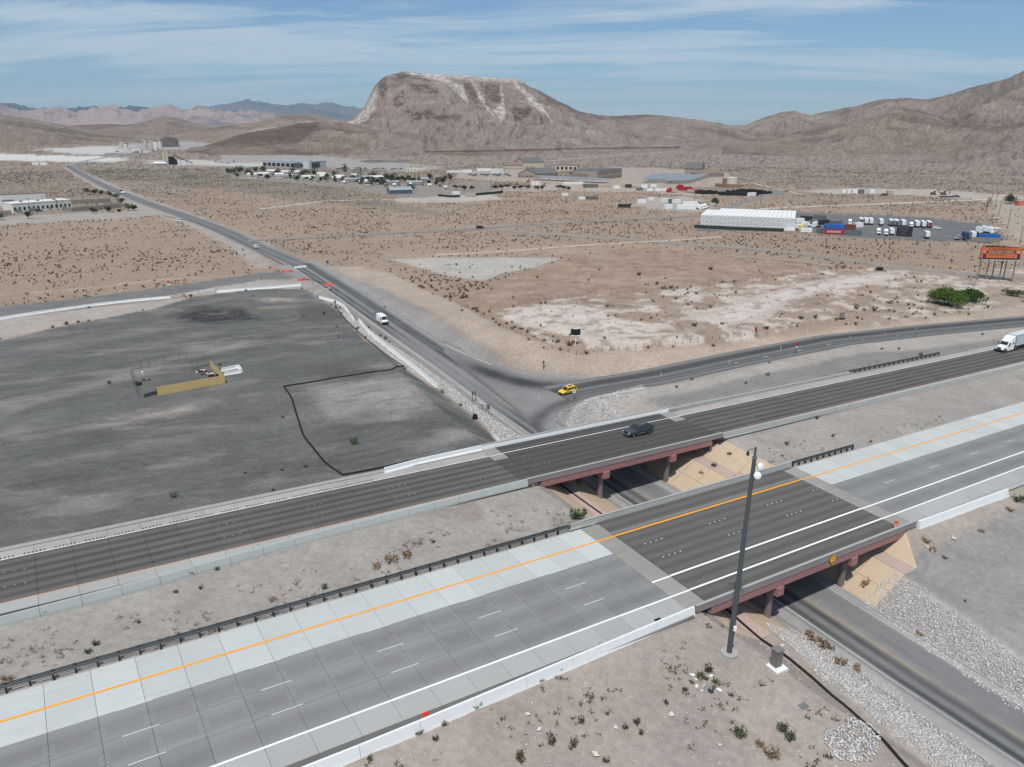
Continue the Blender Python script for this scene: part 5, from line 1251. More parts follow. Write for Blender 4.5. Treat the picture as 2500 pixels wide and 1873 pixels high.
MB().cyl(0,0,0,.1,.45,14).build('base', M_BLACK, T); MB().box(-.1,.1,-.03,.03,1.05,1.15).build('handle', M_ORA, T)
T = MB().hexa([FW(24.4-.35,54.35,.86) , FW(24.4+.35,54.35,.86), FW(24.4+.35,54.6,.86), FW(24.4-.35,54.6,.86), FW(24.4-.3,54.38,1.1), FW(24.4+.3,54.38,1.1), FW(24.4+.3,54.57,1.1), FW(24.4-.3,54.57,1.1)]).build('orange_marker', M_ORA); tag(T, 'small orange marker left on the white barrier', 'marker')
# clearance sign on the near parapet
p = Vector(FW(84.6, 54.78, .0)); T = thing('clearance_sign', 'yellow diamond clearance sign fixed to the near bridge parapet', 'sign', p, AF)
MB().prism([(0,-.86),(.62,0),(0,.86),(-.62,0)], -.06, -.03).build('plate', mat('sign_yellow', lin(246,186,32), .6, var=.03), T)
MB().prism([(0,-.92),(.67,0),(0,.92),(-.67,0)], -.027, .02).build('backing', M_DARKP, T)
MSB = mat('sign_black', (0.02,.02,.02), .7)
MB().prism([(-.1,.3),(.1,.3),(.16,.3),(0,.66),(-.16,.3)], -.07, -.062).build('arrow', MSB, T); MB().prism([(-.16,-.3),(0,-.66),(.16,-.3)], -.07, -.062).build('arrow', MSB, T)
text_part('lettering', '15-6', .34, MSB, T, (0, -.066, 0), (math.radians(90), 0, 0))
def signpost(label, px, py, top, plates, facing=0.0, cat='sign', name='road_sign', r=.05, post=M_STEEL, dbl=0):
    p = atg(px, py); H = height_at(p, top); T = thing(name, label, cat, p, facing)
    for dx in ((0,) if not dbl else (-dbl/2, dbl/2)): MB().cyl(dx, 0, -.3, H, r, 8).build('post', post, T)
    for w, h, zc, m, y in plates:
        MB().box(-w/2, w/2, y-.015, y+.015, H-zc-h/2, H-zc+h/2).build('plate', m, T)
    return T
M_SGN = mat('sign_back_grey', lin(140,142,143), .6, .2, var=.06); M_RED = mat('sign_red', lin(176,36,40), .6); M_SW = mat('sign_white_face', lin(226,228,228), .6); M_BLU = mat('sign_blue', lin(60,84,150), .6)
signpost('tall bare sign posts side by side in the riprap by the road', 1024, 868, 845, [(.7,.9,.5,M_SGN,.06)], .8, r=.07, dbl=1.0)
signpost('street name blades on a thin post in the riprap', 1042, 885, 871, [(1.4,.22,.1,M_SW,.06),(1.2,.2,.4,M_SGN,-.06)], -.6)
signpost('grey rectangular sign back on a tall post in the riprap', 1055, 896, 873, [(1.0,1.2,.7,M_SGN,.06)], .5)
signpost('white topped sign on a pole at the bend of the junction', 1174, 799, 777, [(1.0,.3,.1,M_SW,.05),(.6,.8,.8,M_SGN,.05)], .2, r=.07)
T = signpost('keep right sign with a small street blade beside the taxi', 1240, 866, 838, [(.9,.26,.1,mat('sign_green', lin(40,110,80), .6),-.06),(.75,.75,.85,M_SW,-.06)], .1)
H = 0
MB().prism([(-.25,.1),(.25,-.25),(.25,-.1),(-.1,.25)], -.09, -.08).build('symbol', M_RED, T).location.z = height_at(atg(1240, 866), 838)-.85
signpost('red and white sign beside a leaning grey panel on the slip road verge', 1632, 727, 712, [(.7,.7,.3,M_RED,-.05)], .1)
p = atg(1635, 727); tag(MB().hexa([(-.5,-.3,0),(.5,-.3,0),(.5,.3,0),(-.5,.3,0),(-.3,.0,1.2),(.3,.0,1.2),(.3,.1,1.2),(-.3,.1,1.2)]).build('sign_stand', M_SGN, None, p), 'grey folded sign stand at the foot of the red sign', 'sign stand')
signpost('red sign on a thin post between the slip road and the freeway', 1719, 764, 741, [(.75,.75,.4,M_RED,-.05),(.5,.3,1.1,M_SW,-.05)], .1)
signpost('white sign on a post near the right end of the slip road', 1977, 729, 706, [(.9,.7,.4,M_SGN,.05)], .1)
signpost('dark sign on a post beyond the slip road', 1898, 684, 672, [(.5,.4,.2,M_SGN,.05)], .2)
signpost('do not enter sign on a post left of the lot gate', 366, 628, 607, [(.75,.75,.4,M_RED,-.05),(.7,.6,1.3,M_SW,-.05)], 0)
signpost('tall thin post beside the do not enter sign', 355, 627, 606, [(.15,.4,.2,M_SGN,.05)], 0)
signpost('grey guide sign on a post in the left verge', 62, 653, 631, [(1.4,.9,.5,M_SGN,.05)], .2)
signpost('tall grey post in the left barrier row', 189, 642, 620, [(.2,.4,.2,M_SGN,.05)], 0, r=.08)
signpost('dark sign on a post where the left slip road meets the cross road', 565, 607, 596, [(.5,.6,.35,M_SGN,.05)], .2)
signpost('square sign on twin posts at the mouth of the left slip road', 672, 611, 596, [(1.0,.5,.3,M_SGN,.05)], .3, dbl=.9)
signpost('grey sign back on a post by the white barrier corner', 774, 699, 680, [(.6,.7,.4,M_SGN,.05)], .4) if False else signpost('grey sign back on a post by the white barrier corner', 725, 668, 649, [(.7,.9,.5,M_SGN,.05)], .4)
signpost('blue service sign on a post beside the pale verge', 708, 575, 563, [(1.0,1.2,.6,M_BLU,-.05)], .3)
signpost('thin bare post on the pale verge right of the cross road', 793, 690-42, 690-60, [(.1,.3,.15,M_SGN,.05)], 0)
signpost('dark steel post at the end of the far barrier', 1440, 889, 878, [(.1,.3,.15,M_POST,0)], 0)
DEL = ['slim white delineator post left of the junction bend', 'slim white delineator post in the middle of the junction fan', 'slim white delineator post beyond the slip road below the pale plot', 'slim white delineator post beyond the slip road near the slatted panel',
       'slim white delineator post nearest the taxi on the slip road', 'slim white delineator post on the slip road verge, second from the taxi', 'slim white delineator post on the verge just before the red sign', 'slim white delineator post beside the far lane arrows',
       'slim white delineator post by the slatted sign panel', 'slim white delineator post right of the last slip road sign', 'slim white delineator post in the riprap above the far bridge', 'slim white delineator post on the far kerb of the left slip road',
       'slim white delineator post by the left barrier row', 'slim white delineator post at the top edge of the lot', 'slim white delineator post on the pale island by the do not enter sign', 'slim white delineator post beside the guide sign at the left edge']
for i_, (px_, py_, h_) in enumerate([(1002,697,11),(1164,868,10),(1609,740,9),(1832,703,9),(1428,815,10),(1575,788,10),(1686,757,10),(1744,720,9),(1842,707,9),(2008,692,8),(1158,946,9),(540,584,7),(316,646,8),(602,630,7),(410,607,7),(83,640,8)]):
    signpost(DEL[i_], px_, py_, py_-h_, [(.12,.35,.2,M_SW,-.03)], 0, 'delineator', 'delineator_post', .045, M_SW)['group'] = 'white delineator posts'
# black sign on the mound
T = signpost('black folded sign on a white post atop the gravel mound', 1243, 748, 711, [], 0, r=.09, post=M_WHT)
H = height_at(atg(1243, 748), 711)
for s in (-1, 1):
    MB().hexa([(0,-.35,H-1.6),(s*1.25,.35,H-1.6),(s*1.25,.41,H-1.6),(0,-.29,H-1.6),(0,-.35,H),(s*1.25,.35,H),(s*1.25,.41,H),(0,-.29,H)]).build('panel', mat('sign_dark_green', lin(30,36,32), .6), T)
    MB().hexa([(0,-.37,H-1.75),(s*1.27,.33,H-1.75),(s*1.27,.43,H-1.75),(0,-.27,H-1.75),(0,-.37,H-1.61),(s*1.27,.33,H-1.61),(s*1.27,.43,H-1.61),(0,-.27,H-1.61)]).build('rail', M_WHT, T)
    MB().cyl(s*1.2, .35, -.4, H-1.7, .05, 6).build('stay', M_WHT, T)
p = atg(1818, 690); T = thing('sign_rack', 'dark slatted sign panel standing on the slip road verge', 'sign', p, .5)
for i in range(4): MB().box(-.9+i*.5, -.5+i*.5, -.05, .05, .5, 2.1).build('panel', M_SGN, T)
MB().box(-1.1, 1.1, -.5, .5, 0, .25).build('base', M_DARKP, T); MB().box(-1.0, -.92, -.05, .05, .2, 2.2).build('post', M_DARKP, T); MB().box(.98, 1.06, -.05, .05, .2, 2.2).build('post', M_DARKP, T)
p = atg(1026, 905); tag(MB().rings([[(-.45,-.35,0),(.45,-.4,0),(.5,.4,0),(-.4,.4,0)],[(-.55,-.42,.5),(.5,-.45,.45),(.55,.42,.5),(-.5,.45,.55)],[(-.35,-.3,1.0),(.4,-.3,1.05),(.35,.35,.95),(-.3,.3,1.1)]]).build('black_bin', M_BLACK, None, p), 'black plastic bin at the edge of the lot', 'bin')

# ------------------------------------------------------------------ the lot: barriers, gates, enclosure
KR = [(-.3,0),(-.28,.1),(-.12,.36),(-.09,.82),(.09,.82),(.12,.36),(.28,.1),(.3,0)]
_kr = {}
def kmesh(L):
    L = round(L, 1)
    if L not in _kr:
        b = MB(); b.prism(KR, -L/2+.03, L/2-.03, 'x') if False else b.add([(-L/2+.03, p_[0], p_[1]) for p_ in KR]+[(L/2-.03, p_[0], p_[1]) for p_ in KR], [tuple(range(8)), tuple(range(15, 7, -1))]+[(i, (i+1) % 8, (i+1) % 8+8, i+8) for i in range(8)])
        _kr[L] = b.mesh('traffic_barrier', M_WCONC)
    return _kr[L]
def krow(label, pts, seg, group, sc=1.0):
    W = ats(pts)[:, :2]; d = np.r_[0, np.cumsum(np.hypot(*np.diff(W, axis=0).T))]; n = max(1, round(d[-1]/seg)); t = np.linspace(0, d[-1], n+1)
    Q = np.c_[np.interp(t, d, W[:, 0]), np.interp(t, d, W[:, 1])]
    for i_, (a, c_) in enumerate(zip(Q[:-1], Q[1:])):
        m_ = (a+c_)/2; L = float(np.hypot(*(c_-a)))
        za, zc = ground(*a), ground(*c_)
        o = obj('traffic_barrier', kmesh(L), None, (m_[0], m_[1], (za+zc)/2-.02), math.atan2(c_[1]-a[1], c_[0]-a[0]))
        o.rotation_euler.y = -math.atan2(zc-za, L); o.scale = (1, 1, sc)
        tag(o, (ORD[i_]+' '+label if n > 1 else label), 'barrier', group)
krow('white barrier, counted from the left, in the row left of the bar gate', [(-60,702),(0,690),(100,675),(200,661),(300,650),(368,644)], 6.1, 'white barriers left of the bar gate')
krow('white barrier, counted from the left, in the row right of the bar gate', [(468,632),(540,626),(600,622),(650,617)], 6.1, 'white barriers right of the bar gate')
krow('white barrier, counted from the bar gate, curving round the lot corner', [(690,644),(725,653),(742,662),(765,692)], 4.0, 'white barriers round the lot corner')
krow('white barrier, counted from the top, in the crooked row beside the riprap', [(775,693),(790,712),(815,735),(850,762),(900,800),(945,838)], 6.1, 'crooked white barriers beside the riprap')
krow('single white barrier lying by the left slip road mouth', [(636,580),(662,577)], 8, 'lone white barrier')
def bargate(label, a, c_):
    P, Q = at(*a), at(*c_); d = Q-P; L = math.hypot(d.x, d.y)
    T = thing('bar_gate', label, 'gate', (P.x, P.y, ground(P.x, P.y)), math.atan2(d.y, d.x))
    b = MB(); b.tube([(0,0,1.1),(L,0,1.1)], .07, 6); b.tube([(0,0,.5),(L,0,1.0)], .06, 6); b.tube([(0,0,.5),(0,0,1.15)], .07, 6); b.build('arm', M_WHT, T)
    MB().cyl(0, 0, -.3, 1.4, .1, 8).build('post', M_WHT, T); MB().cyl(L, 0, -.3, 1.3, .09, 8).build('post', M_POST, T)
    MB().prism([(L*.6-.25,1.0),(L*.6,.75),(L*.6+.25,1.0),(L*.6,1.25)], -.1, -.08).build('marker', MSB, T)
bargate('white swing bar gate between the two barrier rows of the lot', (370,646), (467,630)); bargate('white swing bar gate half open at the top corner of the lot', (680,640), (716,629))
M_NET = mat('orange_net', lin(196,92,78), .8, var=.2, scale=2)
for px_, py_, lab in ((655,606,'orange plastic netting heaped left of the cable'),(708,617,'orange plastic netting heaped right of the cable'),(620,588,'orange netting by the bushes at the left slip road')):
    p = atg(px_, py_); T = thing('barrier_net', lab, 'netting', p, rnd.uniform(0, 1))
    b = MB()
    for i in range(5):
        a = i*.8-2; b.hexa([(a,-.4+rnd.uniform(-.3,.3),0),(a+1,-.3+rnd.uniform(-.3,.3),0),(a+1,.4,0),(a,.4,0),(a+.1,rnd.uniform(-.2,.2),rnd.uniform(.4,1)),(a+.9,rnd.uniform(-.2,.2),rnd.uniform(.4,1)),(a+.9,.2,rnd.uniform(.3,.8)),(a+.1,.2,rnd.uniform(.3,.8))])
    b.build('net', M_NET, T); MB().cyl(1.6, 0, 0, 1.3, .05, 6).build('stake', M_NET, T)
M_YF = mat('tan_fence_fabric', lin(204,178,122), .85, var=.12, scale=.8); M_CH = mat('chain_link', lin(104,106,104), .7, .2)
def fence_run(name, label, a, c_, npan, H, fabric, cat='fence', wires=6):
    P, Q = at(*a), at(*c_); d = Q-P; L = math.hypot(d.x, d.y)
    T = thing(name, label, cat, (P.x, P.y, ground(P.x, P.y)), math.atan2(d.y, d.x)); dz = (ground(Q.x, Q.y)-ground(P.x, P.y))/L
    for i in range(npan+1):
        x = L*i/npan; MB().cyl(x, .07, dz*x-.2, dz*x+H, .035, 6).build('post', M_CH, T)
    for i in range(npan):
        x0, x1 = L*i/npan+.004, L*(i+1)/npan-.004; sk = rnd.uniform(-.05, .05)
        if fabric:
            MB().hexa([(x0,-.03,dz*x0+.08),(x1,-.03,dz*x1+.08),(x1,.0,dz*x1+.08),(x0,.0,dz*x0+.08),(x0,-.03+sk,dz*x0+H),(x1,-.03+sk,dz*x1+H),(x1,sk,dz*x1+H),(x0,sk,dz*x0+H)]).build('screen_panel', fabric, T)
        else:
            b = MB()
            for k_ in range(wires): z = .1+(H-.1)*k_/(wires-1); b.tube([(x0,0,dz*x0+z),(x1,0,dz*x1+z)], .012 if 0 < k_ < wires-1 else .03, 4)
            for k_ in range(4): xx = x0+(x1-x0)*(k_+.5)/4; b.tube([(xx,0,dz*xx+.1),(xx,0,dz*xx+H)], .010, 4)
            b.build('mesh_panel', M_CH, T)
    return T
fence_run('privacy_fence', 'tan fabric fence along the near side of the lot enclosure', (341,855), (487,829), 8, 1.9, M_YF)
fence_run('privacy_fence', 'tan slatted fence along the right side of the lot enclosure', (455,793), (485,829), 6, 1.9, M_YF)
fence_run('chain_link_fence', 'chain link panels along the left side of the lot enclosure', (283,806), (298,858), 4, 1.9, None)
fence_run('chain_link_fence', 'chain link panels along the back of the lot enclosure', (288,800), (405,778), 7, 1.9, None)
fence_run('chain_link_fence', 'chain link gate panel standing inside the enclosure', (414,798), (455,786), 3, 1.9, None)
fence_run('chain_link_fence', 'fallen looking grey panel at the near left corner of the enclosure', (312,858), (342,851), 2, .8, mat('grey_tarp', lin(84,90,93), .8))
for a, c_, lab in (((478,803),(516,796),'white barrier forming the far side of the open box'),((484,812),(521,805),'white barrier forming the near side of the open box'),((516,796),(523,804),'short white barrier closing the open box')):
    krow(lab, [a, c_], 12, 'white barrier box')
for px_, py_, lab, w, h, c_ in ((296,832,'green pallet stack by the left fence of the enclosure',1.5,1.0,(58,66,60)),(314,822,'brown pallets lying flat in the enclosure',2.2,.35,(96,84,72)),(308,808,'white bucket inside the enclosure',.5,.6,(222,222,220)),(436,803,'dark timber pile with white sheets in the enclosure',2.4,.5,(60,48,46)),(447,809,'heap of red and white debris in the enclosure',2.0,.4,(120,56,54)),(462,815,'black scrap heap in the corner of the tan fence',2.0,.5,(30,32,34))):
    p = atg(px_, py_); T = thing('debris_pile' if w > 1 else 'bucket', lab, 'debris' if w > 1 else 'bucket', p, rnd.uniform(-.6, .6)); mm = mat('debris_%d' % px_, lin(*c_), .9, var=.3, scale=3)
    if w < 1: MB().cyl(0,0,0,h,.2,10,.26).build('pail', mm, T); MB().cyl(0,0,h,h+.03,.28,10).build('rim', M_WHT, T)
    else:
        for i in range(7):
            x, y, a = rnd.uniform(-w/2,w/2), rnd.uniform(-w/3,w/3), rnd.uniform(.3,.9)
            o = MB().box(-a/2,a/2,-.12,.12,0,h*rnd.uniform(.3,1)).build('board', mm if i % 3 else M_SW if 'white' in lab else mm, T, (x,y,0), rnd.uniform(0,3))
# ------------------------------------------------------------------ wire fences round the brown plots
def wire_fence(label, pts, step, H=1.3):
    W = ats(pts)[:, :2]; d = np.r_[0, np.cumsum(np.hypot(*np.diff(W, axis=0).T))]; n = round(d[-1]/step); t = np.linspace(0, d[-1], n+1)
    Q = [(x, y, ground(x, y)) for x, y in zip(np.interp(t, d, W[:, 0]), np.interp(t, d, W[:, 1]))]
    T = thing('wire_fence', label, 'fence', Q[0]); o = Vector(Q[0])
    pm = MB().cyl(0, 0, -.2, H, .05, 5).mesh('post', mat('rusty_post', lin(92,70,58), .9))
    for q in Q: obj('post', pm, T, Vector(q)-o)
    for z in (.4, .8, 1.2):
        b = MB().tube([Vector(q)-o+Vector((0,0,z)) for q in Q], .012, 3); b.build('wire', mat('rusty_wire', lin(110,90,76), .9), T)
wire_fence('rusty wire fence between the verge and the pale plot', [(985,655),(1050,690),(1120,722),(1190,752),(1245,768)], 2.2)
wire_fence('rusty wire fence from the mound along the slip road verge', [(1245,768),(1330,757),(1420,750),(1520,738),(1600,728)], 2.4)
wire_fence('rusty wire fence dividing the brown plot from the pale plot', [(1060,668),(1210,645),(1360,634),(1500,621),(1640,604),(1780,586)], 2.8)
# ------------------------------------------------------------------ riprap: heaps of broken white stone
def scatter_poly(pts, dens, seed, dz=False):
    W = ats(pts)[:, :2]; g = np.random.default_rng(seed); b0, b1 = W.min(0), W.max(0)
    n = int((b1[0]-b0[0])*(b1[1]-b0[1])*dens); P = b0+g.random((n, 2))*(b1-b0)
    sd = poly_sd(P[:, 0], P[:, 1], W)+(fbm(P[:, 0]/1.5, P[:, 1]/1.5, seed, 2)-.5)*1.2
    return P[sd > 0]
OCT = np.array([(1,0,0),(0,1,0),(-1,0,0),(0,-1,0),(0,0,1),(0,0,-1)], float)
OCF = np.array([(0,1,4),(1,2,4),(2,3,4),(3,0,4),(1,0,5),(2,1,5),(3,2,5),(0,3,5)])
def rocks(name, label, P, s0, s1, m, seed, lift=.35):
    g = np.random.default_rng(seed); N = len(P)
    z = terrain(P[:, 0], P[:, 1])
    s = s0+(s1-s0)*g.random(N)**1.7; a = g.random(N)*6.28
    V = OCT[None]*(s[:, None, None]*np.stack([g.uniform(.7, 1.2, N), g.uniform(.6, 1.1, N), g.uniform(.5, .85, N)], 1)[:, None, :])
    V = V*(1+.35*(g.random((N, 6, 1))-.5))+g.normal(0, .18, (N, 6, 3))*s[:, None, None]
    ca, sa = np.cos(a)[:, None], np.sin(a)[:, None]
    X = V[:, :, 0]*ca-V[:, :, 1]*sa+P[:, 0][:, None]; Y = V[:, :, 0]*sa+V[:, :, 1]*ca+P[:, 1][:, None]; Z = V[:, :, 2]+(z+s*lift)[:, None]
    Fq = (OCF[None]+6*np.arange(N)[:, None, None]).reshape(-1, 3)
    t = g.uniform(.62, 1.12, N)[:, None]*np.array([1, .975, .95]); C = np.repeat(t*.60, 6, 0)
    o = obj(name, npmesh(name, np.stack([X, Y, Z], 2).reshape(-1, 3), Fq, m, {'col': C}, smooth=False))
    return tag(o, label, 'stones', kind='stuff')
m_stone, nt, b = newmat('riprap_stone')
att = nt.nodes.new('ShaderNodeVertexColor'); att.layer_name = 'col'
geo = nt.nodes.new('ShaderNodeNewGeometry')
k = _math(nt, 'ADD', _math(nt, 'MULTIPLY', _noise(nt, geo.outputs['Position'], 6, 3, .7), .5), .75)
cm = nt.nodes.new('ShaderNodeCombineColor')
for i in range(3): nt.links.new(k, cm.inputs[i])
nt.links.new(_mix(nt, 1.0, att.outputs['Color'], cm.outputs[0], 'MULTIPLY'), b.inputs['Base Color']); b.inputs['Roughness'].default_value = .95; b.inputs['Specular IOR Level'].default_value = .1
rocks('riprap', 'broad apron of white broken stone right of the underpass road', scatter_poly([(1935,1235),(2070,1325),(2212,1425),(2450,1590),(2450,1740),(2212,1545),(2050,1435),(1930,1355),(1862,1300),(1895,1262)], 40, 1), .07, .19, m_stone, 1)
rocks('riprap', 'strip of white broken stone left of the underpass road', scatter_poly([(1650,1342),(1720,1362),(1790,1405),(1900,1470),(2000,1548),(2100,1622),(2180,1685),(2060,1690),(1960,1612),(1860,1530),(1780,1465),(1700,1390)], 40, 2), .07, .18, m_stone, 2)
a_ = np.linspace(0, 2*math.pi, 20)[:-1]
rocks('riprap', 'round heap of white stones beside the drain hose', scatter_poly([(1845+62*math.cos(t), 1603+46*math.sin(t)) for t in a_], 36, 3), .09, .22, m_stone, 3, .6)
rocks('riprap', 'long strip of white stone between lot and cross road', scatter_poly([(712,652),(790,710),(880,767),(960,824),(1040,886),(1120,940),(1155,962),(1088,958),(1045,913),(945,836),(870,790),(790,730),(735,672)], 14, 4), .10, .25, m_stone, 4)
rocks('riprap', 'fan of white stone between slip road and far bridge', scatter_poly([(1228,935),(1224,905),(1245,882),(1330,847),(1390,830),(1395,845),(1335,868),(1345,897),(1370,912),(1290,930)], 22, 5), .09, .24, m_stone, 5)
g_ = scatter_poly([(700,1700),(1100,1500),(1500,1345),(1640,1330),(1900,1600),(1980,1700)], 1.1, 6)
rocks('gravel', 'loose pale stones strewn on the dirt below the white barrier', g_, .03, .15, m_stone, 6)
g_ = scatter_poly([(-40,1500),(-40,1360),(600,1215),(1150,1060),(1290,1130),(900,1240),(400,1380)], .8, 7)
rocks('gravel', 'loose pale stones strewn over the median', g_, .03, .12, m_stone, 7)

# ------------------------------------------------------------------ vegetation
def leaf_mat(name, c0, c1):
    m, nt, b = newmat(name)
    geo = nt.nodes.new('ShaderNodeNewGeometry'); oi = nt.nodes.new('ShaderNodeObjectInfo')
    f = _noise(nt, geo.outputs['Position'], 2.3, 3, .7)
    f = _math(nt, 'ADD', f, _math(nt, 'MULTIPLY', _math(nt, 'SUBTRACT', oi.outputs['Random'], .5), .5), True)
    nt.links.new(_mix(nt, f, lin(*c0), lin(*c1)), b.inputs['Base Color'])
    b.inputs['Roughness'].default_value = .85; b.inputs['Specular IOR Level'].default_value = .15
    return m
M_CREO = leaf_mat('creosote_leaf', (64,53,40), (104,90,70)); M_OLV = leaf_mat('olive_scrub_leaf', (70,68,52), (116,110,88)); M_SAGE = leaf_mat('green_shrub_leaf', (56,68,44), (98,108,78)); M_DRY = leaf_mat('dry_brush', (112,92,72), (158,134,108))
M_TREE = leaf_mat('dark_tree_leaf', (38,46,32), (76,86,58)); M_LEAF = leaf_mat('bright_tree_leaf', (52,72,28), (98,120,58)); M_BARK = mat('bark', lin(84,70,58), .95, var=.3, scale=4)
def shrub_np(seed, n, r, h, leaf, flat=.2):
    """leaf-sized faces on thin sprays: hollow underneath, ragged outline"""
    g = np.random.default_rng(seed); ns = max(5, n//9); V, F = [], []
    for k_ in range(ns):
        a = g.random()*6.28; e = g.uniform(.25, 1.0); L = g.uniform(.55, 1.0)
        tip = np.array([math.cos(a)*r*L*math.cos(e*.9), math.sin(a)*r*L*math.cos(e*.9), h*L*(.35+.65*math.sin(e*1.3))])
        for j in range(n//ns):
            t = g.uniform(.3, 1.05); c = tip*t+g.normal(0, .10*r, 3); c[2] = max(c[2], .02)
            d1 = g.normal(0, 1, 3); d1 /= np.linalg.norm(d1); d2 = np.cross(d1, g.normal(0, 1, 3)); d2 /= np.linalg.norm(d2)+1e-9
            s = leaf*g.uniform(.6, 1.4); i = len(V)
            V += [c-d1*s-d2*s*.5, c+d1*s-d2*s*.6, c+d2*s]; F.append((i, i+1, i+2))
    return np.array(V), np.array(F)
def shrub_mesh(name, seed, n, r, h, leaf, m):
    V, F = shrub_np(seed, n, r, h, leaf); return npmesh(name, V, F, m, smooth=False)
PRO = {'creosote_bush': [shrub_mesh('creosote_bush', 900+i, 130, .62, .85, .085, M_CREO) for i in range(5)],
       'green_shrub': [shrub_mesh('green_shrub', 920+i, 190, .6, .75, .075, M_SAGE) for i in range(4)],
       'dry_shrub': [shrub_mesh('dry_shrub', 940+i, 150, .6, .45, .075, M_DRY) for i in range(4)]}
def plant(name, x, y, s, label, group, cat='shrub'):
    o = obj(name, rnd.choice(PRO[name]), None, (x, y, ground(x, y)-.03), rnd.uniform(0, 6.28)); sz = s*rnd.uniform(.9, 1.1)
    o.scale = (s*rnd.uniform(.85, 1.15), s*rnd.uniform(.85, 1.15), s*rnd.uniform(.8, 1.1))
    return tag(o, label, cat, group)
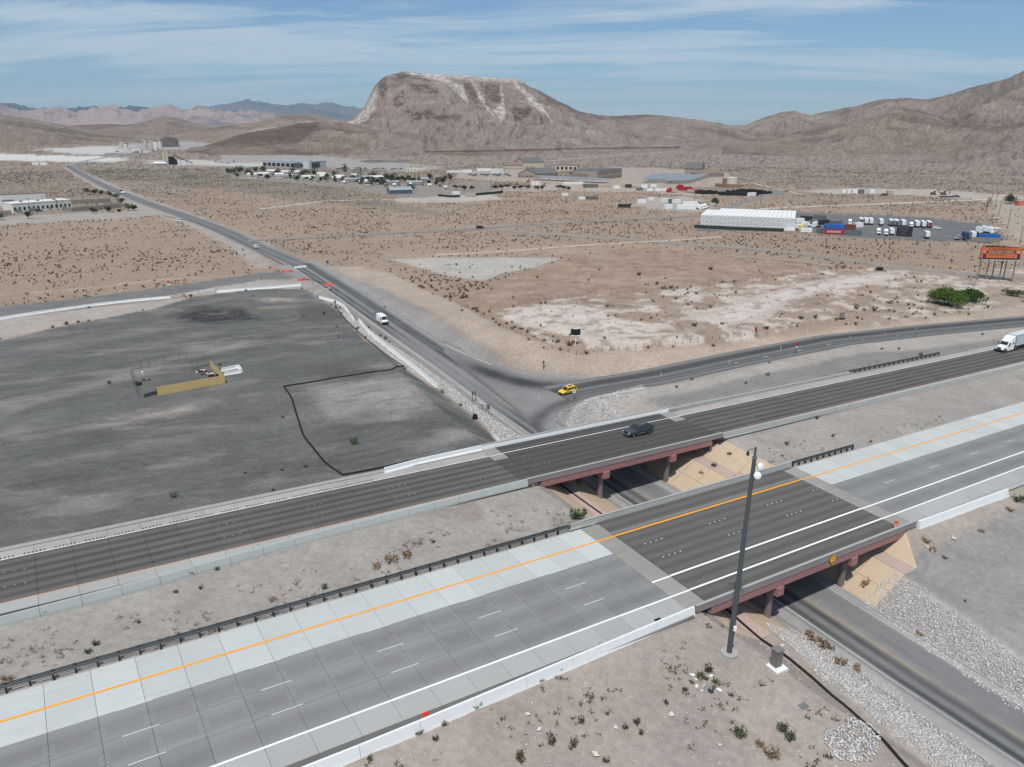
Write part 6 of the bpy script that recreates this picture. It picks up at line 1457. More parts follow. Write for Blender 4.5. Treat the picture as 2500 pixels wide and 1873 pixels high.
# named bushes near the roads: (px, py, kind, size, label)
NEAR = [(548,1198,'green_shrub',.9,'round green bush against the median wall, largest of its row'),(568,1194,'green_shrub',.6,'small green bush right of the largest on the median wall'),(600,1187,'green_shrub',.6,'small green bush farthest right in the median wall row'),
 (412,1241,'green_shrub',.75,'green bush at the foot of the median wall, left of centre'),(470,1232,'green_shrub',.5,'tiny green bush between two larger ones on the median wall'),(434,1271,'creosote_bush',.5,'small dark bush out in the median gravel'),(380,1278,'green_shrub',.5,'small bush in the median below the left wall'),(98,1326,'green_shrub',.8,'green bush by the median wall near the left edge'),
 (208,1392,'green_shrub',.7,'upper of two green tufts in the left median'),(190,1410,'green_shrub',.6,'lower of two green tufts in the left median'),(15,1470,'dry_shrub',.9,'dry grey tuft in the left bottom of the median'),(300,1345,'creosote_bush',.4,'small dark tuft in the left part of the median'),(590,1298,'dry_shrub',1.0,'spread of dry brush behind the guardrail'),(700,1270,'green_shrub',.8,'green tuft close behind the guardrail middle'),
 (845,1210,'dry_shrub',1.8,'wide mat of rust brown brush in the median'),(880,1200,'dry_shrub',1.4,'clump of tan dead brush in the median'),(936,1172,'green_shrub',.5,'small green bush left of the bridge approach'),(815,1225,'dry_shrub',1.2,'dry brush left of the rust brown mat'),
 (1250,1118,'green_shrub',2.0,'big bright green bush at the left end of the near bridge'),(1262,1105,'green_shrub',.9,'small grey green bush behind the big bright one'),(1150,1050,'dry_shrub',1.0,'dry tuft at the cone of the far bridge'),
 (1542,1008,'green_shrub',.9,'green bush on the crest right of the far abutment'),(1515,1022,'dry_shrub',.8,'brown tuft on the crest right of the far abutment'),(1560,1075,'green_shrub',1.0,'green bush at the top of the pink slope bench'),(1575,983,'green_shrub',.7,'green tuft at the corner of the far bridge'),(1700,960,'creosote_bush',.7,'dark low bush on the right median rise'),(1690,985,'creosote_bush',.5,'small bush on the right median'),(1615,1120,'creosote_bush',.7,'bush beside the near bridge parapet'),
 (1800,943,'creosote_bush',.6,'bush near the short guardrail, upper'),(1880,955,'creosote_bush',.5,'bush beyond the short guardrail'),(1765,905,'creosote_bush',.7,'upright dark tuft beside the far wall'),(2030,900,'dry_shrub',.6,'dry tuft on the far wall foot'),
 (1165,1470,'dry_shrub',.8,'brown brush against the white barrier, rightmost'),(1205,1452,'green_shrub',.7,'green bush leaning on the white barrier, right'),(1090,1500,'green_shrub',.7,'green bush against the white barrier, centre'),(1030,1530,'green_shrub',.8,'tallest green bush against the white barrier'),(960,1568,'creosote_bush',.6,'dark bush on the bank below the white barrier'),(905,1585,'green_shrub',.7,'green bush below the orange marker'),(940,1600,'creosote_bush',.6,'dark tuft on the bank below the orange marker'),(800,1645,'green_shrub',.5,'small bush at the bottom edge under the barrier'),
 (1270,1420,'dry_shrub',1.0,'dry brown brush below the right part of the barrier'),(1300,1395,'dry_shrub',.9,'dry brush by the barrier near the drain grate'),(1530,1450,'creosote_bush',1.0,'dark bush above the rubbish pile'),(1512,1462,'green_shrub',.8,'green bush right behind the rubbish pile'),(1545,1475,'green_shrub',.7,'green bush at the right of the rubbish pile'),
 (1595,1590,'green_shrub',1.3,'round pale green bush on the lower slope'),(1690,1580,'green_shrub',1.1,'dark green bush, upper of the touching pair'),(1705,1597,'green_shrub',1.0,'dark green bush, lower of the touching pair'),(1665,1628,'dry_shrub',1.4,'olive dry brush at the lower slope'),(1640,1610,'dry_shrub',.9,'thin brown twigs beside the olive brush'),
 (1375,1560,'creosote_bush',.7,'dark bush in the loose cluster on the slope, upper'),(1350,1572,'creosote_bush',.6,'dark bush in the loose cluster, left'),(1385,1585,'creosote_bush',.5,'dark bush in the loose cluster, low right'),(1240,1608,'creosote_bush',.8,'dark bush at the bottom left cluster, right'),(1190,1605,'creosote_bush',.7,'dark bush at the bottom left cluster, left'),(1125,1640,'creosote_bush',.9,'dark brush by a pale boulder at the bottom edge'),(1310,1645,'creosote_bush',.6,'dark tuft at the bottom edge, centre right'),(1440,1520,'creosote_bush',.6,'small bush in the middle of the slope'),(1480,1490,'green_shrub',.5,'small green tuft left of the rubbish pile'),
 (1765,1385,'dry_shrub',1.6,'brown tumbleweed bank beside the underpass, upper'),(1785,1400,'dry_shrub',1.6,'brown tumbleweed bank beside the underpass, middle'),(1815,1432,'dry_shrub',1.5,'brown tumbleweed bank beside the underpass, lower'),(1850,1445,'dry_shrub',1.1,'thin brown brush at the stone strip'),(1750,1372,'dry_shrub',1.2,'brown brush at the foot of the slope paving'),(2245,1550,'dry_shrub',.9,'brown tumbleweed past the right edge of the road'),(1870,1262,'dry_shrub',1.2,'brown tumbleweed at the corner of the right slope paving'),(1985,1372,'dry_shrub',.9,'round tumbleweed on the right stone apron'),(2015,1188,'dry_shrub',1.0,'brown brush at the top of the right cone'),(2040,1205,'dry_shrub',.8,'dry tuft on the rim of the grey gravel'),(2085,1300,'creosote_bush',.4,'dark tuft out on the grey gravel'),(2120,1150,'dry_shrub',.9,'brown brush beyond the right white barrier'),(2200,1085,'green_shrub',1.6,'green bush at the right edge past the barrier'),(2180,1105,'dry_shrub',1.1,'dry brush left of the green bush at the right edge'),(2000,1170,'dry_shrub',1.1,'dry brush behind the right cone'),
 (765,958,'green_shrub',1.3,'green weed patch inside the black sock corner of the lot'),(375,1075,'green_shrub',.9,'green weed near the freeway shoulder of the lot'),(590,1060,'green_shrub',.5,'weed by the lower lot edge, left'),(660,1010,'green_shrub',.6,'weed by the lower lot edge, middle'),(610,1018,'creosote_bush',.5,'dark weed in the lower lot'),(530,1022,'green_shrub',.4,'tiny weed in the lower lot'),
 (830,665,'green_shrub',.9,'dark bush on the riprap beside the white van'),(868,778-56,'dry_shrub',.6,'dry tuft on the riprap below the van'),(810,678,'dry_shrub',.9,'olive tuft on the riprap above the van'),
 (1500,705,'green_shrub',1.5,'dark round bush at the edge of the pale plot'),(1450,623,'green_shrub',1.5,'dark round bush on the plot fence'),(1655,712,'green_shrub',1.3,'olive bush on the verge of the pale plot'),(1560,700,'dry_shrub',1.3,'dry brush in the pale plot, left'),(1730,690,'green_shrub',1.4,'bush in the pale plot near the verge, left of two'),(1760,688,'green_shrub',1.3,'bush in the pale plot near the verge, right of two'),(1850,668,'creosote_bush',1.8,'tall dark shrub left of the big tree'),(1890,672,'creosote_bush',1.6,'tall thin shrub just before the big tree'),(1920,655,'dry_shrub',1.8,'dry twiggy shrub touching the big tree'),(1535,583,'green_shrub',1.8,'green clump in the brown plot, right'),(1380,595,'green_shrub',1.6,'green clump in the brown plot, centre'),(1230,745,'dry_shrub',2.0,'olive brush at the foot of the black sign mound'),(1205,738,'dry_shrub',1.5,'olive brush left of the black sign mound'),(1195,728,'dry_shrub',1.0,'dry tuft on the fence by the mound')]
for px_, py_, kind, s, lab in NEAR:
    s *= 1.25; p = at(px_, py_); plant(kind, p.x, p.y, s, lab, 'roadside bushes')
# desert scrub: scattered by zone; the largest 300 in view are things, the rest one mass
g_ = np.random.default_rng(77); N = 110000
aa = np.radians(g_.uniform(-36, 36, N)); r_ = np.sqrt(g_.uniform(90**2, 1150**2, N))
sx, sy = r_*np.sin(aa), r_*np.cos(aa)
_, Dn = soil(sx, sy); area = (math.radians(72)/2)*(1150**2-90**2)/N
clump = (.25+1.5*sstep(.35, .7, fbm(sx/30, sy/30, 131, 4)))*(.4+1.2*sstep(.4, .6, fbm(sx/7, sy/7, 133, 2)))
u_, v_ = uv_of(sx, sy)
Dn = np.where((u_ > 85) & (u_ < 340) & (np.abs(v_-slip_v(u_)) < 9+20*np.clip(1-(u_-92)/20, 0, 1)), 0, Dn)
Dn = np.where((v_ < 108) | (np.abs(u_-road_u(v_)) < 9) & (v_ < 340), 0, Dn)
for W_ in [far]:
    d_ = line_d(sx, sy, [tuple(q) for q in W_]); Dn = np.where(d_ < 8, 0, Dn)
d_ = np.minimum(line_d(sx, sy, [tuple(q) for q in ats([(536,520),(700,512),(1000,497),(1300,478),(1530,465),(1700,412)])[:, :2]]), line_d(sx, sy, [tuple(q) for q in ats([(1070,497),(1320,515),(1700,545),(2000,585),(2212,600)])[:, :2]]))
Dn = np.where(d_ < 4.5, 0, Dn)
keep = g_.random(N) < Dn*1.5*area*clump
sx, sy = sx[keep], sy[keep]; rr_ = np.hypot(sx, sy)
order = np.argsort(rr_); near_i, far_i = order[:300], order[300:]
for i in near_i:
    x, y = sx[i], sy[i]; hx, hy = px_of(x, y, PLAIN); 
    w_ = 'field left of the cross road' if uv_of(x, y)[0] < 95 else 'plots right of the cross road'
    o = plant('creosote_bush', x, y, float(g_.uniform(.7, 1.25)), 'dark creosote bush scattered in the '+w_, 'creosote bushes in the '+w_, 'bush')
fx, fy = sx[far_i], sy[far_i]; nf = len(fx)
bases = [shrub_np(700+i, 20, .55, .75, .20) for i in range(6)]
Vs, Fs, off = [], [], 0
kind = g_.integers(0, 6, nf); ss = .34+.85*g_.random(nf)**1.8; an = g_.random(nf)*6.28; fz = terrain(fx, fy)
for k_ in range(6):
    V, F = bases[k_]; m_ = kind == k_; n_ = m_.sum()
    ca, sa = np.cos(an[m_])[:, None], np.sin(an[m_])[:, None]; s_ = ss[m_][:, None]
    X = (V[None, :, 0]*ca-V[None, :, 1]*sa)*s_+fx[m_][:, None]; Y = (V[None, :, 0]*sa+V[None, :, 1]*ca)*s_+fy[m_][:, None]; Z = V[None, :, 2]*s_+fz[m_][:, None]
    Vs.append(np.stack([X, Y, Z], 2).reshape(-1, 3)); Fs.append((F[None]+len(V)*np.arange(n_)[:, None, None]).reshape(-1, 3)+off); off += len(Vs[-1])
h_ = sum(len(v) for v in Vs[:4])
tag(obj('desert_scrub', npmesh('desert_scrub', np.vstack(Vs[:4]), np.vstack(Fs[:4]), M_CREO, smooth=False)), 'dark creosote scrub dotted over the far desert', 'scrub', kind='stuff')
tag(obj('desert_scrub', npmesh('desert_scrub', np.vstack(Vs[4:]), np.vstack(Fs[4:])-h_, M_OLV, smooth=False)), 'grey green scrub mixed through the far desert', 'scrub', kind='stuff')
print('scrub', nf)
# dark dry tufts carpeting verges and the embankment
def tufts(name, label, pts, dens, seed, m, s0, s1, n=12):
    P = scatter_poly(pts, dens, seed); g = np.random.default_rng(seed+1)
    f = fbm(P[:, 0]/3.5, P[:, 1]/3.5, seed+2, 3); P = P[g.random(len(P)) < sstep(.45, .68, f)]
    z = terrain(P[:, 0], P[:, 1]); Vs, Fs, off = [], [], 0
    for i, (x, y) in enumerate(P):
        V, F = _tb[i % len(_tb)]; s = g.uniform(s0, s1); a = g.random()*6.28; c_, s_ = math.cos(a), math.sin(a)
        Vs.append(np.c_[(V[:, 0]*c_-V[:, 1]*s_)*s+x, (V[:, 0]*s_+V[:, 1]*c_)*s+y, V[:, 2]*s+z[i]]); Fs.append(F+off); off += len(V)
    if Vs: tag(obj(name, npmesh(name, np.vstack(Vs), np.vstack(Fs), m, smooth=False)), label, 'weeds', kind='stuff')
_tb = [shrub_np(600+i, 26, .4, .3, .05) for i in range(6)]
tufts('dry_weeds', 'thin dry weeds over the median gravel', [(-40,1500),(-40,1390),(400,1290),(700,1215),(1000,1130),(1150,1060),(1250,1100),(1260,1130),(900,1235),(400,1385)], .7, 61, M_DRY, .5, 1.5)
tufts('dark_weeds', 'small dark weeds over the dirt below the white barrier', [(700,1700),(1100,1500),(1500,1345),(1600,1330),(1800,1500),(1900,1700)], .8, 63, M_CREO, .4, 1.7)
tufts('verge_weeds', 'brown weeds along the edge of the right median', [(1540,1000),(1600,980),(2212,870),(2212,900),(1900,960),(1760,1010),(1600,1090)], .5, 65, M_DRY, .5, 1.3)
tufts('slip_weeds', 'brown weeds beside the wall right of the far bridge', [(1600,870),(1800,800),(2000,752),(2212,720),(2212,745),(1950,785),(1700,850)], .18, 67, M_DRY, .6, 1.4)
tufts('plot_weeds', 'dull weeds over the pale plot', [(1060,672),(1210,645),(1500,620),(1785,584),(2000,588),(1960,640),(1840,680),(1640,732),(1420,752),(1250,764)], .10, 69, M_CREO, .8, 1.6)
# trees
def crown_np(seed, n, r, h, z0, leaf, lobes=7):
    g = np.random.default_rng(seed); C = []; big_ = r > 5.9
    if big_: lobes = 16
    for _ in range(lobes):
        a = g.random()*6.28; d = g.uniform(0, .62); C.append((math.cos(a)*d*r, math.sin(a)*d*r, z0+h*(g.uniform(.25, .8) if not big_ else .15+.5*(1-d/.62)*g.uniform(.6, 1)), r*g.uniform(.3, .55)*(.8 if big_ else 1), h*(g.uniform(.2, .4) if not big_ else g.uniform(.3, .5))))
    V, F = [], []
    for i in range(n):
        cx, cy, cz, cr, ch = C[g.integers(lobes)]
        d = g.normal(0, 1, 3); d /= np.linalg.norm(d); q = g.uniform(.55, 1.05)
        c = np.array([cx+d[0]*cr*q, cy+d[1]*cr*q, max(cz+d[2]*ch*q, z0*.5)])
        e = g.normal(0, 1, 3); e /= np.linalg.norm(e); f = np.cross(e, g.normal(0, 1, 3)); f /= np.linalg.norm(f)
        s = leaf*g.uniform(.6, 1.4); k_ = len(V); V += [c-e*s, c+f*s*.8, c+e*s, c-f*s*.8]; F.append((k_, k_+1, k_+2, k_+3))
    return np.array(V), np.array(F), C
_tc = {}
def tree(name, label, px, py, r, h, m=None, n=260, leaf=.28, group='trees among the homes', trunk=.3, seed=None, z0=None):
    p = atg(px, py); m = m or M_TREE; T = thing(name, label, 'tree', p, rnd.uniform(0, 6.28), group)
    key = (round(r, 1), round(h, 1), n, m.name, (seed if seed is not None else rnd.randint(0, 2)))
    if key not in _tc:
        V, F, C = crown_np(hash(key[:3]) % 9999+key[4], n, r, h*(1-.25), h*.25, leaf)
        b = MB(); b.tube([(0,0,-.2),(.05,0,h*.3),(0,.05,h*.5)], [trunk*.6, trunk*.4, trunk*.25], 7)
        for c in C[:4]: b.tube([(0,0,h*.3),(c[0]*.5,c[1]*.5,h*.3+(c[2]-h*.3)*.6),(c[0],c[1],c[2])], [trunk*.3, trunk*.18, .03], 5)
        _tc[key] = (npmesh('crown', V, F, m, smooth=False), b.mesh('trunk', M_BARK))
    obj('crown', _tc[key][0], T); obj('trunk', _tc[key][1], T)
    return T
tree('mesquite_tree', 'big bright green mesquite tree beside the slip road', 2040, 660, 8.6, 6.4, M_LEAF, 6500, .24, None, .6, 3)
tree('mesquite_tree', 'lower green mesquite tree right of the biggest one', 2096, 651, 7.0, 4.6, M_LEAF, 3600, .24, None, .5, 4)
tree('mesquite_tree', 'dark low mesquite thicket at the right edge', 2190, 640, 5.0, 2.4, M_SAGE, 900, .22, None, .4, 5)
tree('dead_tree', 'leaning grey bare tree in front of the far dirt lot', 2130, 455, 3.0, 9.0, M_DRY, 160, .3, None, .5, 6)
tree('lot_tree', 'dark wide tree beside the far dirt lot', 2180, 440, 6.5, 7.5, M_TREE, 700, .4, None, .6, 7)
tree('lot_tree', 'round dark green tree by the small trailer yard', 1546, 445, 4.2, 6.0, M_SAGE, 700, .32, None, .5, 8)

# rubbish and boulders on the slope below the barrier
p = atg(1520, 1480); T = thing('rubbish_pile', 'pile of white and grey rubbish among dark bushes', 'rubbish', p)
for k_ in range(16):
    x, y, w = rnd.gauss(0, 1.0), rnd.gauss(0, .8), rnd.uniform(.12, .4)
    MB().hexa([(-w,-w*.7,0),(w,-w*.6,0),(w*.9,w*.7,0),(-w,w*.6,0),(-w*.7,-w*.4,w*.5),(w*.6,-w*.5,w*.3),(w*.7,w*.4,w*.55),(-w*.6,w*.5,w*.35)]).build('scrap', (M_SW, M_SGN, M_POST, M_WCONC)[k_ % 4], T, (x, y, 0), rnd.uniform(0, 3))
for k_, (px_, py_, s, lab) in enumerate([(1450,1545,.35,'pale boulder in the middle of the slope'),(1165,1575,.3,'pale boulder left of the dark bushes'),(1330,1572,.35,'pale boulder inside the loose bush cluster'),(1285,1630,.4,'white boulder by the bottom edge brush'),(1690,1395,.3,'pale boulder above the utility cabinet'),(2060,1163,.5,'white boulder on the grey gravel by the right cone'),(1555,1610,.25,'small pale stone left of the round bush'),(1140,1545,.3,'pale stone on the bank below the barrier'),(1960,652,.9,'white boulder in the plot before the billboard')]):
    p = atg(px_, py_); V = OCT*s*np.array([1.1, .9, .7])+NR.normal(0, .15, (6, 3))*s
    tag(MB().add([tuple(q) for q in V], [tuple(f) for f in OCF]).build('boulder', mat('boulder_stone', lin(200,196,190), .9, var=.1), None, (p.x, p.y, p.z+s*.3), rnd.uniform(0, 3)), lab, 'boulder', 'boulders')
# ------------------------------------------------------------------ the settlement, yards and far works
def crop(x0, y0, s): return lambda cx, cy: ((x0+cx*s)/KPX, (y0+cy*s)/KPX)
cA = crop(0, 380, .1808); cB = crop(540, 360, .2712); cC = crop(1080, 370, .1808); cD = crop(1460, 380, .226); cE = crop(1680, 480, .1808); cF = crop(2020, 480, .217); cG = crop(250, 310, .1582); cH = crop(1600, 150, .4069)
M_WIN = mat('window_dark', (0.02, .024, .028), .15, spec=.6)
def wallmat(n, c): return mat('wall_'+n, lin(*c), .9, var=.05, scale=.5)
M_RGREY = mat('roof_grey', lin(104,105,106), .95, var=.06, scale=.3); M_RWHITE = mat('roof_white', lin(214,216,214), .7, var=.06, scale=.5); M_RBROWN = mat('roof_brown', lin(130,112,100), .8); M_RBLUE = mat('roof_bluegrey', lin(150,158,164), .6)
def frame(A, B):
    P, Q = at(*A), at(*B); d = Q-P; return P, math.hypot(d.x, d.y), math.atan2(d.y, d.x)
def building(name, label, A, B, depth, H, wall, roofm, roof='flat', rise=2.5, wins=6, rows=1, doors=(), over=.5, win=(1.2, 1.4), cat='building', group=None, sill=None, clerestory=False):
    P, L, a = frame(A, B); T = thing(name, label, cat, (P.x, P.y, PLAIN-.1), a, group)
    MB().box(0, L, 0, depth, -.5, H).build('wall', wall, T)
    if roof == 'flat':
        r = MB().box(-.15, L+.15, -.15, depth+.15, H+.003, H+.35).build('roof', roofm, T)
        if L > 20:
            for k_ in range(3): MB().box(L*(.2+.28*k_), L*(.2+.28*k_)+1.8, depth*.4, depth*.4+1.6, H+.353, H+1.3).build('roof_unit', M_SGN, r)
    elif roof == 'gable':     # ridge along the front
        r = MB().prism([(-over,H-.15),(depth/2,H+rise),(depth+over,H-.15),(depth+over,H+.1),(depth/2,H+rise+.25),(-over,H+.1)], -over, L+over, 'x').build('roof', roofm, T)
        MB().prism([(0,H),(depth,H),(depth/2,H+rise-.1)], .01, L-.01, 'x').build('gable', wall, T)
    elif roof == 'gable_front':
        r = MB().prism([(-over,H-.15),(L/2,H+rise),(L+over,H-.15),(L+over,H+.1),(L/2,H+rise+.25),(-over,H+.1)], -over, depth+over, 'y').build('roof', roofm, T)
        MB().prism([(0,H),(L,H),(L/2,H+rise-.1)], .01, depth-.01, 'y').build('gable', wall, T)
    elif roof == 'hip':
        i = min(L, depth)*.45; b = MB()
        b.add([(-over,-over,H),(L+over,-over,H),(L+over,depth+over,H),(-over,depth+over,H),(i,depth/2,H+rise),(L-i,depth/2,H+rise)], [(0,1,5,4),(1,2,5),(2,3,4,5),(3,0,4),(3,2,1,0)]); r = b.build('roof', roofm, T)
    for j in range(rows):
        for i in range(wins):
            x = L*(i+.5)/wins; z = H/rows*(j+.42)
            w = MB().box(x-win[0]/2, x+win[0]/2, -.06, .04, z-win[1]/2, z+win[1]/2).build('window', M_WIN, T)
    for x, w_, h_ in doors: MB().box(L*x-w_/2, L*x+w_/2, -.07, .03, 0, h_).build('door', M_SGN, T)
    return T
W_WHITE = wallmat('white', (214,212,206)); W_TAN = wallmat('tan', (160,146,134)); W_BEIGE = wallmat('beige', (190,178,158)); W_GREYB = wallmat('grey_block', (132,128,122)); W_BROWN = wallmat('brown', (140,112,94)); W_BLUE = wallmat('blue_grey', (112,126,142))
building('warehouse', 'tall pale warehouse with two shutter doors in the left compound', (7,451), (102,446), 26, 9.5, W_WHITE, M_RBROWN, wins=0, doors=((.08,4.5,6),(.2,4,6)))
building('office_building', 'long low white building with dark windows in the left compound', (29,460), (156,450), 16, 5.8, W_WHITE, M_RWHITE, wins=13, win=(1.3,2.2), doors=((.36,1.4,2.6),(.62,1.4,2.6)))
def wall_run(name, label, pts, H, m, t=.25, cat='wall'):
    W = ats(pts)[:, :2]; T = thing(name, label, cat, (W[0][0], W[0][1], PLAIN-.1))
    for a, c_ in zip(W[:-1], W[1:]):
        L = float(np.hypot(*(c_-a))); n = max(1, round(L/9))
        for i in range(n):
            q = a+(c_-a)*(i+.5)/n
            MB().box(-L/n/2+.02, L/n/2-.02, -t/2, t/2, -.4, H).build('wall_panel', m, T, (q[0]-W[0][0], q[1]-W[0][1], 0), math.atan2(c_[1]-a[1], c_[0]-a[0]))
    return T
wall_run('block_wall', 'grey block wall in front of the walled court of the left compound', [cA(840,740), cA(980,757), cA(1640,705)], 2.8, W_GREYB)
wall_run('block_wall', 'grey block wall along the back of the left compound', [cA(960,655), cA(1320,640), cA(1500,630)], 3, W_GREYB)
wall_run('block_wall', 'grey block wall closing the right end of the left compound', [cA(1430,675), cA(1640,690)], 2.8, W_GREYB)
wall_run('block_wall', 'low grey wall at the left edge of the compound', [cA(-60,810), cA(160,800)], 3, W_GREYB)
wall_run('block_wall', 'small grey screen wall before the white office', [cA(220,775), cA(300,770)], 2.6, W_GREYB); wall_run('block_wall', 'grey bin enclosure beside the white office', [cA(390,765), cA(465,760)], 3, W_GREYB)
p = at(*cA(135,735)); suv('car', 'white car parked at the left compound shutters', (p.x, p.y, p.z), .2, paint('car_w2', (225,228,230)), simple=True)
p = at(*cA(530,755)); suv('car', 'black car parked before the white office', (p.x, p.y, p.z), .1, paint('car_black', (30,31,34)), simple=True)
for i, (cx, cy, r, h, lab) in enumerate([(385,850,3.2,4.2,'round dark tree at the left compound entrance'),(20,870,3.5,4.5,'feathery tree at the left edge of the picture'),(1270,775,3,3.8,'small dark tree before the block wall, left'),(1465,765,2.8,3.6,'small dark tree before the block wall, right'),(1610,765,1.6,2.2,'smallest tree before the block wall'),(1740,745,4.5,5,'large dark tree at the right corner of the compound'),(1650,660,4.5,5,'dark tree in the compound row, second from the corner'),(1570,600,4.5,5,'dark tree in the compound row, third from the corner'),(1480,560,4.2,4.6,'dark tree in the compound row, fourth from the corner'),(1380,535,4,4.5,'dark tree in the compound row, fifth from the corner'),(1290,525,4,4.2,'dark tree behind the compound court'),(1190,525,4.5,5.5,'olive tree at the left end of the compound row'),(1820,745,3.2,3.6,'dark bushy tree by the road at the compound corner')]):
    tree('compound_tree', lab, *cA(cx, cy), r, h, M_SAGE if i in (1, 5, 11) else M_TREE, 420, .3, 'trees round the left compound', .35)
def palm(label, px, py, H):
    p = atg(px, py); T = thing('palm_tree', label, 'palm', p); MB().tube([(0,0,0),(.1,0,H)], [.3,.22], 7).build('trunk', M_BARK, T)
    b = MB()
    for k_ in range(14):
        a = k_*6.28/14; e = rnd.uniform(-.3, .7); L = 1.9
        b.add([(.1,0,H),(math.cos(a-.15)*L*.6+.1,math.sin(a-.15)*L*.6,H+e*.7),(math.cos(a)*L,math.sin(a)*L,H+e*.5-.7),(math.cos(a+.15)*L*.6+.1,math.sin(a+.15)*L*.6,H+e*.7)], [(0,1,2,3)])
    b.build('crown', M_TREE, T)
palm('palm tree before the white office', *cA(785,735), 6.5)
palm('palm tree among the homes, left', *cB(1745,285), 6); palm('palm tree among the homes, right', *cB(1780,280), 6.5)
def lamp(label, px, py, H):
    p = atg(px, py); T = thing('lamp_post', label, 'lamp post', p); MB().cyl(0,0,0,H,.09,6).build('pole', M_POST, T); MB().box(-.9,.9,-.2,.2,H,H+.18).build('lamp_head', M_POST, T)
for cx, cy, l_ in ((410,765,'lamp post before the white office, leftmost'),(605,735,'lamp post before the white office, middle'),(870,790,'lamp post in the compound car park'),(1130,690,'lamp post at the walled court, left'),(1245,665,'lamp post at the walled court, right'),(170,680,'lamp post beside the tall warehouse')): lamp(l_, *cA(cx, cy), 9)
# agency buildings under the mesa
building('agency_building', 'long tan building with a big grey hip roof', cC(1715,378), cC(2085,384), 34, 5.2, W_TAN, M_RGREY, 'hip', 8, 16, win=(1.6,2.2))
building('agency_building', 'two storey tan block at the right end of the hip roofed building', cC(2090,388), cD(255,236), 30, 9.5, W_TAN, M_RGREY, wins=14, rows=2, win=(1.1,2.2))
building('agency_building', 'tan building with a front gable and grey roof', cC(1020,356), cC(1275,360), 30, 4.4, W_TAN, M_RGREY, 'gable_front', 5, 7, win=(1.3,1.8))
building('agency_building', 'low tan wing with a dark grey roof behind the gable', cC(1275,352), cC(1560,345), 24, 4.2, W_TAN, M_RGREY, 'gable', 5.5, 9, win=(1.3,1.8))
building('agency_building', 'small tan link between the two grey roofed buildings', cC(1560,352), cC(1715,358), 18, 6, W_TAN, M_RBROWN, wins=2)
building('agency_building', 'tall beige hall with grey gable roof and shutter doors', cC(1095,262), cC(1370,255), 26, 10.5, W_BEIGE, M_RGREY, 'gable', 5, 0, doors=((.2,6,5),(.45,6,5)))
building('agency_building', 'lower beige shed attached to the tall hall', cC(845,262), cC(1090,260), 20, 7, W_BEIGE, M_RBROWN, 'gable', 3, 9, win=(1,1.2))
building('agency_building', 'long low cream garage with a row of round doors', cC(1530,250), cC(1820,255), 16, 6, W_BEIGE, M_RGREY, wins=5, win=(3,3.5))
building('agency_building', 'beige barn with grey gable roof and dark opening', cD(930,222), cD(1110,226), 28, 8.5, W_TAN, M_RGREY, 'gable', 6, 0, doors=((.6,7,4.5),))
building('agency_building', 'low tan building with hip roof beside the barn', cD(1115,238), cD(1360,232), 22, 4.2, W_TAN, M_RBROWN, 'hip', 4, 8)
building('pump_house', 'small brown hut beside the cream water tank', cD(1340,328), cD(1402,330), 9, 6.5, W_BROWN, M_RBROWN, wins=0)
wall_run('block_wall', 'brown block wall below the cream water tank', [cD(1265,335), cD(1380,345), cD(1560,348)], 3.2, W_BROWN)
p = at(*cD(1443,330)); T = thing('water_tank', 'cream cylindrical water tank', 'tank', p); MB().cyl(0,0,0,8,5,24).build('shell', wallmat('cream', (206,200,182)), T); MB().tube([(0,0,8.003),(0,0,8.6)], [5.1,.3], 24).build('roof', wallmat('cream', (206,200,182)), T)
# solar canopies
M_SOL = mat('solar_glass', lin(128,134,142), .8, .0, var=.05)
def canopy(label, A, B, depth, H=3.2):
    P, L, a = frame(A, B); T = thing('solar_canopy', label, 'solar canopy', (P.x, P.y, PLAIN), a, 'solar canopies'); n = max(2, round(L/9))
    for i in range(n):
        x0, x1 = L*i/n+.1, L*(i+1)/n-.1; MB().hexa([(x0,0,H-.1),(x1,0,H-.1),(x1,depth,H+1.1),(x0,depth,H+1.1),(x0,0,H+.05),(x1,0,H+.05),(x1,depth,H+1.25),(x0,depth,H+1.25)]).build('panel', M_SOL, T)
    for i in range(n+1): MB().cyl(L*i/n, depth*.55, 0, H+.5, .18, 6).build('post', M_SGN, T)
canopy('long solar canopy in front of the grey roofed agency building', cC(1225,385), cC(2200,432), 10)
for i in range(5): canopy('solar canopy row %s from the front in the left array' % ORD[i], cD(500+i*22,296-i*13), cD(800+i*40,288-i*13), 6)
for i in range(5): canopy('solar canopy row %s from the front in the right array' % ORD[i], cD(740+i*20,310-i*13), cD(1030+i*45,300-i*14), 6)
# long shed and tank far left
building('factory_shed', 'very long grey shed with open white bays below the mesa', cB(375,172), cB(750,188), 40, 8, wallmat('steel', (176,180,182)), M_RBLUE, wins=9, win=(7,4.5))
building('factory_shed', 'dark lean-to at the right end of the long shed', cB(812,188), cB(930,175), 25, 6.5, wallmat('dark_steel', (86,88,90)), M_RGREY, wins=0)
p = at(*cB(778,193)); T = thing('water_tank', 'pale cylindrical tank at the end of the long shed', 'tank', p); MB().cyl(0,0,0,10.5,5.6,22).build('shell', wallmat('pale', (196,200,200)), T); MB().tube([(0,0,10.503),(0,0,11.2)], [5.7,.3], 22).build('roof', M_RBLUE, T)
building('site_office', 'flat roofed cream office right of the gravel heap', cB(1690,190), cB(1795,190), 10, 6.5, W_BEIGE, M_RBROWN, wins=3)
building('site_office', 'low white cabin in front of the cream office', cB(1675,212), cB(1840,212), 6, 3.2, W_WHITE, M_RWHITE, wins=6)
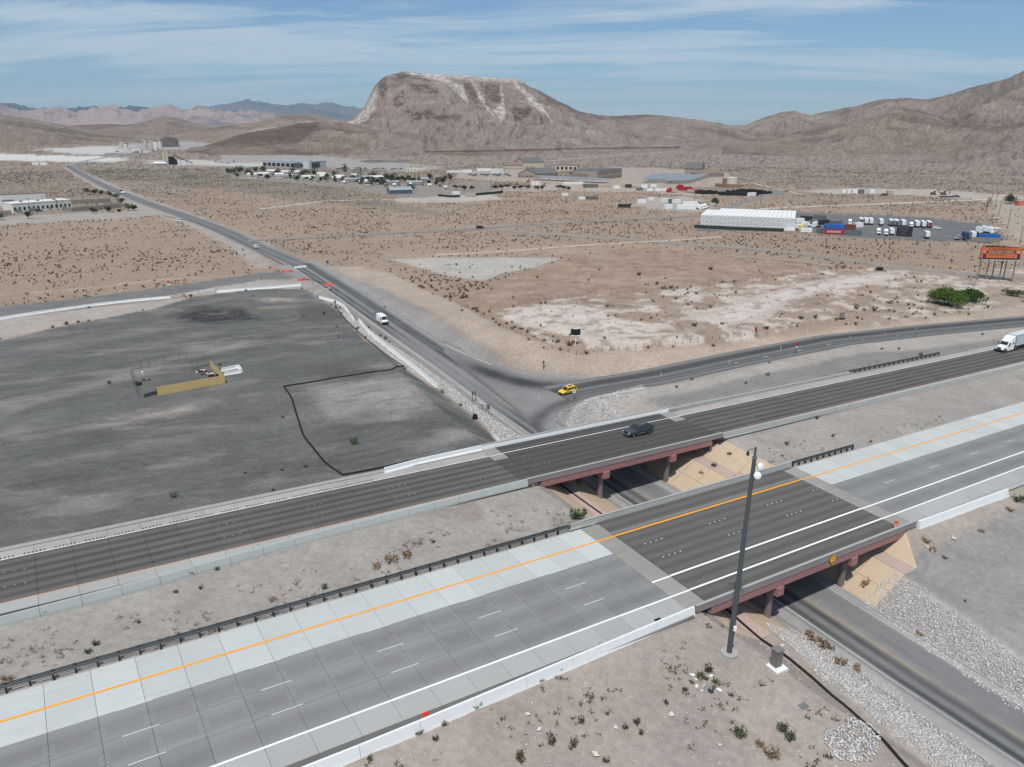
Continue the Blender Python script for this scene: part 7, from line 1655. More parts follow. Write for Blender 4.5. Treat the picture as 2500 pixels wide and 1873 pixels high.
# mobile homes
HOMES = [(232,272,320,272,'w'),(327,266,425,266,'w'),(402,240,500,238,'w'),(480,272,560,272,'w'),(547,248,630,246,'w'),(552,285,648,285,'g'),(657,247,715,247,'w'),(737,296,850,292,'w'),(872,268,950,266,'w'),(885,286,925,286,'w'),(1008,310,1110,306,'t'),(1035,292,1110,290,'w'),(1112,322,1275,318,'g'),(1255,300,1372,296,'g'),(1368,298,1465,296,'w'),(1292,336,1350,336,'w'),(1500,344,1600,344,'g'),(1560,300,1610,300,'w'),(1672,348,1808,346,'g'),(1420,338,1500,338,'g'),(1770,318,1870,316,'g'),(1170,280,1215,280,'w')]
for i, (x0, y0, x1, y1, c) in enumerate(HOMES):
    wm = {'w': W_WHITE, 'g': wallmat('homegrey', (168,166,162)), 't': W_BEIGE}[c]
    building('mobile_home', '%s mobile home, %s from the left in the settlement' % ({'w': 'white', 'g': 'grey', 't': 'beige'}[c], ORD[i]), cB(x0, y0), cB(x1, y1), 8, 3.7, wm, M_RWHITE if c != 'g' else M_RBLUE, 'gable', 1.0, 5, over=.3, cat='house', group='mobile homes')
building('house', 'blue grey house with pale roof at the near edge of the settlement', cB(1525,425), cB(1720,418), 11, 3.6, W_BLUE, M_RBLUE, 'gable', 2.0, 7, cat='house')
building('water_shed', 'tall concrete block tower between the homes', cB(1212,275), cB(1255,275), 6, 11, W_GREYB, W_GREYB, wins=0)
TR = [(75,250),(118,248),(152,248),(182,240),(245,242),(315,240),(388,240),(412,282),(512,250),(650,246),(685,298),(727,266),(768,262),(842,272),(945,312),(1022,278),(1120,262),(1366,272),(1487,302),(1548,302),(1625,310),(1682,312),(1732,308),(1878,310),(1960,332),(2010,330),(2060,326),(1712,395),(1272,332),(1352,340),(1406,340),(1462,338),(1537,340),(1590,330)]
for i, (cx, cy) in enumerate(TR):
    r = 4.6+2.2*((i*37) % 10)/10; h = 7+3.5*((i*53) % 10)/10
    if i == 16: r, h = 5.0, 14
    if i in (7, 10, 22): r, h = 3, 4.5
    lab = 'dark tree among the homes, %s from the left' % ORD[i]
    if i == 16: lab = 'tallest dark tree among the homes'
    if i == 27: lab = 'bright green tree beside the blue grey house'
    tree('settlement_tree', lab, *cB(cx, cy), r, h, M_SAGE if i in (27,) else M_TREE, 240, .48, 'trees among the homes', .4)
for i, (cx, cy, r, h) in enumerate([(180,520,4.5,4.5),(300,530,5,5),(400,525,4,4),(720,515,4.5,4),(800,510,4.5,4.2),(880,510,4.5,4.5),(970,510,3,3),(1060,515,4.5,4.2),(1140,510,4.5,4),(1290,515,4.5,3.5),(1350,515,3.5,3.2),(1580,520,4,4.5),(1640,515,4,3.5),(1700,520,3,2.8)]):
    tree('wash_tree', 'low dark tree in the wash before the agency yard, %s from the left' % ORD[i], *cC(cx, cy), r, h, M_TREE, 260, .4, 'trees along the wash', .35)
for i in range(28):
    cx, cy = 150+i*68+rnd.uniform(-15, 15), 268+i*2.6+rnd.uniform(-14, 18)
    tree('yard_tree', 'small dark yard tree between the homes, %s from the left' % ORD[i], *cB(cx, cy), rnd.uniform(2.6, 4.2), rnd.uniform(4, 6.5), M_TREE, 150, .45, 'small trees between the homes', .3)
for i in range(18):
    cx, cy = 700+i*78+rnd.uniform(-20, 20), 300+i*4.0+rnd.uniform(-12, 16)
    building('garden_shed', '%s shed between the homes, %s from the left' % (('white', 'grey', 'tan')[i % 3], ORD[i]), cB(cx, cy), cB(cx+18+rnd.uniform(0, 22), cy), 4, 2.6, (W_WHITE, W_GREYB, W_BEIGE)[i % 3], M_RWHITE if i % 2 else M_RBROWN, 'gable', .7, 1, over=.2, cat='shed', group='sheds between the homes')
# yards: trailers, containers, vehicles
def container(label, A, B, m, H=2.6, z=0.0, W=2.44, group=None, cat='container', name='shipping_container'):
    P, L, a = frame(A, B); T = thing(name, label, cat, (P.x, P.y, PLAIN+.05+z), a, group)
    MB().box(0, L, 0, W, .12, H).build('box', m, T)
    b = MB()
    for i in range(max(4, int(L/.8))): x = L*(i+.5)/max(4, int(L/.8)); b.box(x-.12, x+.12, -.05, 0, .3, H-.25)
    b.build('corrugation', m, T)
    b = MB()
    for x in (0, L):
        for y in (0, W): b.box(x-.07, x+.07, y-.07, y+.07, 0, H+.03)
    b.build('corner_post', m, T)
    return T
C_WH = mat('container_white', lin(226,228,226), .6, var=.04, scale=.4); C_GR = mat('container_grey', lin(104,108,108), .7, var=.06); C_BL = mat('container_blue', lin(42,98,172), .6, var=.06); C_RD = mat('container_red', lin(168,52,42), .7, var=.08); C_BR = mat('container_brown', lin(116,58,48), .7, var=.08); C_DK = mat('container_dark', lin(52,54,56), .8, var=.06); C_TN = mat('container_tan', lin(178,164,148), .8); C_NV = mat('container_navy', lin(38,60,104), .6)
# the block of stacked white storage units
P0, L0, a0 = frame(cE(160,412), cE(1425,466)); NU, ND, NT = 21, 8, 3; uw = L0/NU; ul = 5.0; uh = 2.35
um = MB().box(-uw/2+.06, uw/2-.06, .05, ul-.05, .06, uh-.05).mesh('shell', C_WH); ud = MB().box(-uw/2+.35, uw/2-.35, -.02, .06, .3, uh-.4).mesh('door', mat('unit_door', lin(204,207,206), .6, var=.04)); uv_ = MB().box(-.35, .35, -.06, -.02, uh*.55, uh*.65).mesh('vent', M_SGN)
def unit(i, j, t, label):
    x = uw*(i+.5); y = j*ul; c_, s_ = math.cos(a0), math.sin(a0)
    T = thing('storage_unit', label, 'storage unit', (P0.x+x*c_-y*s_, P0.y+x*s_+y*c_, PLAIN+.1+t*uh), a0, 'stacked white storage units')
    obj('shell', um, T)
    if j == 0: obj('door', ud, T); obj('vent', uv_, T)
ORD2 = ORD
for i in range(NU):
    for t in range(NT): unit(i, 0, t, 'white storage unit, %s from the left in the %s tier of the front row' % (ORD2[i], ('bottom', 'middle', 'top')[t]))
    for j in range(1, ND - (2 if i < 3 else 0)):
        unit(i, j, 2, 'white storage unit on top, %s from the left, %s row back' % (ORD2[i], ORD2[j]))
for j in range(1, ND):
    for t in range(2): unit(NU-1, j, t, 'white storage unit at the right end, %s row back, %s tier' % (ORD2[j], ('bottom', 'middle')[t]))
wall_run('screen_fence', 'dark green screen fence before the white storage units', [cE(80,425), cE(700,455), cE(1290,478)], 2.0, mat('green_screen', lin(48,62,54), .9), .08, 'fence')
for k_, (x0, y0, x1, y1, H, z, m, l_) in enumerate([(1430,440,1560,436,2.6,0,C_WH,'white container right of the stacked units, lower left'),(1450,425,1560,420,2.6,2.6,C_WH,'white container right of the stacked units, upper'),(1560,425,1640,405,2.6,0,C_WH,'white container behind the yellow truck'),(1645,390,1760,378,2.6,0,C_GR,'dark grey container behind the white cabs, left'),(1760,385,1905,375,2.6,0,C_DK,'dark container behind the white cabs, right'),(1510,320,1660,330,2.6,0,C_DK,'dark container at the back of the white stack'),(1690,300,1850,310,2.4,0,C_GR,'low grey container at the back of the yard'),(1940,395,2080,385,2.6,0,C_GR,'grey container in the back row of the yard'),
    (1300,470,1440,473,1.4,0,C_WH,'low white flat container in front of the stack'),(1520,488,1670,490,2.4,0,C_WH,'white container in front of the yellow truck'),(1730,488,1800,494,2.4,0,C_GR,'small grey container left of the lettered red one'),
    (1845,508,2100,516,2.6,0,C_RD,'red shipping container with white lettering'),(1830,505,2100,513,2.6,2.6,C_BL,'bright blue container stacked on the red one'),(2105,516,2340,522,2.6,0,C_GR,'grey container right of the lettered red one'),(2108,513,2250,519,2.6,2.6,C_BR,'brown container stacked on the grey one')]):
    T = container(l_, cE(x0, y0), cE(x1, y1), m, H, z)
    if m is C_RD: text_part('lettering', 'HYUNDAI', 1.5, M_SW, T, (frame(cE(x0,y0), cE(x1,y1))[1]*.47, -.09, 1.35), (math.radians(90), 0, 0), xs=1.05, bold=.02)
container('white container at the right end of the blue and brown ones', cF(315,405), cF(392,402), C_WH, 2.6, 2.6)
T = container('black container standing in the yard with grey painted lettering', cF(770,442), cF(940,455), C_DK, 5.2, 0, 2.6)
Lb = frame(cF(770,442), cF(940,455))[1]; mg = mat('painted_grey', lin(122,124,124), .8)
for s_, z_, h_ in (('POTTERY', 4.3, 1.25), ('& YARD', 3.0, 1.15), ('OPEN', 1.9, .8), ('DISCOUNTS', 1.0, .7)): text_part('lettering', s_, h_, mg, T, (Lb*.45, -.09, z_), (math.radians(90), 0, 0))
M_TRL = mat('trailer_white', lin(222,226,227), .5, var=.03); M_TRG = mat('trailer_door_grey', lin(86,90,94), .6)
aY = frame(cF(600,330), cF(1150,350))[2]
for i, (cx, cy, m, face, l_) in enumerate([(382,318,M_TRL,M_TRG,'white trailer with grey doors, first in the yard row'),(437,320,M_TRL,None,'white trailer, second in the yard row'),(492,322,M_TRL,None,'white trailer, third in the yard row'),(608,330,M_TRL,None,'white trailer standing alone in the yard row'),(722,336,M_TRL,M_TRG,'trailer with dark grey doors, left of the pair'),(780,338,M_TRL,M_TRG,'trailer with dark grey doors, right of the pair'),(858,342,M_TRL,None,'pale trailer behind the black container'),(1015,352,M_TRL,None,'pale trailer right of the black container, first'),(1085,356,M_TRL,None,'pale trailer right of the black container, second'),(1152,356,M_TRL,C_RD,'trailer with red doors at the end of the yard row')]):
    p = at(*cF(cx, cy)); T = trailer('semi_trailer', l_, (p.x, p.y, PLAIN+.05), aY+math.pi/2, m, 12, 'trailers parked in the truck yard', .82, face)
    T.location = Vector(T.location)+Vector((math.cos(aY+math.pi/2), math.sin(aY+math.pi/2), 0))*5
for cx, cy, l_, m in ((572,425,'white truck cab parked nose out, left of the white box','w'),(655,435,'white truck cab parked beside the white box','w'),(940,352,'white truck tractor in the yard row','w'),(250,318,'white truck tractor left of the yard row','w'),(1530,455,None,'y')):
    if l_ is None: p = at(*cE(1520,455)); l_ = 'yellow truck tractor by the stacked units'
    else: p = at(*cF(cx, cy))
    T = tractor('truck_tractor', l_, (p.x, p.y, PLAIN+.05), aY-math.pi/2 if m == 'w' else aY, sm if m == 'w' else paint('truck_yellow', (230,204,40), .4)); T.scale = (.8, .8, .8)
p = at(*cE(1700,415)); T = tractor('truck_tractor', 'white truck tractor with sleeper beside the grey containers', (p.x, p.y, PLAIN+.05), aY+2.6, sm); T.scale = (.9,.9,.9)
for cx, cy, m, l_, L in ((725,440,M_TRL,'white box trailer beside the black container',9),(1125,480,M_TRL,'lone white trailer in the middle of the yard',9),(1640,492,M_TRL,'white trailer by the grey wall',9),(1560,500,C_NV,'dark blue trailer by the grey wall',9)):
    p = at(*cF(cx, cy)); T = trailer('semi_trailer', l_, (p.x, p.y, PLAIN+.05), aY+math.pi/2, m, L, None, .82, m)
    T.location = Vector(T.location)+Vector((math.cos(aY+math.pi/2), math.sin(aY+math.pi/2), 0))*3.5
p = at(*cF(1462,485)); pickup('pickup_truck', 'silver pickup parked in the truck yard', (p.x, p.y, PLAIN+.05), aY+1.2, paint('silver', (190,194,196)))
p = at(*cF(1232,368)); suv('car', 'white car at the back of the truck yard', (p.x, p.y, PLAIN+.05), aY, paint('car_w2', (225,228,230)), simple=True)
wall_run('block_wall', 'grey wall at the right corner of the truck yard', [cF(1605,510), cF(1940,532)], 1.9, W_GREYB)
container('blue container behind the grey wall', cF(1695,500), cF(1850,505), C_BL, 2.6); container('blue and white box behind the grey wall, right', cF(1850,505), cF(1930,508), C_BL, 2.6)
T = container('white roofed carport over the blue containers', cF(1765,470), cF(1930,478), M_RWHITE, .5, 4.2, 4, None, 'carport', 'carport')
for cx, cy, a_, l_ in ((1700,420,.5,'white truck in the corner cluster, left'),(1760,408,.7,'white truck in the corner cluster, middle'),(1830,425,.4,'white truck in the corner cluster, right')):
    p = at(*cF(cx, cy)); T = tractor('truck_tractor', l_, (p.x, p.y, PLAIN+.05), a_, sm); T.scale = (.95,.95,.95)
building('red_shed', 'small red roofed stand at the right edge beyond the yard', cF(2150,105), cF(2230,105), 5, 3, wallmat('pinkred', (196,120,104)), wallmat('pinkred', (196,120,104)), wins=0)
# trailer yard, agency vehicles, scrap
for i, (x0, y0, x1, y1, H, m, l_) in enumerate([(432,522,520,520,3.2,C_WH,'white box trailer at the back of the small yard'),(550,492,605,490,2.6,C_WH,'green and white box at the back of the small yard'),(698,514,770,510,3,C_WH,'white box van in the small yard, left'),(780,518,832,516,3,C_GR,'grey box in the small yard'),(822,522,892,518,3,C_WH,'white rounded trailer in the small yard'),(725,582,802,580,3.2,C_WH,'white container at the front of the small yard'),(850,584,1056,588,3.4,C_WH,'long white trailer at the front of the small yard'),(920,545,1070,545,3.0,C_WH,'long white trailer behind the front one'),(215,562,355,565,2.4,C_DK,'dark container left of the small yard'),(352,568,520,570,1.8,C_TN,'tan wall of boxes left of the small yard'),(1105,545,1210,540,3.4,C_TN,'pale shed beside the round green tree'),
     (1640,445,1705,440,3.0,C_WH,'white shed at the end of the scrap heap')]):
    container(l_, cD(x0, y0), cD(x1, y1), m, H, 0, 2.6)
for i, (cx, cy) in enumerate(((1085,570),(1110,580),(1135,572),(1160,565))):
    p = at(*cD(cx, cy)); T = tractor('truck_tractor', 'white truck cab in the small yard, %s from the long trailer' % ORD[i], (p.x, p.y, PLAIN), -.6, sm); T.scale = (.75,.75,.75)
M_SCR = mat('scrap_dark', lin(40,36,34), .9, var=.4, scale=.6); M_REDM = mat('machine_red', lin(158,42,44), .6, var=.1)
def heap(name, label, A, B, depth, H, m, seed, n=60, cat='heap'):
    P, L, a = frame(A, B); g = np.random.default_rng(seed); T = thing(name, label, cat, (P.x, P.y, PLAIN), a)
    for k_ in range(3):
        b = MB()
        for i in range(n//3):
            x, y = g.uniform(0, L), g.uniform(0, depth); s = g.uniform(.6, 2.2); h = H*g.uniform(.4, 1)*(1-abs(x/L-.5)*.6)
            b.hexa([(x-s,y-.4,0),(x+s,y-.5,0),(x+s,y+.5,0),(x-s,y+.4,0),(x-s*.8,y-.3,h),(x+s*.7,y-.3,h*.8),(x+s*.7,y+.3,h*.9),(x-s*.8,y+.3,h)])
        o = b.build('scrap_layer', m, T)
    return T
for i, (x0, y0, x1, y1) in enumerate([(1140,420,1330,412),(1330,432,1560,434),(1560,436,1720,438),(1700,425,1900,410),(1480,405,1800,398)]): heap('scrap_heap', 'black steel scrap heap, %s from the left' % ORD[i], cD(x0,y0), cD(x1,y1), 14, 3.2, M_SCR, 300+i, 90)
for i, (x0, y0, x1, y1, H) in enumerate([(760,400,820,400,4.5),(870,372,920,372,6),(910,378,1050,378,4),(1088,402,1150,400,3.2),(1170,400,1300,398,2.2)]): heap('red_machinery', 'red machinery in the scrap yard, %s from the left' % ORD[i], cD(x0,y0), cD(x1,y1), 5, H, M_REDM, 320+i, 24, 'machinery')
_cars = {}
def far_car(cx, cy, cf, col, label, group, rz):
    p = at(*cf(cx, cy)); key = col
    if key not in _cars:
        m = paint('far_%d_%d_%d' % col, col); b = MB().box(-2.3,2.3,-.9,.9,.35,1.0); g = MB().hexa([(-1.7,-.85,1.0),(1.2,-.85,1.0),(1.2,.85,1.0),(-1.7,.85,1.0),(-1.2,-.7,1.6),(.5,-.7,1.6),(.5,.7,1.6),(-1.2,.7,1.6)])
        w = MB()
        for x in (-1.4, 1.4):
            for y in (-.8, .8): w.wheel(x, y, .35, .35, .25, 8)
        _cars[key] = (b.mesh('body', m), g.mesh('window_glass', M_GLASS), MB().box(-1.25,.55,-.72,.72,1.6,1.68).mesh('roof', m), w.mesh('wheels', M_TYRE))
    T = thing('parked_car', label, 'car', (p.x, p.y, PLAIN+.02), rz, group)
    for n_, me in zip(('body', 'window_glass', 'roof', 'wheel'), _cars[key]): obj(n_, me, T)
CC = [(226,228,228),(226,228,228),(40,42,46),(120,124,128),(190,192,194),(70,74,80)]
for i in range(22): far_car(340+i*27, 334-(i % 3)*11, cC, CC[i*5 % 6], 'parked car in the agency lot, %s from the left' % ORD[i], 'cars parked in the agency lot', .3)
for i in range(24): far_car(1000+i*27, 196-(i % 2)*6+i*.3, cB, CC[i*7 % 6], 'parked vehicle in the long row below the gravel heap, %s from the left' % ORD[i], 'vehicles parked below the gravel heap', .2)
for i, (cx, cy, H, m, l_) in enumerate([(200,362,3,C_WH,'white tank truck at the left of the scrap yard'),(330,345,3,C_DK,'dark machine behind the white tank truck'),(500,352,3.2,C_WH,'white box truck in the agency works yard, left'),(600,345,3,C_WH,'white box truck in the agency works yard, middle'),(560,385,2.6,C_WH,'white van at the front of the works yard, left'),(650,388,2.8,C_WH,'white van at the front of the works yard, middle'),(710,388,2.6,C_WH,'white van at the front of the works yard, right'),(450,375,2.4,C_GR,'grey truck at the front of the works yard'),(830,395,2.6,C_TN,'pale low trailer in front of the red machinery'),(1000,395,2.4,C_TN,'pale pile of boxes in front of the red machinery')]):
    container(l_, cD(cx-32, cy+6), cD(cx+32, cy+6), m, H, .3, 2.4, None, 'truck', 'work_truck')
for i, (x0, x1, y, H, m, l_) in enumerate([(265,400,290,3.5,C_WH,'white trailer row behind the agency lot, left'),(470,660,270,3.5,C_WH,'long white trailer behind the agency lot'),(660,820,300,5.5,M_RWHITE,'big white tent behind the agency lot'),(1640,1705,455,2.6,C_WH,'white hut in the dirt strip, left'),(1705,1790,452,2.6,C_WH,'white hut in the dirt strip, middle'),(1790,1900,450,2.6,C_WH,'white hut in the dirt strip, right'),(1910,2100,490,3.2,C_GR,'grey tank trailers at the right of the dirt strip'),(1210,1310,462,3.6,C_WH,'white tank at the dirt strip'),(310,446,612,2.6,C_TN,'cream box trailer beside the green fence'),(140,235,585,2.4,C_WH,'white boat trailer behind the dark fence'),(1625,1700,608,2.4,C_WH,'white caravan in the desert, left'),(1848,1930,655,2.2,C_WH,'white caravan in the desert, middle'),(1950,2100,650,2.4,C_GR,'grey cluttered trailer in the desert, right'),(60,250,290,2.6,C_WH,'white container left of the agency lot'),(130,250,288,2.2,C_BR,'brown container left of the agency lot')]):
    container(l_, cC(x0, y), cC(x1, y-2), m, H, 0, 3)
wall_run('screen_fence', 'dark green screen fence beside the cream box trailer', [cC(450,597), cC(640,580), cC(820,560)], 2.2, mat('green_screen', lin(48,62,54), .9), .08, 'fence')
wall_run('screen_fence', 'dark fence along the trailer apron', [cC(-60,605), cC(120,622), cC(240,618)], 1.8, mat('black_screen', lin(44,48,50), .9), .08, 'fence')
def digger(label, cx, cy, cf, m):
    p = at(*cf(cx, cy)); T = thing('excavator', label, 'excavator', (p.x, p.y, PLAIN)); MB().box(-2,2,-1.3,1.3,0,.9).build('track', M_DARKP, T); MB().box(-1.8,1.2,-1.2,1.2,.95,2.2).build('body', m, T); MB().box(.0,1.2,-1.1,.1,2.2,3.2).build('cab', M_GLASS, T); MB().tube([(1.2,.6,1.8),(3.6,.6,4.4),(5.4,.6,2.2)], .22, 6).build('boom', m, T); MB().box(5.0,5.9,.2,1.0,1.4,2.2).build('bucket', m, T)
M_CAT = mat('machine_ochre', lin(176,134,74), .6)
digger('ochre excavator on the dirt strip, left', 1000, 448, cC, M_CAT); digger('ochre excavator on the dirt strip, middle', 1160, 415, cC, M_CAT); digger('ochre excavator by the white tank', 1370, 470, cC, M_CAT)
digger('brown loader on the far dirt lot, left', 1190, 442, crop(2020, 380, .217), mat('machine_brown', lin(120,92,72), .8)); digger('brown loader on the far dirt lot, right', 1305, 442, crop(2020, 380, .217), mat('machine_brown', lin(120,92,72), .8))
cI = crop(2020, 380, .217)
for i, (x0, x1, y, m) in enumerate([(165,210,428,C_WH),(225,265,430,C_WH),(280,340,430,C_WH),(350,410,430,C_GR),(470,530,430,C_WH),(680,740,445,C_TN)]): container('%s van or box in the far dirt lot, %s from the left' % ('white' if m is C_WH else 'grey' if m is C_GR else 'brown', ORD[i]), cI(x0, y), cI(x1, y), m, 3.4, 0, 3, 'vehicles in the far dirt lot', 'van', 'box_van')
p = at(*cI(1450,470)); pickup('pickup_truck', 'dark pickup towing a flat trailer in the far dirt lot', (p.x, p.y, PLAIN), 0, paint('charcoal', (74,80,90), .3, .3)); container('flat dark trailer behind the dark pickup', cI(1265,470), cI(1420,472), C_DK, .9, 0, 2.4, None, 'trailer', 'flat_trailer')
p = at(*cI(640,450)); pickup('pickup_truck', 'dark pickup beside the brown box in the far dirt lot', (p.x, p.y, PLAIN), .2, paint('far_dark', (60,64,68)))
# utility poles
M_WOOD = mat('pole_wood', lin(92,76,64), .9, var=.2)
def upole(label, px, py, top, arms=1, m=M_WOOD, r=.17, group='utility poles'):
    p = atg(px, py); H = height_at(p, top); T = thing('utility_pole', label, 'utility pole', p, .6, group); MB().tube([(0,0,-.3),(0,0,H)], [r, r*.7], 7).build('pole', m, T)
    for k_ in range(arms): MB().box(-1.3, 1.3, -.08, .08, H-.5-k_*.9, H-.34-k_*.9).build('cross_arm', m, T)
for i, (cx, cy, ct, l_) in enumerate([(630,865,800,'wooden utility pole by the road past the small yard'),(233,840,770,'wooden utility pole behind the small yard'),(1042,882,785,'wooden utility pole above the white stack'),(1535,905,800,'wooden utility pole above the trailer row'),(2012,860,792,'wooden utility pole by the dead tree, left'),(2036,890,795,'wooden utility pole by the dead tree, middle'),(2060,925,835,'wooden utility pole by the dead tree, right'),(2112,1003,890,'wooden utility pole right of the truck yard'),(2185,1100,990,'leaning utility pole nearest the billboard'),(2260,1230,1080,'utility pole past the right edge')]): upole(l_, *cH(cx, cy), cH(cx, ct)[1])
for i, (cx, cy, ct, l_) in enumerate([(655,528,380,'utility pole at the end of the green fence'),(1250,515,380,'utility pole over the wash trees'),(1922,610,440,'utility pole between the desert caravans'),(90,512,420,'utility pole left of the wash trees'),(780,300,230,'thin mast in the agency lot')]): upole(l_, *cC(cx, cy), cC(cx, ct)[1])
for i, (cx, cy, ct) in enumerate([(370,100,20),(515,75,5),(640,110,0),(930,165,60),(1190,160,60)]): upole('thin utility pole along the far road, %s from the left' % ORD[i], *cA(cx, cy), cA(cx, ct)[1])
M_PALE = mat('pale_steel', lin(186,184,180), .6, .3)
for i, (cx, cy, ct) in enumerate([(1120,640,560),(1680,670,595),(1040,600,548),(978,566,508)]): upole('pale steel pylon at the foot of the right hill, %s in size' % ORD[i], *cH(cx, cy), cH(cx, ct)[1], 2, M_PALE, .45, 'steel pylons')
p = atg(1944, 555); T = thing('marker_pole', 'thin yellow marker pole before the truck yard', 'pole', p); Hm = height_at(p, 515); MB().cyl(0,0,0,Hm,.16,8).build('pole', mat('dull_yellow', lin(190,160,96), .8), T); MB().box(-.5,.5,-.06,.06,Hm-.8,Hm).build('plate', mat('dull_yellow', lin(190,160,96), .8), T)
# billboard
pL, pR = at(2112, 603), at(2190, 610); d = pR-pL; Lb = 15.0; aB = -.10
p = Vector(((pL.x+pR.x)/2, (pL.y+pR.y)/2, PLAIN)); p = atg(2150, 607)
T = thing('billboard', 'orange lawyer billboard on tall steel posts at the right', 'billboard', p, aB); Ht = height_at(p, 535); Hb = height_at(p, 560)
M_BO = mat('billboard_orange', lin(196,108,64), .7, var=.03)
fc = MB().box(-Lb/2, Lb/2, -.2, .0, Hb, Ht).build('face', M_BO, T)
MB().box(-Lb/2-.1, Lb/2+.1, .02, .12, Hb-.1, Ht+.1).build('backing', M_DARKP, T); MB().box(-Lb/2, Lb/2, -1.2, .1, Hb-.45, Hb-.25).build('catwalk', M_CONC, T); MB().box(-Lb/2, Lb/2, -.26, -.205, Hb, Hb+.45).build('base_band', MSB, T)
hh = Ht-Hb; R90 = (math.radians(90), 0, 0)
text_part('lettering', 'THE', hh*.24, mat('dark_red_print', lin(120,40,20), .7), T, (-Lb*.27, -.215, Hb+hh*.83), R90); text_part('lettering', 'ACCIDENT', hh*.25, mat('dark_print', lin(52,22,14), .7), T, (-Lb*.02, -.215, Hb+hh*.83), R90, bold=.02); text_part('lettering', 'GUYS', hh*.24, mat('dark_red_print', lin(120,40,20), .7), T, (Lb*.26, -.215, Hb+hh*.83), R90)
MB().box(-Lb*.36, Lb*.36, -.215, -.205, Hb+hh*.52, Hb+hh*.69).build('print_band', MSB, T); text_part('lettering', 'NEVADA INJURY ATTORNEYS', hh*.155, M_SW, T, (0, -.225, Hb+hh*.605), R90)
text_part('lettering', 'When You Need a', hh*.19, mat('dark_print', lin(52,22,14), .7), T, (-Lb*.07, -.215, Hb+hh*.36), R90)
for s in (-1, 1):
    x = s*Lb*.42; MB().prism([(x-.9,Hb+.1),(x+.9,Hb+.1),(x+.95,Hb+hh*.35),(x+.45,Hb+hh*.5),(x-.45,Hb+hh*.5),(x-.95,Hb+hh*.35)], -.29, -.262).build('printed_figure', mat('print_maroon', lin(96,34,58), .7), T)
    MB().tube([(x,-.29,Hb+hh*.6),(x,-.262,Hb+hh*.6)], hh*.11, 12).build('printed_head', mat('print_skin', lin(204,160,138), .7), T)
    MB().prism([(x-.75,Hb+.35),(x-.45,Hb+.3),(x-.4,Hb+hh*.4),(x-.7,Hb+hh*.36)], -.30, -.291).build('printed_sleeve', mat('print_pink', lin(220,176,182), .7), T)
for x, y in ((-.44,.3),(-.2,1.6),(.0,3.2),(.14,1.6),(.42,.3),(.3,3.4)): MB().cyl(x*Lb, y, -.4, Hb-.3, .22, 8).build('post', mat('post_tan', lin(138,118,100), .8), T)
MB().hexa([(-Lb*.25,1.2,Hb+.2),(Lb*.5,.2,Hb+.2),(Lb*.5,.35,Hb+.2),(-Lb*.25,5.0,Hb+.2),(-Lb*.25,4.9,Ht+.2),(Lb*.5,.2,Ht+.1),(Lb*.5,.35,Ht+.1),(-Lb*.25,5.1,Ht+.2)]).build('rear_face', mat('billboard_back', lin(58,48,44), .8), T)
p = atg(1902, 585); T = thing('utility_trailer', 'pale open shed with dark motorbikes in the plot', 'shed', p, .1); MB().box(-2.2,2.2,-1,1,0,.3).build('floor', C_GR, T); MB().box(-2.2,2.2,.9,1,.3,2.2).build('back', C_TN, T); MB().box(-2.0,.6,-.8,.0,.3,1.5).build('load', M_SCR, T)
# the far works (left valley)
def far(cx, cy, R=2150.0):
    q = rays([cG(cx, cy)])[0]; h = math.hypot(q[0], q[1]); return Vector((q[0]/h*R, q[1]/h*R, PLAIN))
for i, (cx, w, h, c) in enumerate([(285,7,16,W_BEIGE),(312,7,16,W_BEIGE),(350,9,10,W_WHITE),(650,6,20,W_BEIGE),(672,6,20,W_BEIGE),(752,7,18,W_BEIGE),(782,7,18,W_BEIGE),(825,14,14,W_WHITE),(878,12,16,W_WHITE)]):
    p = far(cx, 230); T = thing('silo', 'pale works tower in the far valley, %s from the left' % ORD[i], 'silo', p, 0, 'towers of the far works'); MB().cyl(0,0,0,h,w/2,12).build('shell', c, T); MB().box(-w*.4,w*.4,-w*.4,w*.4,h+.01,h+2).build('head_house', W_GREYB, T)
for i in range(26):
    cx = 250+i*22+rnd.uniform(-6,6); p = far(cx, 280, 1950-rnd.uniform(0,150)); T = thing('works_shed', 'white shed or truck of the far works, %s from the left' % ORD[i], 'shed', p, rnd.uniform(-.3,.3), 'sheds of the far works'); w = rnd.uniform(5,14); h = rnd.uniform(2.5,5)
    MB().box(-w/2,w/2,-3,3,0,h).build('wall', W_WHITE if i % 3 else W_GREYB, T); MB().box(-w/2-.3,w/2+.3,-3.3,3.3,h+.003,h+.4).build('roof', M_RWHITE, T)
p = far(1025, 200, 2250); 
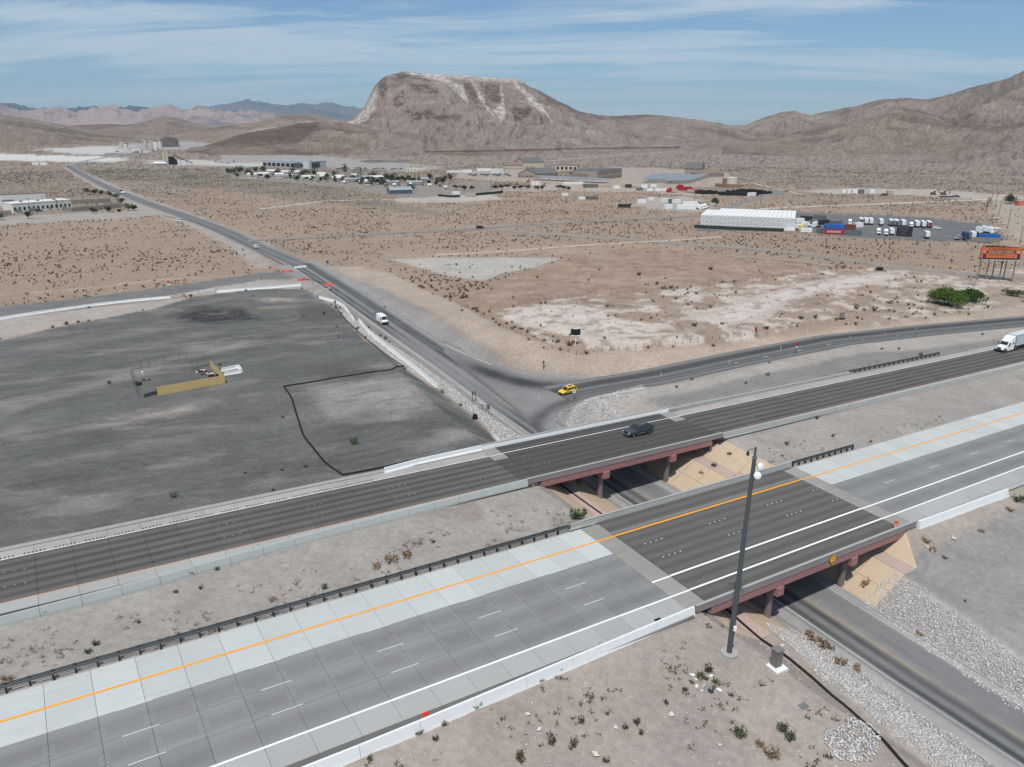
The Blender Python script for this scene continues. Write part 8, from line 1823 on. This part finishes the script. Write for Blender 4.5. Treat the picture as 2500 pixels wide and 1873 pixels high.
hill('coal_hill', 'dark slag heap behind the far works', [cG(880,195), cG(940,165), cG(1010,148), cG(1090,165), cG(1170,195)], 2300, 2220, 2380, 60, 30, 3, rockcol((118,110,104), (98,92,88), (130,122,116), 371, 40.), .8, 40., 560)
for cx, lab in ((965,'left pale silo of the gravel plant'),(1012,'right pale silo of the gravel plant')):
    p = at(*cG(cx, 560)); Hs = height_at(p, cG(cx, 395)[1]); T = thing('silo', lab, 'silo', p); MB().cyl(0,0,3,Hs,2.2,14).build('shell', W_BEIGE, T); MB().tube([(0,0,3),(0,0,.6)], [2.2,.5], 14).build('hopper', W_BEIGE, T); MB().box(-2,2,-2,2,0,.4).build('base', W_GREYB, T)
p = at(*cG(1075, 580)); heap('crusher', 'dark steel crusher tower of the gravel plant', cG(1020,582), cG(1130,582), 8, 14, M_SCR, 380, 24, 'machinery')
p = at(*cG(1130, 575)); T = thing('conveyor', 'long sloping conveyor of the gravel plant', 'conveyor', p, -.1); MB().hexa([(-2,-.6,12),(26,-.6,1),(26,.6,1),(-2,.6,12),(-2,-.6,13),(26,-.6,2),(26,.6,2),(-2,.6,13)]).build('belt', M_POST, T); MB().cyl(8,0,0,8,.3,6).build('leg', M_POST, T); MB().cyl(17,0,0,4.5,.3,6).build('leg', M_POST, T)
p = at(*cG(900, 588)); T = thing('storage_tank', 'white horizontal tank at the gravel plant', 'tank', p); MB().tube([(-9,0,2.4),(-8.6,0,2.4),(8.6,0,2.4),(9,0,2.4)], [.8,1.9,1.9,.8], 16).build('shell', C_WH, T); MB().box(-6,-5,-1.6,1.6,0,1.4).build('saddle', W_GREYB, T); MB().box(5,6,-1.6,1.6,0,1.4).build('saddle', W_GREYB, T)
for i in range(14): far_car(1745+i*24, 540+(i % 3)*12, cG, (228,230,230) if i % 4 else (60,62,66), 'white mixer truck parked at the gravel plant, %s from the left' % ORD[i], 'trucks at the gravel plant', .4)
for i, (x0, x1, y, l_) in enumerate([(435,525,128,'white tanker parked at the far bend, left'),(545,640,128,'white tanker parked at the far bend, right')]): container(l_, cA(x0, y), cA(x1, y), C_WH, 3.4, 0, 3, None, 'trailer', 'tank_trailer')
